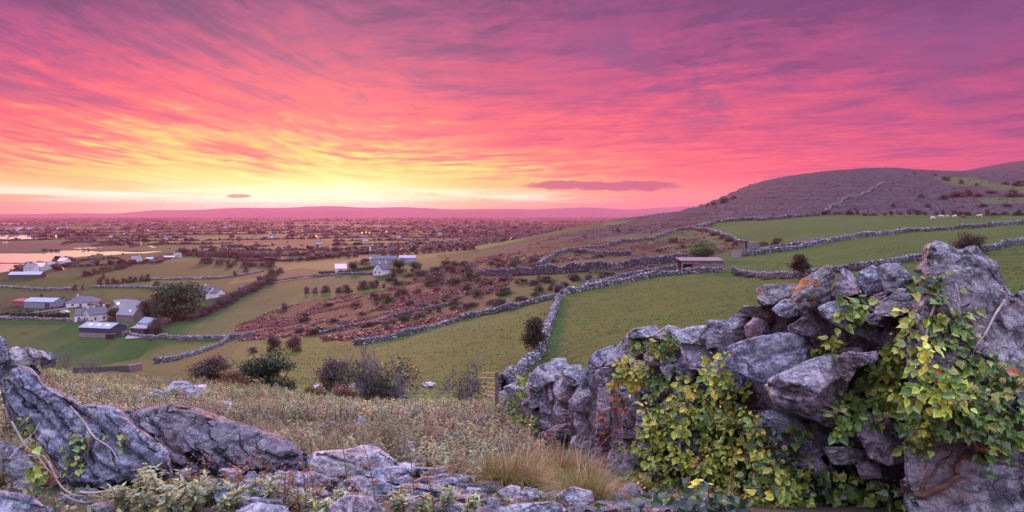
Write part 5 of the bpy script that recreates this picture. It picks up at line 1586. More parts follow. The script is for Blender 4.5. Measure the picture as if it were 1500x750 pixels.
# bracken and rough growth on the slope below the fields
rg = np.random.default_rng(9)
Vs, Fs, Cs, n0 = [], [], [], 0
for zn, cnt, cols_ in ((BR, 11000, BRK_ + BRK_ + OLV[:2]), (HM, 4500, BRK_ + OLV[:2] + BRN[:2])):
    lo, hi = zn.min(0), zn.max(0)
    q_ = rg.uniform(lo, hi, (cnt * 14, 2))
    q_ = q_[in_poly(q_[:, 0], q_[:, 1], zn)]
    nz = fbm2(q_[:, 0], q_[:, 1], .09, 4, 9) + .5 * fbm2(q_[:, 0], q_[:, 1], .02, 4, 3)
    q_ = q_[(nz > (.0 if zn is BR else .12)) & (rg.random(len(q_)) < np.clip(260 / q_[:, 1], 0, 1) ** 1.2)][:cnt]
    m_ = len(q_)
    s = rg.uniform(.2, .62, m_) * rg.uniform(.6, 1.3, m_)
    v_, f_, c_ = scatter(blob[1], ICO_F, np.stack([q_[:, 0], q_[:, 1], H(q_[:, 0], q_[:, 1]) + s * .12], 1), rand_rot(m_, rg, .5), np.stack([s * 1.2, s * 1.2, s * .6], 1), np.array(cols_)[rg.integers(0, len(cols_), m_)] * rg.uniform(.6, 1.3, (m_, 1)))
    Vs.append(v_); Fs.append(f_ + n0); Cs.append(c_); n0 += len(v_)
o = link('bracken', mesh_np('bracken', np.concatenate(Vs), np.concatenate(Fs), np.concatenate(Cs)), MAT_LEAF)
tag(o, 'rusty autumn bracken covering the rough slope', 'bracken', None, 'stuff')
# loose limestone over the bare hill
q_ = np.stack([rg.uniform(100, 1500, 60000), rg.uniform(400, 1700, 60000)], 1)
pq = CX + F * q_[:, 0] / q_[:, 1]
ft = np.interp(pq, [820, 950, 1020, 1050, 1120, 1200, 1300, 1500, 2200], [720, 620, 560, 520, 455, 405, 398, 395, 395])
q_ = q_[(q_[:, 1] > ft + 15) & (pq > 860) & (pq < 1620) & (rg.random(len(q_)) < np.clip(500 / q_[:, 1], 0, 1) ** 2)][:9000]
m_ = len(q_); s = rg.uniform(.3, 1.1, m_)
v_, f_, c_ = scatter(STV[3], ICO_F, np.stack([q_[:, 0], q_[:, 1], H(q_[:, 0], q_[:, 1]) + s * .15], 1), rand_rot(m_, rg, .4), np.stack([s * 1.5, s, s * .55], 1), np.repeat(rg.uniform(.15, .55, (m_, 1)), 3, 1))
o = link('hill_rubble', mesh_np('hill_rubble', v_, f_, c_), MAT_WALLST)
tag(o, 'grey limestone rubble strewn over the bare hill', 'rubble', None, 'stuff')

# rough grass tufts over the near meadows
rg = np.random.default_rng(31)
q_ = np.stack([rg.uniform(-60, 110, 160000), rg.uniform(34, 330, 160000)], 1)
ff = np.zeros(len(q_), bool)
for zn in (FIELD1, FIELD2, FIELD3, FIELD4): ff |= in_poly(q_[:, 0], q_[:, 1], zn)
nz = fbm2(q_[:, 0], q_[:, 1], .06, 4, 51)
ff &= (rg.random(len(q_)) < np.clip(70 / q_[:, 1], 0, 1) ** 1.3 * (.35 + 1.6 * np.clip(nz, 0, 1)) )
q_ = q_[ff][:22000]; m_ = len(q_)
TV, TF = [], []
for i in range(7):
    a_ = i * .9; d_ = np.array([math.cos(a_), math.sin(a_), 0]); s_ = np.array([-d_[1], d_[0], 0]) * .16
    b0 = d_ * .12; t0 = d_ * (.35 + .1 * (i % 3)) + np.array([0, 0, .75 + .1 * (i % 2)])
    TV += [b0 - s_, b0 + s_, t0]; TF.append((3 * i, 3 * i + 1, 3 * i + 2))
s = rg.uniform(.07, .19, m_)
gcol = np.array([(.085, .125, .03), (.065, .115, .026), (.12, .125, .04), (.14, .12, .045), (.05, .09, .024)])
v_, f_, c_ = scatter(np.array(TV), np.array(TF), np.stack([q_[:, 0], q_[:, 1], H(q_[:, 0], q_[:, 1])], 1), rand_rot(m_, rg, .25), np.stack([s * 2.2, s * 2.2, s * .8], 1), gcol[rg.integers(0, 5, m_)] * 1.3 * rg.uniform(.8, 1.2, (m_, 1)))
o = link('meadow_grass', mesh_np('meadow_grass', v_, f_, c_), MAT_LEAF)
tag(o, 'rough grass tufts in the green meadows', 'grass', None, 'stuff')

# ------------------------------------------------------------------ buildings
def house(name, px, py, L, W, hw, hr, yaw, wall, roof, label, cat='house', group=None, chim=(), wins=(), doors=(), hip=0.0, Y=None, loc=None, oh=.25, skylights=(), mono=False, lower=None):
    """gabled building: ridge along its local X; wins/doors on faces 'f' (local -Y), 'r' (+X gable), 'l' (-X gable)"""
    g = loc or ground(px, py)
    rt = empty(name, g, yaw)
    tag(rt, label, cat, group)
    x, y = L / 2, W / 2
    G = Geo()
    rz_b = hw
    G.add([(-x, -y, -1.2), (x, -y, -1.2), (x, y, -1.2), (-x, y, -1.2), (-x, -y, hw), (x, -y, hw), (x, y, hw + (hr if mono else 0)), (-x, y, hw + (hr if mono else 0))],
          [(0, 3, 2, 1), (0, 1, 5, 4), (1, 2, 6, 5), (2, 3, 7, 6), (3, 0, 4, 7), (4, 5, 6, 7)])
    if not hip and not mono:
        for s in (-1, 1):
            G.add([(s * x, -y, hw), (s * x, y, hw), (s * x, 0, hw + hr), (s * (x - .2), -y, hw), (s * (x - .2), y, hw), (s * (x - .2), 0, hw + hr)], [(0, 1, 2), (3, 5, 4), (0, 2, 5, 3), (1, 4, 5, 2)])
    wl = G.obj('wall', wall, rt)
    if lower:
        Geo().box(-x - .06, x + .06, -y - .06, y + .06, -1.2, hw * lower[0]).obj('lower_wall', lower[1], rt)
    t = .18
    G = Geo()
    if mono:
        V = [(-x - oh, -y - oh, hw + .02 - oh * hr / W), (x + oh, -y - oh, hw + .02 - oh * hr / W), (x + oh, y + oh, hw + hr + .02 + oh * hr / W), (-x - oh, y + oh, hw + hr + .02 + oh * hr / W)]
        V += [(a, b_, c + t) for a, b_, c in V]
        G.add(V, [(0, 3, 2, 1), (4, 5, 6, 7), (0, 1, 5, 4), (1, 2, 6, 5), (2, 3, 7, 6), (3, 0, 4, 7)])
    else:
        rx = x - hip * x + (oh if not hip else 0)
        ex, ey = x + oh, y + oh
        ez = hw - oh * hr / y
        V = [(-ex, -ey, ez), (ex, -ey, ez), (ex, ey, ez), (-ex, ey, ez), (-rx, 0, hw + hr), (rx, 0, hw + hr)]
        V += [(a, b_, c + t) for a, b_, c in V]
        Fs = [(6, 7, 11, 10), (8, 9, 10, 11), (0, 4, 5, 1), (2, 5, 4, 3), (0, 1, 7, 6), (2, 3, 9, 8)]
        if hip:
            Fs += [(7, 8, 11), (9, 6, 10), (1, 5, 2), (3, 4, 0), (1, 2, 8, 7), (3, 0, 6, 9)]
        else:
            Fs += [(1, 5, 11, 7), (5, 2, 8, 11), (4, 0, 6, 10), (3, 4, 10, 9)]
        G.add(V, Fs)
    rf = G.obj('roof', roof, rt)
    for cx_, in [(c,) for c in chim]:
        Geo().box(cx_ - .4, cx_ + .4, -.35, .35, hw + hr - .6, hw + hr + 1.1).box(cx_ - .2, cx_ + .2, -.18, .18, hw + hr + 1.1, hw + hr + 1.35).obj('chimney', MAT_CREAM if wall in (MAT_WHITE, MAT_CREAM) else MAT_STONEW, rf)
    for fx, fy, sw, sh in skylights:
        yy0, yy1 = -y * (1 - fy), -y * (1 - fy - sh)
        z0, z1 = hw + hr * fy + t + .05, hw + hr * (fy + sh) + t + .05
        Geo().add([(fx - sw / 2, yy0, z0), (fx + sw / 2, yy0, z0), (fx + sw / 2, yy1, z1), (fx - sw / 2, yy1, z1), (fx - sw / 2, yy0, z0 - .1), (fx + sw / 2, yy0, z0 - .1), (fx + sw / 2, yy1, z1 - .1), (fx - sw / 2, yy1, z1 - .1)],
                  [(0, 1, 2, 3), (4, 7, 6, 5), (0, 4, 5, 1), (1, 5, 6, 2), (2, 6, 7, 3), (3, 7, 4, 0)]).obj('skylight', MAT_PALEGLASS, rf)
    def opening(face, u, zc, ww, hh, nm, lit=False):
        d = .06
        if face == 'f': B_ = (u - ww / 2, u + ww / 2, -y - d, -y + .02, zc - hh / 2, zc + hh / 2); fr = (u - ww / 2 - .12, u + ww / 2 + .12, -y - d * .6, -y + .02, zc - hh / 2 - .14, zc + hh / 2 + .1)
        elif face == 'r': B_ = (x - .02, x + d, u - ww / 2, u + ww / 2, zc - hh / 2, zc + hh / 2); fr = (x - .02, x + d * .6, u - ww / 2 - .12, u + ww / 2 + .12, zc - hh / 2 - .14, zc + hh / 2 + .1)
        else: B_ = (-x - d, -x + .02, u - ww / 2, u + ww / 2, zc - hh / 2, zc + hh / 2); fr = (-x - d * .6, -x + .02, u - ww / 2 - .12, u + ww / 2 + .12, zc - hh / 2 - .14, zc + hh / 2 + .1)
        p = Geo().box(*fr).obj(nm, MAT_WHITE if nm == 'window' else MAT_DOOR, rt)
        Geo().box(*B_).obj('pane' if nm == 'window' else 'door_leaf', (MAT_LITWIN if lit else MAT_GLASS) if nm == 'window' else MAT_DOOR, p)
    for q_ in wins:
        opening(q_[0], q_[1], q_[2], q_[3], q_[4], 'window', len(q_) > 5)
    for q_ in doors:
        opening(*q_, 'door')
    return rt
MAT_PALEGLASS = simple('roof_light', (.6, .6, .66), .3, .1, 1)

def wpx(px, py, w_):
    return w_ / F * ground(px, py)[1]

# the farm in the left foreground plain
b_ = house('barn', 151, 492, 15, 9, 3.9, 1.5, R(-14), MAT_NAVY, MAT_TIN, 'large navy barn with a pale tin roof and brown lower walls in the farm field', 'barn', None, skylights=((-4, .38, 1.6, .3), (0, .38, 1.6, .3), (4.2, .38, 1.6, .3)), lower=(.48, MAT_CONC), doors=[('r', 0, 1.6, 4.0, 3.2)])
house('farmhouse', 140, 470, 9, 6.5, 3.4, 2.8, R(60), MAT_CREAM, MAT_SLATE, 'cream gabled farmhouse with dark slate roof behind the barn', 'house', None, chim=(-3.8, 3.8), wins=[('l', 0, 3.6, .7, .9), ('l', -1.4, 1.4, .9, 1.2), ('f', -2, 1.5, 1, 1.2), ('f', 2, 1.5, 1, 1.2)], doors=[('l', 1.2, 1.0, 1.0, 2.0)])
house('cottage', 126, 470, 8, 6, 3.0, 2.6, R(14), MAT_WHITE, MAT_SLATE, 'low white cottage joined to the left of the farmhouse', 'house', None, chim=(3.2,), wins=[('f', -2, 1.6, 1, 1.1), ('f', .4, 1.6, 1, 1.1), ('l', 0, 1.6, 1, 1.1)], doors=[('f', 2.4, 1.0, .9, 2.0)])
house('farm_building', 192, 463, 14, 8, 4.2, 3.6, R(-22), MAT_STONEW, MAT_GREYROOF, 'large stone farm building with grey slate roof left of the cypress', 'barn', None, chim=(5.6,), wins=[('r', -1, 2, .8, 1.2), ('r', 1.3, 2, .8, 1.2)])
house('farm_building', 190, 470, 9, 6.5, 3.2, 3.0, R(-12), MAT_STONEW, MAT_GREYROOF, 'lower grey roofed farm building in front of the stone barn', 'barn', None, skylights=((1.5, .45, .9, .2),), chim=(4.0,))
house('farm_building', 176, 460, 7, 7, 3.8, 3.2, R(62), MAT_CONC, simple('mauve_roof', (.21, .18, .21), .6, .2, 2), 'mauve roofed outbuilding left of the stone farm building', 'barn')
house('farm_shed', 221, 480, 9, 6, 2.2, 2.1, R(-32), MAT_STONEW, MAT_BLUECLAD, 'blue roofed shed beside the yard left of the mauve bush', 'shed')
house('farm_shed', 209, 489, 7.5, 5, 2.6, .55, R(-14), MAT_DARK, MAT_TIN, 'dark open shed with shiny curved tin roof in the yard', 'shed', None, mono=True, doors=[('f', 0, 1.2, 5, 2.2)])
house('farm_shed', 38, 447, 12, 6, 2.4, .7, R(-6), MAT_REDSHED, MAT_REDSHED, 'low red shed at far left of the farm', 'shed', None, mono=True)
house('farm_shed', 66, 450, 17, 9, 3.4, 1.6, R(-8), MAT_BLUECLAD, simple('blue_tin_roof', (.23, .27, .31), .5, .15, 1), 'pale blue metal shed right of the low red shed', 'shed', None, doors=[('f', 5, 1.4, 2.6, 2.6)])
house('farm_shed', 84, 446, 6, 4, 1.8, .8, R(-8), MAT_CREAM, MAT_TIN, 'small pale lean to at the right of the blue metal shed', 'shed', None, mono=True)
house('bungalow', 124, 449, 15, 9, 2.6, 2.9, R(6), MAT_WHITE, MAT_SLATE, 'hip roofed white bungalow behind the farmhouse', 'house', None, chim=(-3.5,), hip=.55, wins=[('f', -4, 1.4, 1.3, 1.1), ('f', 4, 1.4, 1.3, 1.1)], doors=[('f', 0, 1.0, 1.0, 2.0)])
house('white_house', 303, 437, 10, 7.5, 3.2, 3.6, R(-28), MAT_WHITE, MAT_SLATE, 'white gabled house with slate roof right of the large cypress', 'house', None, chim=(-1.0,), wins=[('l', 0, 3.8, 1.0, 1.1), ('f', -2.6, 1.5, 1.1, 1.2), ('f', 2.6, 1.5, 1.1, 1.2)], doors=[('f', 0, 1.05, 1, 2.1)])
house('house_annexe', 318, 435, 6, 6, 2.4, 2.0, R(-28), MAT_WHITE, MAT_SLATE, 'lower grey roofed annexe at the right of the white gabled house', 'house')
house('white_house', 560, 402, 8, 6.4, 3.0, 3.2, R(58), MAT_WHITE, MAT_SLATE, 'white gabled roadside house in the centre distance', 'house', None, chim=(-2.5, 2.8), wins=[('l', 0, 3.4, .8, 1), ('l', -1.5, 1.4, .9, 1.1), ('l', 1.5, 1.4, .9, 1.1)])
house('barn', 563, 386, 17, 9, 3.6, 1.8, R(6), MAT_BLUECLAD, MAT_SLATE, 'long grey barn with dark roof behind the roadside house', 'barn')
house('barn', 549, 386, 6, 8, 3.2, 1.6, R(6), MAT_TIN, MAT_TIN, 'light ended bay at the left of the long grey barn', 'barn')
house('barn', 597, 384, 11, 7, 3.0, 1.5, R(4), MAT_TIN, simple('mauve_tin', (.3, .24, .3), .5, .15, 1), 'mauve tin shed right of the long grey barn', 'barn')
house('house', 499, 399, 7, 6, 2.8, 2.6, R(15), MAT_CREAM, MAT_PINKROOF, 'small house with a pale pink lit roof left of the garden hedge', 'house', None, chim=(2.0,), wins=[('f', 0, 1.5, 1.1, 1.1)])
# houses on the shore
house('house', 46, 398, 9, 7, 3.6, 3.4, R(-10), MAT_WHITE, MAT_GREYROOF, 'white house at the water edge nearest the estuary', 'house', None, chim=(-3,), wins=[('f', -2, 1.6, 1, 1.2), ('f', 2, 1.6, 1, 1.2), ('l', 0, 4, .8, 1)])
house('house', 60, 396, 11, 7, 3.4, 3.2, R(-14), MAT_CREAM, MAT_PINKROOF, 'house with pink lit roof right of the white shore house', 'house', None, chim=(3.5,), wins=[('f', -2, 1.6, 1, 1.2), ('f', 2, 1.6, 1, 1.2)])
house('house', 76, 393, 9, 7, 3.2, 2.6, R(-16), MAT_CREAM, MAT_BLUECLAD, 'grey blue roofed house third along the shore', 'house', None, wins=[('f', 0, 1.6, 1.6, 1.2)])
house('house', 94, 387, 10, 7, 3.4, 3.0, R(-20), MAT_WHITE, MAT_PINKROOF, 'white house fourth along the shore among shrubs', 'house', None, chim=(0,), wins=[('f', 0, 1.6, 1.2, 1.2)])
house('barn', 40, 407, 23, 9, 2.8, 1.9, R(8), MAT_DOOR, MAT_TIN, 'dark low barn with pale roof below the shore houses', 'barn')
house('house', 200, 383, 9, 6, 3, 2.4, R(5), MAT_WHITE, MAT_GREYROOF, 'white fronted house at the road end beyond the estuary', 'house', None, chim=(3,), wins=[('f', 0, 1.5, 2, 1.1)])
house('shed', 220, 383, 7, 6, 2.8, 1.6, R(5), MAT_BLUECLAD, MAT_TIN, 'blue grey shed right of the house beyond the estuary', 'shed')
house('shed', 245, 379, 18, 7, 2.2, 1.0, R(3), MAT_TIN, MAT_PINKROOF, 'long white roofed shed beyond the estuary', 'shed')
house('house', 260, 377, 8, 6, 2.8, 2.4, R(3), MAT_CREAM, MAT_GREYROOF, 'small house with a lit window at the end of the long shed', 'house', None, wins=[('f', -2, 1.5, 1.6, 1.2, 1), ('f', 2, 1.5, 1.6, 1.2)])
# far houses over the plain: one of each of three, then copies
far_protos = []
for k, (wl_, rf_) in enumerate(((MAT_WHITE, MAT_SLATE), (MAT_WHITE, MAT_GREYROOF), (MAT_CREAM, MAT_TIN))):
    far_protos.append(house('far_house', 0, 0, (11, 14, 20)[k], 8, (4.0, 3.2, 4.0)[k], (3.6, 3.0, 1.8)[k], 0.0, wl_, rf_, 'x', 'house', None, chim=((-3.5,), (4,), ())[k], loc=(0, 0, 0)))
first = [True] * 3
FH = [(8, 337.5), (14, 337), (27, 336.5), (24, 338), (31, 337), (45, 337), (58, 336.8), (62, 337.2), (86, 336), (97, 336), (138, 336.5), (142, 336), (215, 339.5), (86, 349.6), (133, 348.2), (163, 348), (175, 348), (185, 355), (184, 343.5), (246, 327), (166, 329), (160, 331), (78, 349), (8, 330),
      (467, 357.5), (464, 350), (527, 349), (521, 347), (537, 349), (546, 351), (555, 352), (551, 348), (566, 351), (584, 348), (598, 349), (624, 342), (633, 342), (651, 337), (527, 355), (535, 353), (562, 346), (484, 336), (490, 334), (515, 334), (525, 333.5), (556, 331), (588, 332), (606, 331.5), (626, 332), (640, 334), (612, 343), (645, 344), (410, 333), (425, 331), (440, 334), (452, 336),
      (395, 335), (380, 337), (350, 340), (365, 333), (330, 334), (310, 330), (300, 338), (282, 335), (735, 332), (770, 327), (776, 326.5), (722, 341), (700, 334), (685, 331), (668, 329), (750, 322), (715, 324), (795, 322), (480, 325), (520, 323.5), (575, 324), (433, 324), (385, 325), (340, 324), (270, 325), (225, 327), (260, 347), (290, 344), (245, 352), (270, 340), (420, 345), (398, 349)]
for i, (px, py) in enumerate(FH):
    k = i % 3
    g = ground(px, py)
    if g[2] > -30 or g[1] > 9000 or i % 3 and i > 10:
        continue
    o = far_protos[k] if first[k] else copy_tree(far_protos[k])
    first[k] = False
    o.location = g
    o.rotation_euler = (0, 0, random.uniform(-.7, .7))
    s = random.uniform(.6, .95) * (1 + min(.4, g[1] / 8000))
    o.scale = (s, s, s)
    tag(o, ('small white house with dark roof far out on the plain', 'long low white house far out on the plain', 'pale farm shed far out on the plain')[k], 'house', ('far white houses', 'far long houses', 'far pale sheds')[k])

# stone sheds on the right
def shed_open(px, py, name, L, W, h0, h1_, yaw, label):
    g = ground(px, py)
    rt = empty(name, g, yaw); tag(rt, label, 'shed')
    x, y = L / 2, W / 2
    Geo().box(-x, x, y - .35, y, -.8, h1_ - .1).obj('back_wall', MAT_STONEW, rt)
    Geo().box(x - .35, x, -y, y - .35, -.8, h1_ - .1).obj('side_wall', MAT_STONEW, rt)
    Geo().box(-x + 4.4, x - .35, -y, -y + .35, -.8, h0 - .05).obj('front_wall', MAT_STONEW, rt)
    for xx in (-x + .15, -x + 2.6, -x + 4.3):
        Geo().box(xx - .14, xx + .14, -y, -y + .28, -.8, h0 - .05).obj('post', MAT_CONC, rt)
    Geo().box(-x, -x + 4.4, -y, -y + .25, h0 - .65, h0 - .05).obj('lintel', MAT_CONC, rt)
    Geo().box(-x + 2.7, -x + 4.2, -y + .1, -y + .2, .0, h0 - .66).obj('red_door', MAT_REDSHED, rt)
    G = Geo()
    V = [(-x - .3, -y - .35, h0), (x + .3, -y - .35, h0), (x + .3, y + .3, h1_), (-x - .3, y + .3, h1_)]
    V += [(a, b_, c + .16) for a, b_, c in V]
    G.add(V, [(0, 3, 2, 1), (4, 5, 6, 7), (0, 1, 5, 4), (1, 2, 6, 5), (2, 3, 7, 6), (3, 0, 4, 7)]).obj('roof', simple('shed_roof', (.16, .115, .12), .8, .25, 1.2), rt)
    return rt
shed_open(1025, 398.5, 'stone_shed', 9.4, 5.5, 2.7, 3.1, R(-2), 'long flat roofed stone shed with an open front behind the field wall')
g = ground(1098, 362)
rt = empty('stone_hut', g, R(20)); tag(rt, 'small roofless looking stone hut with a dark doorway below the meadow', 'shed')
k = g[1] / F
L_, W_, h_ = 29 * k, 14 * k, 9.5 * k
Geo().box(-L_ / 2 + 6 * k, L_ / 2, -W_ / 2, W_ / 2, -1, h_ * .82).obj('side_wall', MAT_STONEW, rt)
Geo().box(-L_ / 2, -L_ / 2 + 1.2 * k, -W_ / 2, W_ / 2, -1, h_).obj('door_jamb', MAT_CONC, rt)
Geo().box(-L_ / 2 + 5 * k, -L_ / 2 + 6 * k, -W_ / 2 - .2, W_ / 2, -1, h_).obj('door_jamb', MAT_CONC, rt)
Geo().box(-L_ / 2 + 1.2 * k, -L_ / 2 + 5 * k, -W_ / 2 + .6, W_ / 2, -1, h_ * .8).obj('dark_doorway', MAT_DARK, rt)
Geo().box(-L_ / 2 - .3, -L_ / 2 + 6.5 * k, -W_ / 2 - .3, W_ / 2 + .2, h_, h_ + 1.0 * k).obj('roof', MAT_CONC, rt)

# gates
def bar_gate(px0, py0, px1, py1, hgt, nbar, label, mat, sheet=False, Y=None, post=True):
    a, b_ = Vector(ground(px0, py0)), Vector(ground(px1, py1))
    if Y: a, b_ = Vector(at(px0, py0, Y[0])), Vector(at(px1, py1, Y[1]))
    rt = empty('farm_gate', a); tag(rt, label, 'gate')
    d = b_ - a
    up = Vector((0, 0, 1))
    r_ = .02 if not sheet else .05
    G = Geo()
    for k in range(nbar):
        z = .12 + (hgt - .12) * (k / (nbar - 1)) ** 1.15
        G.tube([up * z, d + up * z], r_)
    G.obj('rails', mat, rt)
    G = Geo()
    for f in (0.0, .5, 1.0):
        G.tube([d * f + up * .1, d * f + up * hgt], r_)
    G.obj('uprights', mat, rt)
    if sheet:
        slab('sheet', a + up * .15, b_ + up * .15, hgt - .2, .04, MAT_GALV, rt, 0.0)
    if post:
        e = d + d.normalized() * .18
        Geo().box(e.x - .08, e.x + .08, e.y - .08, e.y + .08, e.z - .4, e.z + hgt + .05).obj('gatepost', MAT_WOOD, rt)
    return rt
gm = simple('pink_gate_steel', (.42, .30, .29), .5, .2, 3, .3)
bar_gate(703, 579, 727, 585, 1.2, 6, 'tubular steel farm gate with wooden post left of the ruined wall', gm, Y=(40, 33))
bar_gate(1072, 377, 1088, 376, 1.7, 4, 'pale sheeted gate in the wall below the stone hut', MAT_GALV, True)
bar_gate(1061, 398, 1073, 399, 1.2, 4, 'thin wire gate at the right end of the stone shed wall', MAT_WOOD)
# mast in the fields
g = ground(542, 383); k = g[1] / F
rt = empty('mast', g); tag(rt, 'tall thin pole mast with white panel on top in the centre distance', 'mast')
Geo().tube([(0, 0, -.5), (0, 0, 22 * k)], np.array([.22, .12]), 8).obj('pole', MAT_GALV, rt)
Geo().box(-.55, .55, -.2, .2, 15.5 * k, 21.5 * k).obj('antenna_panel', MAT_WHITE, rt)
# lit lamps
def lamp(px, py, hpx, label, s=.35):
    g = ground(px, py); k = g[1] / F
    rt = empty('street_lamp', g); tag(rt, label, 'lamp')
    Geo().tube([(0, 0, -.3), (0, 0, hpx * k), (.35, -.2, hpx * k + .3)], .09, 6).obj('pole', MAT_DARK, rt)
    Geo().tube([(.2, -.25, hpx * k + .25), (.9, -.35, hpx * k + .25)], np.array([s, s * .8]), 8).obj('lamp_head', MAT_LAMP, rt)
lamp(172, 464, 19, 'lit orange yard lamp beside the farmhouse', .5)
for i, (px, py, lab) in enumerate(((530, 345, 'left of three lit orange lamps in the village'), (536, 344.5, 'middle of three lit orange lamps in the village'), (541, 345, 'right of three lit orange lamps in the village'), (463, 350, 'lone lit lamp on the plain left of the village'), (82, 350.5, 'lit lamp by the upper pool of the estuary'), (566, 343.5, 'faint lit lamp right of the village'))):
    lamp(px, py, 4, lab, 1.5)
# poles
def pole(px, py, hpx, label, cross=True):
    g = ground(px, py); k = g[1] / F
    rt = empty('utility_pole', g); tag(rt, label, 'pole', 'utility poles')
    Geo().tube([(0, 0, -.4), (0, 0, hpx * k)], np.array([.16, .11]), 6).obj('pole_shaft', MAT_WOOD, rt)
    if cross:
        Geo().box(-.9, .9, -.07, .07, hpx * k - .7, hpx * k - .5).obj('crossarm', MAT_WOOD, rt)
pole(134, 447, 17, 'utility pole with a crossarm behind the bungalow')
pole(150, 447, 18, 'plain utility pole right of the bungalow', False)
pole(530, 377, 9, 'thin utility pole left of the mast', False)
# farm trailer, car, tank, heap
g = ground(161, 497)
rt = empty('trailer', g, R(-8)); tag(rt, 'small dark livestock trailer in front of the barn', 'trailer')
Geo().box(-1.4, 1.4, -.8, .8, .5, 1.9).box(-1.45, 1.45, -.85, .85, 1.9, 2.0).obj('trailer_box', MAT_DARK, rt)
for xx in (-.5, .5):
    for yy in (-.9, .75):
        Geo().tube([(xx, yy, .38), (xx, yy + .15, .38)], .38, 10).obj('wheel', MAT_DARK, rt)
Geo().tube([(1.4, 0, .6), (2.5, 0, .5)], .06, 5).obj('drawbar', MAT_DARK, rt)
g = ground(95, 458.5)
rt = empty('parked_car', g, R(5)); tag(rt, 'white car parked on the lawn behind the clipped hedge', 'car')
G = Geo(); prof = [(-2.1, .35), (2.1, .35), (2.15, .8), (1.2, .95), (.6, 1.45), (-1.3, 1.45), (-2.0, .95)]
n = len(prof)
G.add([(a, -.85, c) for a, c in prof] + [(a, .85, c) for a, c in prof], [list(range(n))[::-1][::-1], list(range(n, 2 * n))[::-1]] + [(i, (i + 1) % n, n + (i + 1) % n, n + i) for i in range(n)])
G.obj('body', MAT_WHITE, rt)
Geo().box(-1.2, .7, -.88, .88, 1.0, 1.36).obj('window', MAT_GLASS, rt)
for xx in (-1.3, 1.3):
    for yy in (-.9, .72):
        Geo().tube([(xx, yy, .33), (xx, yy + .18, .33)], .33, 10).obj('wheel', MAT_DARK, rt)
g = ground(833, 428)
k = g[1] / F
MAT_BAGRED = simple('red_bag', (.42, .10, .08), .6, .2, 1)
hp = empty('feed_bag_heap', g); tag(hp, 'heap of red and white plastic bags by the wall corner', 'heap')
rg = np.random.default_rng(3)
for i, (ox, oz, mt) in enumerate([(-4, 0, 0), (0, 0, 1), (4, 0, 0), (8, 0, 1), (11, 0, 0), (-2, 2.5, 1), (2, 2.8, 0), (6, 2.6, 1), (9, 2, 1), (4, 4, 1)]):
    v_ = STV[i % 5] * np.array([3.2, 2.6, 1.7]) * k
    me = mesh_np('feed_bag', v_ + np.array([(ox + 2) * k, rg.uniform(-1, 1) * k, (oz + 3.0) * k]), ICO_F, None, True)
    link('feed_bag', me, [MAT_BAGRED, MAT_WHITE][mt], hp)
g = ground(818, 429)
dr = empty('black_bale', (g[0], g[1], g[2])); tag(dr, 'black wrapped bale beside the heap of bags', 'bale')
Geo().tube([(-.9, 0, .9), (.9, .1, .9)], np.array([.9, .9]), 14).obj('wrapped_roll', MAT_DARK, dr)

# ------------------------------------------------------------------ cattle
def cow_mesh():
    bm = bmesh.new()
    J = dict(hip=(-.75, 0, 1.2), mid=(0, 0, 1.12), sh=(.7, 0, 1.18), neck=(1.05, 0, 1.15), head=(1.4, 0, .75), muz=(1.62, 0, .42), tail=(-.98, 0, 1.2), tailb=(-1.05, 0, .6))
    for s, nm in ((-1, 'a'), (1, 'b')):
        J.update({'hk' + nm: (-.72, .24 * s, .78), 'hh' + nm: (-.92, .24 * s, .46), 'hf' + nm: (-.8, .24 * s, .02), 'fk' + nm: (.62, .22 * s, .6), 'ff' + nm: (.62, .22 * s, .02), 'er' + nm: (1.3, .22 * s, .95)})
    E = [('hip', 'mid'), ('mid', 'sh'), ('sh', 'neck'), ('neck', 'head'), ('head', 'muz'), ('hip', 'tail'), ('tail', 'tailb')]
    for nm in 'ab':
        E += [('hip', 'hk' + nm), ('hk' + nm, 'hh' + nm), ('hh' + nm, 'hf' + nm), ('sh', 'fk' + nm), ('fk' + nm, 'ff' + nm), ('head', 'er' + nm)]
    rad = dict(hip=.36, mid=.42, sh=.36, neck=.24, head=.17, muz=.12, tail=.06, tailb=.04)
    names = list(J)
    me = bpy.data.meshes.new('cow'); me.from_pydata([J[q_] for q_ in names], [(names.index(a), names.index(b_)) for a, b_ in E], [])
    o = bpy.data.objects.new('tmp', me); COL.objects.link(o)
    o.modifiers.new('s', 'SKIN'); sb = o.modifiers.new('u', 'SUBSURF'); sb.levels = 1
    for i, q_ in enumerate(names):
        r_ = rad.get(q_, .14 if q_[:2] == 'hk' else .09 if q_[:2] in ('fk', 'hh') else .05)
        me.skin_vertices[0].data[i].radius = (r_, r_)
    me.skin_vertices[0].data[1].use_root = True
    dg = bpy.context.evaluated_depsgraph_get(); dg.update()
    out_ = bpy.data.meshes.new_from_object(o.evaluated_get(dg))
    bpy.data.objects.remove(o)
    return out_
cow0 = cow_mesh()
def hide(name, a, b_, th):
    m, nb, b, out = new_mat(name)
    tc = nb.n.new('ShaderNodeTexCoord').outputs['Object']
    nb.put(b.inputs['Base Color'], nb.mix(nb.mr(nb.noise(tc, 1.4, 2), th, th + .03), a, b_))
    b.inputs['Roughness'].default_value = .8
    return m
H_W = hide('cream_hide', (.62, .5, .46), (.5, .38, .34), .55); H_R = hide('red_hide', (.17, .05, .025), (.12, .035, .02), .5); H_P = hide('patched_hide', (.6, .5, .46), (.2, .07, .04), .5)
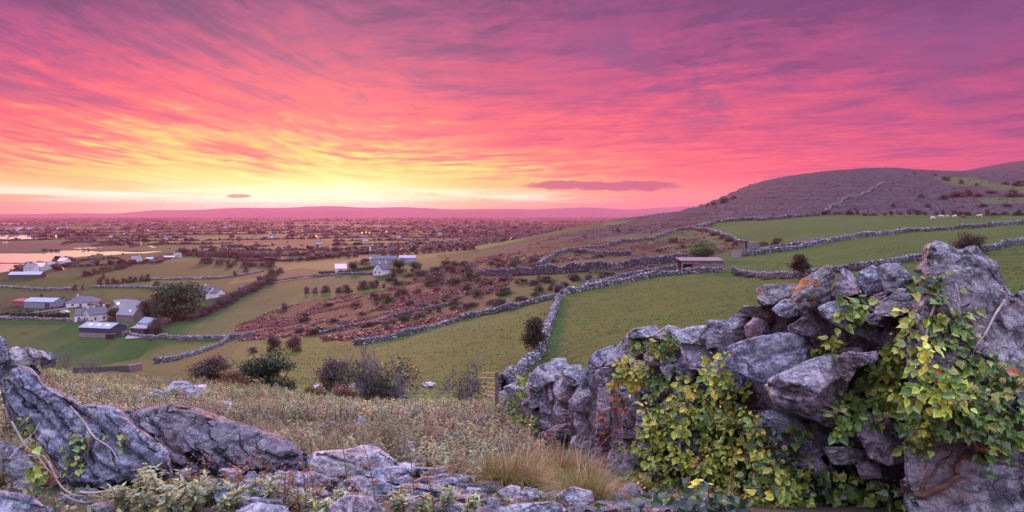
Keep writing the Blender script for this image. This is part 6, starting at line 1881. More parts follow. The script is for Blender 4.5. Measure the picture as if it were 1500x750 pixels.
for px, py, mt, lab, rz in ((1366, 322, H_W, 'cream cow grazing at the left end of the herd on the far meadow', 0), (1379, 319.5, H_W, 'second cream cow from the left on the far meadow', 2.6), (1387, 320, H_P, 'red and white patched cow on the far meadow', .4), (1399, 319.5, H_W, 'cream cow between the patched and the red cow', 3.3), (1411, 320, H_R, 'red brown cow on the far meadow', .3), (1435, 318.5, H_W, 'white cow standing apart at the right of the herd', 2.9), (1499, 327, H_R, 'red cow at the right edge of the picture', 0), (35, 490.5, H_R, 'red brown cow alone in the farm field', .5)):
    o = bpy.data.objects.new('cow', cow0.copy()); COL.objects.link(o)
    o.data.materials.clear(); o.data.materials.append(mt)
    o.location = ground(px, py); o.rotation_euler = (0, 0, rz)
    tag(o, lab, 'cow')

# ------------------------------------------------------------------ ivy, herbs and grass near at hand
from mathutils.bvhtree import BVHTree
bpy.context.view_layer.update()
bv, bf, n0 = [], [], 0
for o in COL.objects:
    if o.type == 'MESH' and o.name.split('.')[0] in ('stone', 'boulder', 'rubble_core'):
        V, _ = me_arrays(o.data)
        M = np.array(o.matrix_world)
        bv.append(V @ M[:3, :3].T + M[:3, 3])
        k = np.empty(len(o.data.loops), np.int32); o.data.loops.foreach_get('vertex_index', k)
        st = 0
        for p in o.data.polygons:
            bf.append([int(q_) + n0 for q_ in k[p.loop_start:p.loop_start + p.loop_total]])
        n0 += len(V)
BVH = BVHTree.FromPolygons(np.concatenate(bv).tolist(), bf)

def surf(px, py, off=.02, fallback=4.0):
    d = Vector(((px - CX) / F, 1.0, -(py - HY) / F)).normalized()
    loc, nrm, idx, dist = BVH.ray_cast(Vector((0, 0, 0)), d)
    if loc is None or dist > 14:
        Y = groundY(px, py) if py > 560 and fallback is None else (fallback or 4)
        return at(px, py, Y), np.array((0, -1.0, .2))
    nrm = np.array(nrm)
    if nrm @ np.array(d) > 0: nrm = -nrm
    return np.array(loc) + nrm * off, nrm

IVY_V = np.array([(0, 0, 0), (0, .45, -.10), (0, 1.05, .0), (-.40, .06, .05), (-.52, .40, .10), (-.22, .66, .03), (.40, .06, .05), (.52, .40, .10), (.22, .66, .03)])
IVY_F = np.array([(0, 1, 3), (3, 1, 4), (4, 1, 5), (5, 1, 2), (0, 6, 1), (6, 7, 1), (7, 8, 1), (8, 2, 1)])
OVA_V = IVY_V * np.array([.82, 1.0, 1.1]); OVA_V[4] = (-.40, .42, .08); OVA_V[7] = (.40, .42, .08); OVA_V[3] = (-.30, .12, .04); OVA_V[6] = (.30, .12, .04); OVA_V[5] = (-.24, .72, .03); OVA_V[8] = (.24, .72, .03)

def frames(d, nrm):
    d = d / (np.linalg.norm(d, axis=1, keepdims=True) + 1e-9)
    x = np.cross(d, nrm); x /= np.linalg.norm(x, axis=1, keepdims=True) + 1e-9
    z = np.cross(x, d)
    return np.stack([x, d, z], 2)

YEL = np.array([(.48, .50, .06), (.40, .46, .06), (.32, .42, .06), (.56, .50, .07), (.23, .34, .05)])
GRN = np.array([(.16, .28, .05), (.12, .22, .045), (.23, .32, .05), (.09, .17, .04), (.28, .31, .06)])
MIXP = np.concatenate([YEL, YEL, GRN]) * 1.25
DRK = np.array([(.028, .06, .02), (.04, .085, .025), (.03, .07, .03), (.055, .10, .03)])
REDL = np.array([(.42, .06, .03), (.45, .14, .03), (.30, .05, .04), (.20, .20, .04)])

def rnd_in(poly, n, rg):
    poly = np.array(poly, float)
    lo, hi = poly.min(0), poly.max(0)
    out_ = []
    while len(out_) < n:
        q_ = rg.uniform(lo, hi, (n * 2, 2))
        out_ += q_[in_poly(q_[:, 0], q_[:, 1], poly)].tolist()
    return np.array(out_[:n])

def berry_mesh():
    V, Fq, n0 = [], [], 0
    rg = np.random.default_rng(2)
    for i in range(22):
        y = 1 - 2 * (i + .5) / 22; r_ = math.sqrt(1 - y * y); a = i * 2.4
        V.append(ICO_V * .30 + np.array([r_ * math.cos(a), r_ * math.sin(a), y]) * .8); Fq.append(ICO_F + n0); n0 += len(ICO_V)
    V.append(ICO_V * .65); Fq.append(ICO_F + n0)
    return mesh_np('flower_head', np.concatenate(V), np.concatenate(Fq))
BERRY = berry_mesh(); BERRY.materials.append(simple('ivy_flower', (.30, .27, .10), .8, .3, 60))

def ivy(label, polys, stems, loc, seed, heads=0, name='ivy'):
    """polys: (outline, sprigs, leaves per sprig, palette, stand-off, leaf size, leaf shape)"""
    rg = np.random.default_rng(seed)
    P, D, Nn, S, C, SH = [], [], [], [], [], []
    tips = []
    for outline, ns, nl, pal_, off, size, adult in polys:
        for px, py in rnd_in(outline, ns, rg):
            p, nr = surf(px, py, 0.0, loc[1])
            tp = p + nr * rg.uniform(.2, 1.0) * off + np.array([0, -1, 0]) * rg.uniform(.0, .6) * off
            tips.append((p, tp, nr))
            ax = nr * .6 + np.array([rg.normal(0, .4), -.5, rg.uniform(.0, .7)]); ax /= np.linalg.norm(ax)
            tone = rg.uniform(.5, 1.2); cb = pal_[rg.integers(len(pal_))]
            for k in range(max(1, int(nl * rg.uniform(.7, 1.3)))):
                r_ = rg.normal(size=3); r_ -= ax * (r_ @ ax) * .7; r_ /= np.linalg.norm(r_)
                d = r_ + ax * .25 + np.array([0, 0, -.55])
                P.append(tp + r_ * size * rg.uniform(.2, 1.0) + ax * rg.uniform(-1.6, .6) * size * (.8 if nl > 1 else .1))
                D.append(d); Nn.append(ax + nr * .4 + rg.normal(0, .35, 3) + np.array([0, 0, .35]))
                S.append(size * rg.choice([rg.uniform(.45, .8), rg.uniform(.8, 1.3)]))
                cc = (cb if rg.random() < .6 else pal_[rg.integers(len(pal_))]) * tone * rg.uniform(.8, 1.2)
                if rg.random() < .007: cc = REDL[rg.integers(3)]
                C.append(cc); SH.append(adult)
    P, D, Nn, S, C, SH = map(np.array, (P, D, Nn, S, C, SH))
    Rm = frames(D, Nn)
    Vs, Fs, Cs, n0 = [], [], [], 0
    for sh, LV in ((0, IVY_V), (1, OVA_V)):
        s_ = SH == sh
        if not s_.any(): continue
        v_, f_, c_ = scatter(LV, IVY_F, P[s_], Rm[s_], np.repeat(S[s_][:, None], 3, 1), C[s_])
        # paler edges towards each leaf tip
        k = len(LV)
        c_ = c_ * np.tile(np.array([.82, .85, 1.25, 1.05, 1.2, 1.15, 1.05, 1.2, 1.15]), s_.sum())[:, None]
        Vs.append(v_); Fs.append(f_ + n0); Cs.append(c_); n0 += len(v_)
    loc = np.array(loc, float)
    rt = empty(name, loc)
    tag(rt, label, 'ivy')
    for p, tp, nr in tips[::2]:
        mid_ = (p + tp) / 2 + rg.normal(0, .02, 3)
        v_, q_ = tube_np([p - nr * .02, mid_, tp], np.array([.0035, .003, .002]), 4)
        Vs.append(v_); Fs.append(np.concatenate([q_[:, [0, 1, 2]], q_[:, [0, 2, 3]]]) + n0); Cs.append(np.tile((.14, .075, .05), (len(v_), 1))); n0 += len(v_)
    link('leaves', mesh_np('leaves', np.concatenate(Vs) - loc, np.concatenate(Fs), np.concatenate(Cs)), MAT_IVY, rt)
    for pts, rad, dead in stems:
        link('dead_stem' if dead else 'stem', tubes_mesh('stem', [stem_path(pts, rad, loc, rg)]), MAT_DEADSTEM if dead else MAT_STEM, rt)
    for k in range(heads):
        p, tp, nr = tips[rg.integers(len(tips))]
        o = link('flower_head', BERRY, None, rt)
        o.location = Vector(tp - loc + np.array([rg.normal(0, .02), -.05, rg.uniform(0, .05)]))
        s = rg.uniform(.011, .018); o.scale = (s, s, s)
    return rt

def stem_path(pts, rad, loc, rg):
    Q = []
    pts = np.array(pts, float)
    for a, b_ in zip(pts[:-1], pts[1:]):
        n = max(2, int(np.linalg.norm(b_ - a) / 9))
        for k in range(n):
            f = k / n
            Q.append(a + (b_ - a) * f + rg.normal(0, .8, 2))
    Q.append(pts[-1])
    W = np.array([surf(px, py, rad * 1.1, loc[1])[0] for px, py in Q])
    for _ in range(2):
        W[1:-1, 1] = np.minimum(W[1:-1, 1], (W[:-2, 1] + W[2:, 1]) / 2)
    W[1:-1] = W[1:-1] * .5 + (W[:-2] + W[2:]) * .25
    return (list(W - np.array(loc)), np.linspace(rad, rad * .45, len(W)), 6)

ivy('bushy yellow green flowering ivy spilling over the middle of the ruined wall', [
    ([(1012, 548), (1058, 512), (1072, 560), (1112, 566), (1108, 600), (1128, 650), (1172, 690), (1150, 742), (1060, 726), (1000, 722), (950, 728), (925, 690), (905, 672), (925, 640), (950, 602)], 300, 10, MIXP, .20, .038, 1),
    ([(1040, 590), (1110, 600), (1130, 660), (1180, 700), (1140, 745), (1050, 730), (1010, 690)], 80, 8, GRN, .15, .048, 1),
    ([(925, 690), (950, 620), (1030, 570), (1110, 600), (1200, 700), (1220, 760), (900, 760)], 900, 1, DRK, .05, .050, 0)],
    [([(1060, 600), (1085, 590), (1110, 575)], .008, 0), ([(960, 605), (1000, 612), (1035, 610)], .007, 0), ([(1010, 700), (1020, 660), (1040, 640)], .007, 0)], (1.1, 4.2, -1.6), 1, 34)
ivy('green ivy with a thick brown trunk spreading over the foot of the peaked boulder', [
    ([(1212, 592), (1240, 545), (1285, 520), (1300, 560), (1340, 570), (1340, 650), (1290, 640), (1240, 640)], 40, 9, GRN, .12, .040, 1),
    ([(1285, 520), (1335, 470), (1358, 490), (1350, 540), (1400, 560), (1380, 620), (1300, 610)], 70, 10, MIXP, .11, .034, 1),
    ([(1340, 560), (1400, 530), (1440, 515), (1470, 545), (1510, 540), (1510, 650), (1470, 660), (1440, 690), (1420, 640), (1380, 640), (1350, 650), (1330, 640)], 110, 7, GRN, .05, .035, 0),
    ([(1300, 600), (1345, 600), (1345, 655), (1300, 650)], 18, 7, GRN, .1, .042, 1)],
    [([(1318, 719), (1345, 722), (1385, 713), (1404, 692), (1401, 668), (1411, 642), (1418, 615)], .020, 0), ([(1347, 718), (1374, 682), (1381, 640)], .008, 0), ([(1412, 648), (1440, 660), (1455, 676), (1510, 686)], .008, 0),
     ([(1280, 565), (1305, 565), (1325, 575), (1345, 570)], .011, 0), ([(1395, 615), (1420, 605), (1445, 600)], .010, 0), ([(1465, 570), (1478, 600), (1490, 606)], .006, 0)], (2.1, 3.1, -1.5), 2, 22)
ivy('ivy climbing up the face of the peaked boulder with pale dead stems', [
    ([(1346, 398), (1378, 392), (1392, 430), (1412, 455), (1424, 500), (1420, 530), (1385, 520), (1362, 470), (1350, 440)], 110, 1, GRN, .02, .040, 0),
    ([(1352, 410), (1370, 400), (1376, 430), (1356, 440)], 16, 2, DRK, .03, .04, 0), ([(1422, 448), (1436, 448), (1436, 458), (1424, 458)], 3, 1, GRN, .02, .045, 0),
    ([(1326, 470), (1345, 450), (1352, 500), (1330, 520)], 30, 2, YEL, .05, .04, 0)],
    [([(1372, 424), (1368, 450), (1358, 470), (1354, 495), (1345, 520)], .007, 1), ([(1473, 443), (1455, 462), (1445, 485), (1430, 505), (1424, 522)], .006, 1), ([(1400, 415), (1404, 440), (1403, 470)], .004, 1), ([(1372, 500), (1362, 510), (1350, 514)], .005, 1), ([(1380, 430), (1388, 455), (1400, 470)], .005, 0)], (2.0, 3.0, -.9), 3)
ivy('small ivy with red tinged sprays hanging on the left part of the ruined wall', [
    ([(918, 492), (945, 494), (948, 515), (925, 520)], 12, 8, GRN, .12, .05, 1), ([(958, 498), (998, 494), (1002, 512), (970, 518)], 14, 8, GRN, .12, .05, 1),
    ([(905, 530), (945, 527), (955, 545), (935, 565), (902, 558)], 22, 8, YEL, .14, .05, 1), ([(955, 545), (985, 545), (982, 565), (958, 566)], 10, 8, GRN, .1, .05, 1)],
    [([(936, 572), (934, 590), (942, 606)], .012, 0), ([(945, 570), (965, 577), (985, 578)], .006, 0), ([(924, 500), (940, 518), (962, 522)], .006, 0), ([(999, 518), (1004, 535), (1014, 542), (1024, 541)], .006, 1)], (1.1, 5.4, -1.3), 4)
ivy('yellow green ivy bush at the far left end of the ruined wall', [
    ([(748, 578), (766, 552), (778, 556), (778, 578), (764, 592), (792, 626), (782, 634), (748, 612), (738, 592)], 42, 8, GRN, .15, .050, 1),
    ([(758, 600), (790, 622), (780, 632), (755, 615)], 30, 8, GRN, .2, .050, 1)], [], (.1, 9.6, -2.5), 5)
ivy('small green ivy spray lying on the long aslant slab', [([(1238, 450), (1272, 446), (1276, 458), (1262, 470), (1230, 468), (1226, 458)], 16, 6, GRN, .08, .045, 1)], [([(1204, 449), (1222, 444), (1240, 448), (1262, 452)], .005, 1)], (1.85, 3.6, -.6), 6)
ivy('ivy spray with a bare twig behind the great flat topped slab', [([(1206, 508), (1226, 502), (1240, 508), (1238, 520), (1206, 520)], 9, 6, YEL, .08, .045, 1)], [([(1228, 512), (1242, 505), (1241, 492), (1238, 486)], .005, 0), ([(1240, 506), (1250, 497), (1252, 494)], .004, 1)], (1.7, 3.7, -.75), 7)
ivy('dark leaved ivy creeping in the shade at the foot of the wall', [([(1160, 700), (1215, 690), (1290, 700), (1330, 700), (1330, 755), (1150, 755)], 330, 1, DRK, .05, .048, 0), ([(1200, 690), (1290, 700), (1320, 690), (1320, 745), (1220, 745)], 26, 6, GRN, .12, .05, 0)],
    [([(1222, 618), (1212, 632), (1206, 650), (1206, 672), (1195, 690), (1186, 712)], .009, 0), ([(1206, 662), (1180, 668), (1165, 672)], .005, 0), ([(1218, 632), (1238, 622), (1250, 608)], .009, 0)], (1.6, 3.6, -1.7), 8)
ivy('few ivy leaves on a thin twig over the lower dark slab', [([(1152, 620), (1172, 614), (1190, 622), (1186, 636), (1160, 640)], 8, 3, GRN, .05, .045, 0), ([(1192, 590), (1220, 580), (1236, 596), (1226, 612), (1200, 600)], 9, 6, GRN, .16, .045, 1)], [([(1176, 622), (1190, 634), (1196, 648), (1206, 650)], .005, 0)], (1.55, 3.6, -1.2), 9)
ivy('red and orange creeper leaves on the pinkish wall stones', [([(872, 600), (915, 596), (918, 640), (876, 642)], 18, 3, REDL, .05, .035, 0), ([(896, 572), (912, 570), (912, 600), (898, 600)], 10, 3, REDL, .05, .04, 0)], [], (.85, 6.3, -2.0), 10, name='creeper')
ivy('ivy with matted bare grey stems over the front of the tilted boulder', [
    ([(36, 612), (50, 612), (52, 658), (40, 662)], 26, 2, GRN, .03, .034, 0), ([(42, 672), (62, 680), (76, 706), (52, 708)], 24, 3, GRN, .05, .038, 0), ([(106, 634), (126, 630), (130, 648), (118, 690), (98, 692), (104, 660)], 34, 2, GRN, .04, .034, 0),
    ([(172, 646), (188, 644), (186, 652), (174, 654)], 5, 2, GRN, .03, .034, 0), ([(125, 608), (136, 610), (134, 616), (126, 614)], 4, 1, GRN, .03, .034, 0), ([(150, 640), (156, 646), (150, 652)], 3, 2, GRN, .03, .034, 0)],
    [([(104, 597), (118, 613), (130, 628), (140, 644), (158, 652), (168, 662), (174, 676)], 0.0062, 1), ([(16, 616), (28, 636), (38, 656), (58, 668), (66, 686), (84, 698), (104, 710), (120, 722)], 0.0050, 1), ([(46, 638), (64, 640), (62, 668), (84, 690), (96, 704)], 0.0037, 1),
     ([(58, 620), (62, 640), (64, 660)], 0.0025, 1), ([(84, 680), (98, 704), (110, 716)], 0.0031, 1), ([(118, 721), (140, 722), (162, 718), (186, 714)], 0.0074, 1), ([(104, 704), (118, 690), (126, 676)], 0.0037, 1), ([(90, 722), (112, 736), (136, 736), (160, 722)], 0.0037, 1), ([(70, 676), (84, 706), (94, 718), (110, 726)], 0.0056, 1), ([(130, 640), (131, 655), (129, 672)], .005, 0)], (-2.4, 3.6, -1.5), 11)

# herb meadow, a single mass of low plants
def herb_proto(seed, nleaf, L=.22, wid=.05, droop=.5, stemr=.008, top=0):
    rg = np.random.default_rng(seed)
    V, T, n0 = [], [], 0
    isstem = []
    bend = rg.uniform(-.18, .18, 2)
    for a in range(1):
        pts = [np.array([bend[0] * t * t, bend[1] * t * t, t]) for t in (0, .35, .7, 1.0)]
        v_, q_ = tube_np(pts, np.linspace(stemr, stemr * .4, 4), 3)
        V.append(v_); T.append(np.concatenate([q_[:, [0, 1, 2]], q_[:, [0, 2, 3]]]) + n0); n0 += len(v_); isstem.append(np.ones(len(v_)))
    for i in range(nleaf):
        t = .18 + .82 * (i / max(1, nleaf - 1)) ** .8
        a = i * 2.4 + rg.uniform(-.5, .5)
        base = np.array([bend[0] * t * t, bend[1] * t * t, t])
        out_ = np.array([math.cos(a), math.sin(a), 0])
        l = L * (1.15 - .45 * t) * rg.uniform(.7, 1.3)
        mid_ = base + out_ * l * .55 + np.array([0, 0, l * (.35 - droop * .3)])
        tip = base + out_ * l + np.array([0, 0, l * (.25 - droop)])
        sd_ = np.array([-math.sin(a), math.cos(a), .15]) * wid * rg.uniform(.7, 1.3)
        V.append(np.array([base, mid_ - sd_, tip, mid_ + sd_])); T.append(np.array([(0, 1, 2), (0, 2, 3)]) + n0); n0 += 4; isstem.append(np.zeros(4))
    for i in range(top):
        a = rg.uniform(0, 6.28); base = np.array([bend[0], bend[1], 1.0]) + np.array([math.cos(a) * .05, math.sin(a) * .05, rg.uniform(-.12, .06)])
        V.append(ICO_V * .022 + base); T.append(ICO_F + n0); n0 += len(ICO_V); isstem.append(np.ones(len(ICO_V)) * 2)
    return np.concatenate(V), np.concatenate(T), np.concatenate(isstem)

HCOL = np.array([(.30, .30, .12), (.22, .26, .12), (.36, .31, .15), (.22, .29, .17), (.30, .21, .14), (.24, .17, .11), (.16, .21, .08), (.42, .37, .17)])
rg = np.random.default_rng(12)
n = 34000
hr = np.exp(rg.uniform(math.log(4.6), math.log(95), n)); ht_ = rg.uniform(R(-37), R(6), n)
hx_, hy_ = np.sin(ht_) * hr, np.cos(ht_) * hr
hpx = CX + F * hx_ / hy_
wx_ = np.interp(hy_, [WLY(p) for p in range(1500, 735, -15)][::1], list(range(1500, 735, -15)))
ok = np.where(hy_ < 11.5, hpx < wx_ - 18, hpx < 726)
ok &= ~in_poly(hx_, hy_, FIELD1) & ~in_poly(hx_, hy_, FIELD2)
maxY = np.interp(hpx, [0, 60, 150, 260, 330, 430, 500, 600, 720], [13, 17, 75, 62, 50, 44, 36, 33, 33])
ok &= hy_ < maxY
ok &= rg.random(n) < np.interp(hy_, [4.6, 5.8, 7.5, 10], [.02, .04, .13, .55])
ok &= (fbm2(hx_, hy_, .35, 3, 8) > np.interp(hy_, [5, 20, 60], [-.06, -.16, -.4]))
for px0, px1, y0, y1 in ((-20, 250, 3, 5.2), (165, 455, 4.2, 6.6), (455, 590, 4.6, 6.2), (690, 880, 3.5, 5.6)):
    ok &= ~((hpx > px0) & (hpx < px1) & (hy_ > y0) & (hy_ < y1))
hx_, hy_ = hx_[ok], hy_[ok]; hr = hr[ok]
hz_ = H(hx_, hy_)
print('herbs', len(hx_))
hs = rg.uniform(.20, .42, len(hx_)) * (1 + .55 * fbm2(hx_, hy_, .22, 3, 3))
tone = HCOL[rg.integers(0, len(HCOL), len(hx_))] * (1 + .3 * fbm2(hx_, hy_, .5, 2, 13))[:, None] * rg.uniform(.75, 1.25, (len(hx_), 1))
dryk = np.clip((24 - hr) / 20, 0, .4)[:, None]
tone = tone * (1 - dryk) + np.array((.30, .24, .20)) * dryk * rg.uniform(.6, 1.3, (len(tone), 1))
Vs, Fs, Cs, n0 = [], [], [], 0
kinds = [(herb_proto(1, 30, .20, .028, .5), 0, 13), (herb_proto(2, 36, .17, .022, .3), 0, 13), (herb_proto(3, 26, .22, .030, .7), 0, 13), (herb_proto(6, 12, .2, .025, .4, top=7), 0, 13),
         (herb_proto(4, 14, .26, .05, .4, .018), 13, 999), (herb_proto(5, 16, .22, .045, .6, .018), 13, 999), (herb_proto(7, 9, .2, .045, .3, .024), 13, 999)]
pick = rg.integers(0, 12, len(hx_))
for i, ((PV, PT, st), y0, y1) in enumerate(kinds):
    loc_i = i if i < 4 else i - 4
    nk = 4 if i < 4 else 3
    s_ = (hr >= y0) & (hr < y1) & (pick % nk == loc_i)
    m_ = int(s_.sum())
    if not m_: continue
    sc_ = np.stack([hs[s_] * rg.uniform(.9, 1.3, m_), hs[s_] * rg.uniform(.9, 1.3, m_), hs[s_]], 1)
    v_, f_, c_ = scatter(PV, PT, np.stack([hx_[s_], hy_[s_], hz_[s_] - .02], 1), rand_rot(m_, rg, .22), sc_, tone[s_])
    stm = np.tile(st, m_)[:, None]
    c_ = np.where(stm > .5, np.array([.11, .065, .05]) * (1 + .0 * c_), c_ * rg.uniform(.8, 1.2, (len(c_) // 1, 1)))
    Vs.append(v_); Fs.append(f_ + n0); Cs.append(c_); n0 += len(v_)
# low ground cover between them
n = 30000
r_ = np.exp(rg.uniform(math.log(3.4), math.log(70), n)); t_ = rg.uniform(R(-38), R(16), n)
x_, y_ = np.sin(t_) * r_, np.cos(t_) * r_
ok = ~in_poly(x_, y_, FIELD1) & ~in_poly(x_, y_, FIELD2) & (rg.random(n) < np.interp(y_, [3.4, 6], [.35, 1])) & (fbm2(x_, y_, 1.1, 3, 61) > -.15)
x_, y_ = x_[ok], y_[ok]; m_ = len(x_)
z_ = H(x_, y_)
d = rg.normal(size=(m_, 3)); d[:, 2] = np.abs(d[:, 2]) * .5
nn = rg.normal(0, .5, (m_, 3)) + np.array([0, 0, 1.0])
sz = rg.uniform(.03, .075, m_) * np.clip(np.hypot(x_, y_) / 9, .6, 3.5)
gc = np.concatenate([HCOL * .75, GRN * .8, DRK, np.array([(.12, .075, .05)] * 8)])[rg.integers(0, 25, m_)] * rg.uniform(.7, 1.2, (m_, 1))
v_, f_, c_ = scatter(OVA_V, IVY_F, np.stack([x_, y_, z_ + .02], 1), frames(d, nn), np.stack([sz * .8, sz, sz], 1), gc)
Vs.append(v_); Fs.append(f_ + n0); Cs.append(c_)
o = link('herb_meadow', mesh_np('herb_meadow', np.concatenate(Vs), np.concatenate(Fs), np.concatenate(Cs)), MAT_HERB)
tag(o, 'autumn herbs and low plants covering the stony slope', 'herbs', None, 'stuff')

# grass tussocks
def tussock(px0, px1, py0, py1, nb_, length, label, seed, cols, name='grass_tussock'):
    rg = np.random.default_rng(seed)
    g = np.array(ground((px0 + px1) / 2, (py0 + py1) / 2 + 8))
    k = g[1] / F
    ax_, ay_ = (px1 - px0) / 2 * k, .28
    a = rg.uniform(0, 6.28, nb_); r_ = np.sqrt(rg.random(nb_))
    bx, by = g[0] + ax_ * r_ * np.cos(a), g[1] + ay_ * r_ * np.sin(a)
    bz = H(bx, by)
    lean = np.stack([np.cos(a) * r_ + rg.normal(0, .5, nb_), np.sin(a) * r_ + rg.normal(0, .5, nb_)], 1) * .75
    L = length * rg.uniform(.5, 1.25, nb_)
    long_ = rg.random(nb_) < .03; L[long_] *= 1.9
    wd_ = rg.uniform(.0016, .0032, nb_)
    sd_ = np.stack([-lean[:, 1], lean[:, 0]], 1); sd_ /= np.linalg.norm(sd_, axis=1, keepdims=True) + 1e-9
    V = []
    for t in (0, .3, .6, .85, 1.0):
        x = bx + lean[:, 0] * L * t ** 1.7; y = by + lean[:, 1] * L * t ** 1.7
        z = bz + L * (t * .95 - .55 * t ** 2.6 * np.linalg.norm(lean, axis=1).clip(0, 1.1))
        w_ = wd_ * (1 - t * .85)
        V += [np.stack([x - sd_[:, 0] * w_, y - sd_[:, 1] * w_, z], 1), np.stack([x + sd_[:, 0] * w_, y + sd_[:, 1] * w_, z], 1)]
    V = np.stack(V, 1)
    Fq = np.concatenate([np.arange(nb_)[:, None] * 10 + np.array([2 * i, 2 * i + 1, 2 * i + 3, 2 * i + 2]) for i in range(4)])
    cc = np.array(cols)[rg.integers(0, len(cols), nb_)] * rg.uniform(.75, 1.25, (nb_, 1))
    cc[long_] = (.42, .33, .22)
    rt = link(name, mesh_np(name, V.reshape(-1, 3) - g, Fq, np.repeat(cc, 10, 0)), MAT_HERB, None, g)
    tag(rt, label, 'grass')
GC = [(.20, .18, .04), (.15, .17, .04), (.26, .19, .055), (.11, .15, .035), (.30, .20, .08), (.24, .13, .05)]
tussock(705, 790, 690, 728, 2200, .27, 'yellow grass tussock in front of the ruined wall', 1, GC)
tussock(770, 868, 678, 722, 2600, .30, 'arching golden grass tussock at the foot of the wall base', 2, GC)
tussock(830, 885, 715, 742, 1300, .22, 'green gold grass tussock right at the bottom by the wall', 3, [(.14, .18, .04), (.20, .20, .05), (.28, .17, .06)])
tussock(-10, 30, 640, 668, 1100, .16, 'small dry grass tuft at the left edge behind the tilted boulder', 4, GC)
tussock(10, 48, 690, 708, 900, .20, 'sparse dry grass below the tilted boulder', 5, GC)
tussock(1000, 1080, 730, 745, 300, .12, 'thin grass under the yellow ivy', 6, GC)

# single herbs standing along the foreground
def herb_thing(px, py, hpx, kind, label, group, seed):
    rg = np.random.default_rng(seed)
    g = ground(px, py); h = hpx / F * g[1]
    rt = empty('herb_plant', g, rg.uniform(0, 6.28))
    tag(rt, label, 'herb', group)
    tb, P, D, Nn, S, C = [], [], [], [], [], []
    ns = {'leafy': 5, 'stalk': 1, 'seed': 2}[kind]
    for k in range(ns):
        ln = rg.normal(0, .25 if kind == 'leafy' else .12, 2)
        hh = h * rg.uniform(.65, 1.0) if k else h
        pts = [np.array([ln[0] * h * t * t + (k and rg.normal(0, .02)), ln[1] * h * t * t, hh * t - .02]) for t in np.linspace(0, 1, 6)]
        tb.append((pts, np.linspace(.0042, .0018, 6), 5))
        nl = {'leafy': 26, 'stalk': 9, 'seed': 12}[kind]
        for i in range(nl):
            t = rg.uniform(.25, 1.0) if kind != 'stalk' else rg.choice([rg.uniform(.3, .5), rg.uniform(.75, 1)])
            j = min(4, int(t * 5)); f = t * 5 - j
            p = pts[j] * (1 - f) + pts[j + 1] * f
            a = i * 2.4 + rg.uniform(-.4, .4)
            P.append(p); D.append((math.cos(a), math.sin(a), rg.uniform(-.3, .6))); Nn.append((rg.normal(0, .3), rg.normal(0, .3), 1))
            S.append(rg.uniform(.028, .055) * (1.2 - .5 * t))
            C.append(np.array([(.32, .40, .27), (.40, .43, .22), (.27, .35, .23), (.46, .42, .18)][rg.integers(4)]) * rg.uniform(.8, 1.2) if kind == 'leafy' else np.array([(.25, .20, .09), (.16, .19, .09), (.30, .14, .06)][rg.integers(3)]))
    rt_mesh = tubes_mesh('stem', tb)
    link('stem', rt_mesh, MAT_DRYST if kind != 'leafy' else MAT_STEM, rt)
    P, D, Nn, S, C = map(np.array, (P, D, Nn, S, C))
    v_, f_, c_ = scatter(OVA_V, IVY_F, P, frames(D, Nn), np.stack([S * .55, S, S], 1), C)
    if kind == 'seed':
        m_ = 40
        t = rg.uniform(.8, 1.05, m_)
        tip = tb[0][0][-1]; tip2 = tb[-1][0][-1]
        q_ = np.where(rg.random(m_)[:, None] < .5, tip, tip2) + rg.normal(0, 1, (m_, 3)) * np.array([.02, .02, .035])
        v2, f2, c2 = scatter(ICO_V, ICO_F, q_, rand_rot(m_, rg), np.repeat(rg.uniform(.003, .006, m_)[:, None], 3, 1), np.tile((.32, .13, .09), (m_, 1)))
        v_, f_, c_ = np.concatenate([v_, v2]), np.concatenate([f_, f2 + len(v_)]), np.concatenate([c_, c2])
    link('leaves', mesh_np('leaves', v_, f_, c_), MAT_HERB, rt)
MAT_DRYST = simple('dry_stalk', (.15, .09, .07), .85, .3, 20)
i = 0
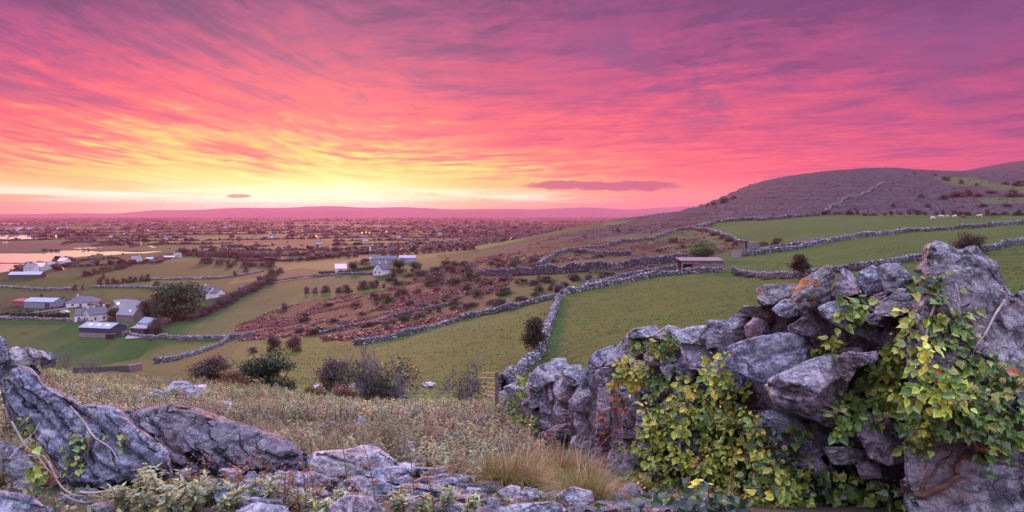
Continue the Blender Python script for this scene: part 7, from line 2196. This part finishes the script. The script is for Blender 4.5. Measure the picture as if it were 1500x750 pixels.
for px, py, h_ in ((205, 738, 60), (235, 742, 70), (262, 745, 64), (285, 748, 52), (180, 748, 45), (215, 752, 60), (250, 756, 60), (300, 742, 44), (330, 752, 50), (160, 742, 36)):
    i += 1; herb_thing(px, py, h_, 'leafy', 'grey green leafy herb below the front of the tilted boulder', 'leafy herbs under the tilted boulder', 700 + i)
for px, py, h_ in ((390, 750, 60), (375, 742, 50), (430, 752, 46), (470, 758, 40), (500, 752, 46), (530, 756, 40), (585, 755, 46), (620, 756, 40), (655, 754, 50), (690, 756, 38)):
    i += 1; herb_thing(px, py, h_, 'leafy', 'yellowish leafy herb sprouting at the bottom edge among the stones', 'leafy herbs at the bottom edge', 700 + i)
for px, py, h_ in ((640, 700, 60), (655, 695, 66), (672, 690, 60), (690, 688, 62), (706, 682, 58), (662, 702, 50), (630, 690, 54), (645, 685, 60), (684, 700, 44), (718, 690, 48), (700, 698, 46), (612, 682, 40)):
    i += 1; herb_thing(px, py, h_, 'leafy', 'tall pale green herb in the clump left of the grass tussock', 'tall herbs left of the tussock', 700 + i)
rs_ = random.Random(5)
for k in range(34):
    i += 1; herb_thing(rs_.uniform(330, 760), rs_.uniform(596, 690), rs_.uniform(26, 50), 'stalk', 'thin brown stalk rising above the herbs of the slope', 'dry stalks in the herbs', 900 + k)
for px, py, h_ in ((509, 735, 125), (550, 748, 96), (607, 742, 88), (448, 748, 78), (432, 745, 62), (492, 748, 60), (610, 640, 70), (640, 632, 64), (330, 735, 50), (740, 640, 60), (575, 742, 60), (636, 752, 60)):
    i += 1; herb_thing(px, py, h_, 'stalk', 'thin dead brown stalk standing among the foreground stones', 'dead stalks', 700 + i)
for px, py, h_ in ((415, 752, 62), (460, 752, 66), (405, 740, 50), (355, 735, 58), (382, 730, 66), (440, 756, 40), (470, 746, 50), (520, 752, 44), (345, 748, 56), (296, 735, 62)):
    i += 1; herb_thing(px, py, h_, 'seed', 'reddish seeding herb in front of the dark layered slab', 'reddish seeding herbs', 700 + i)
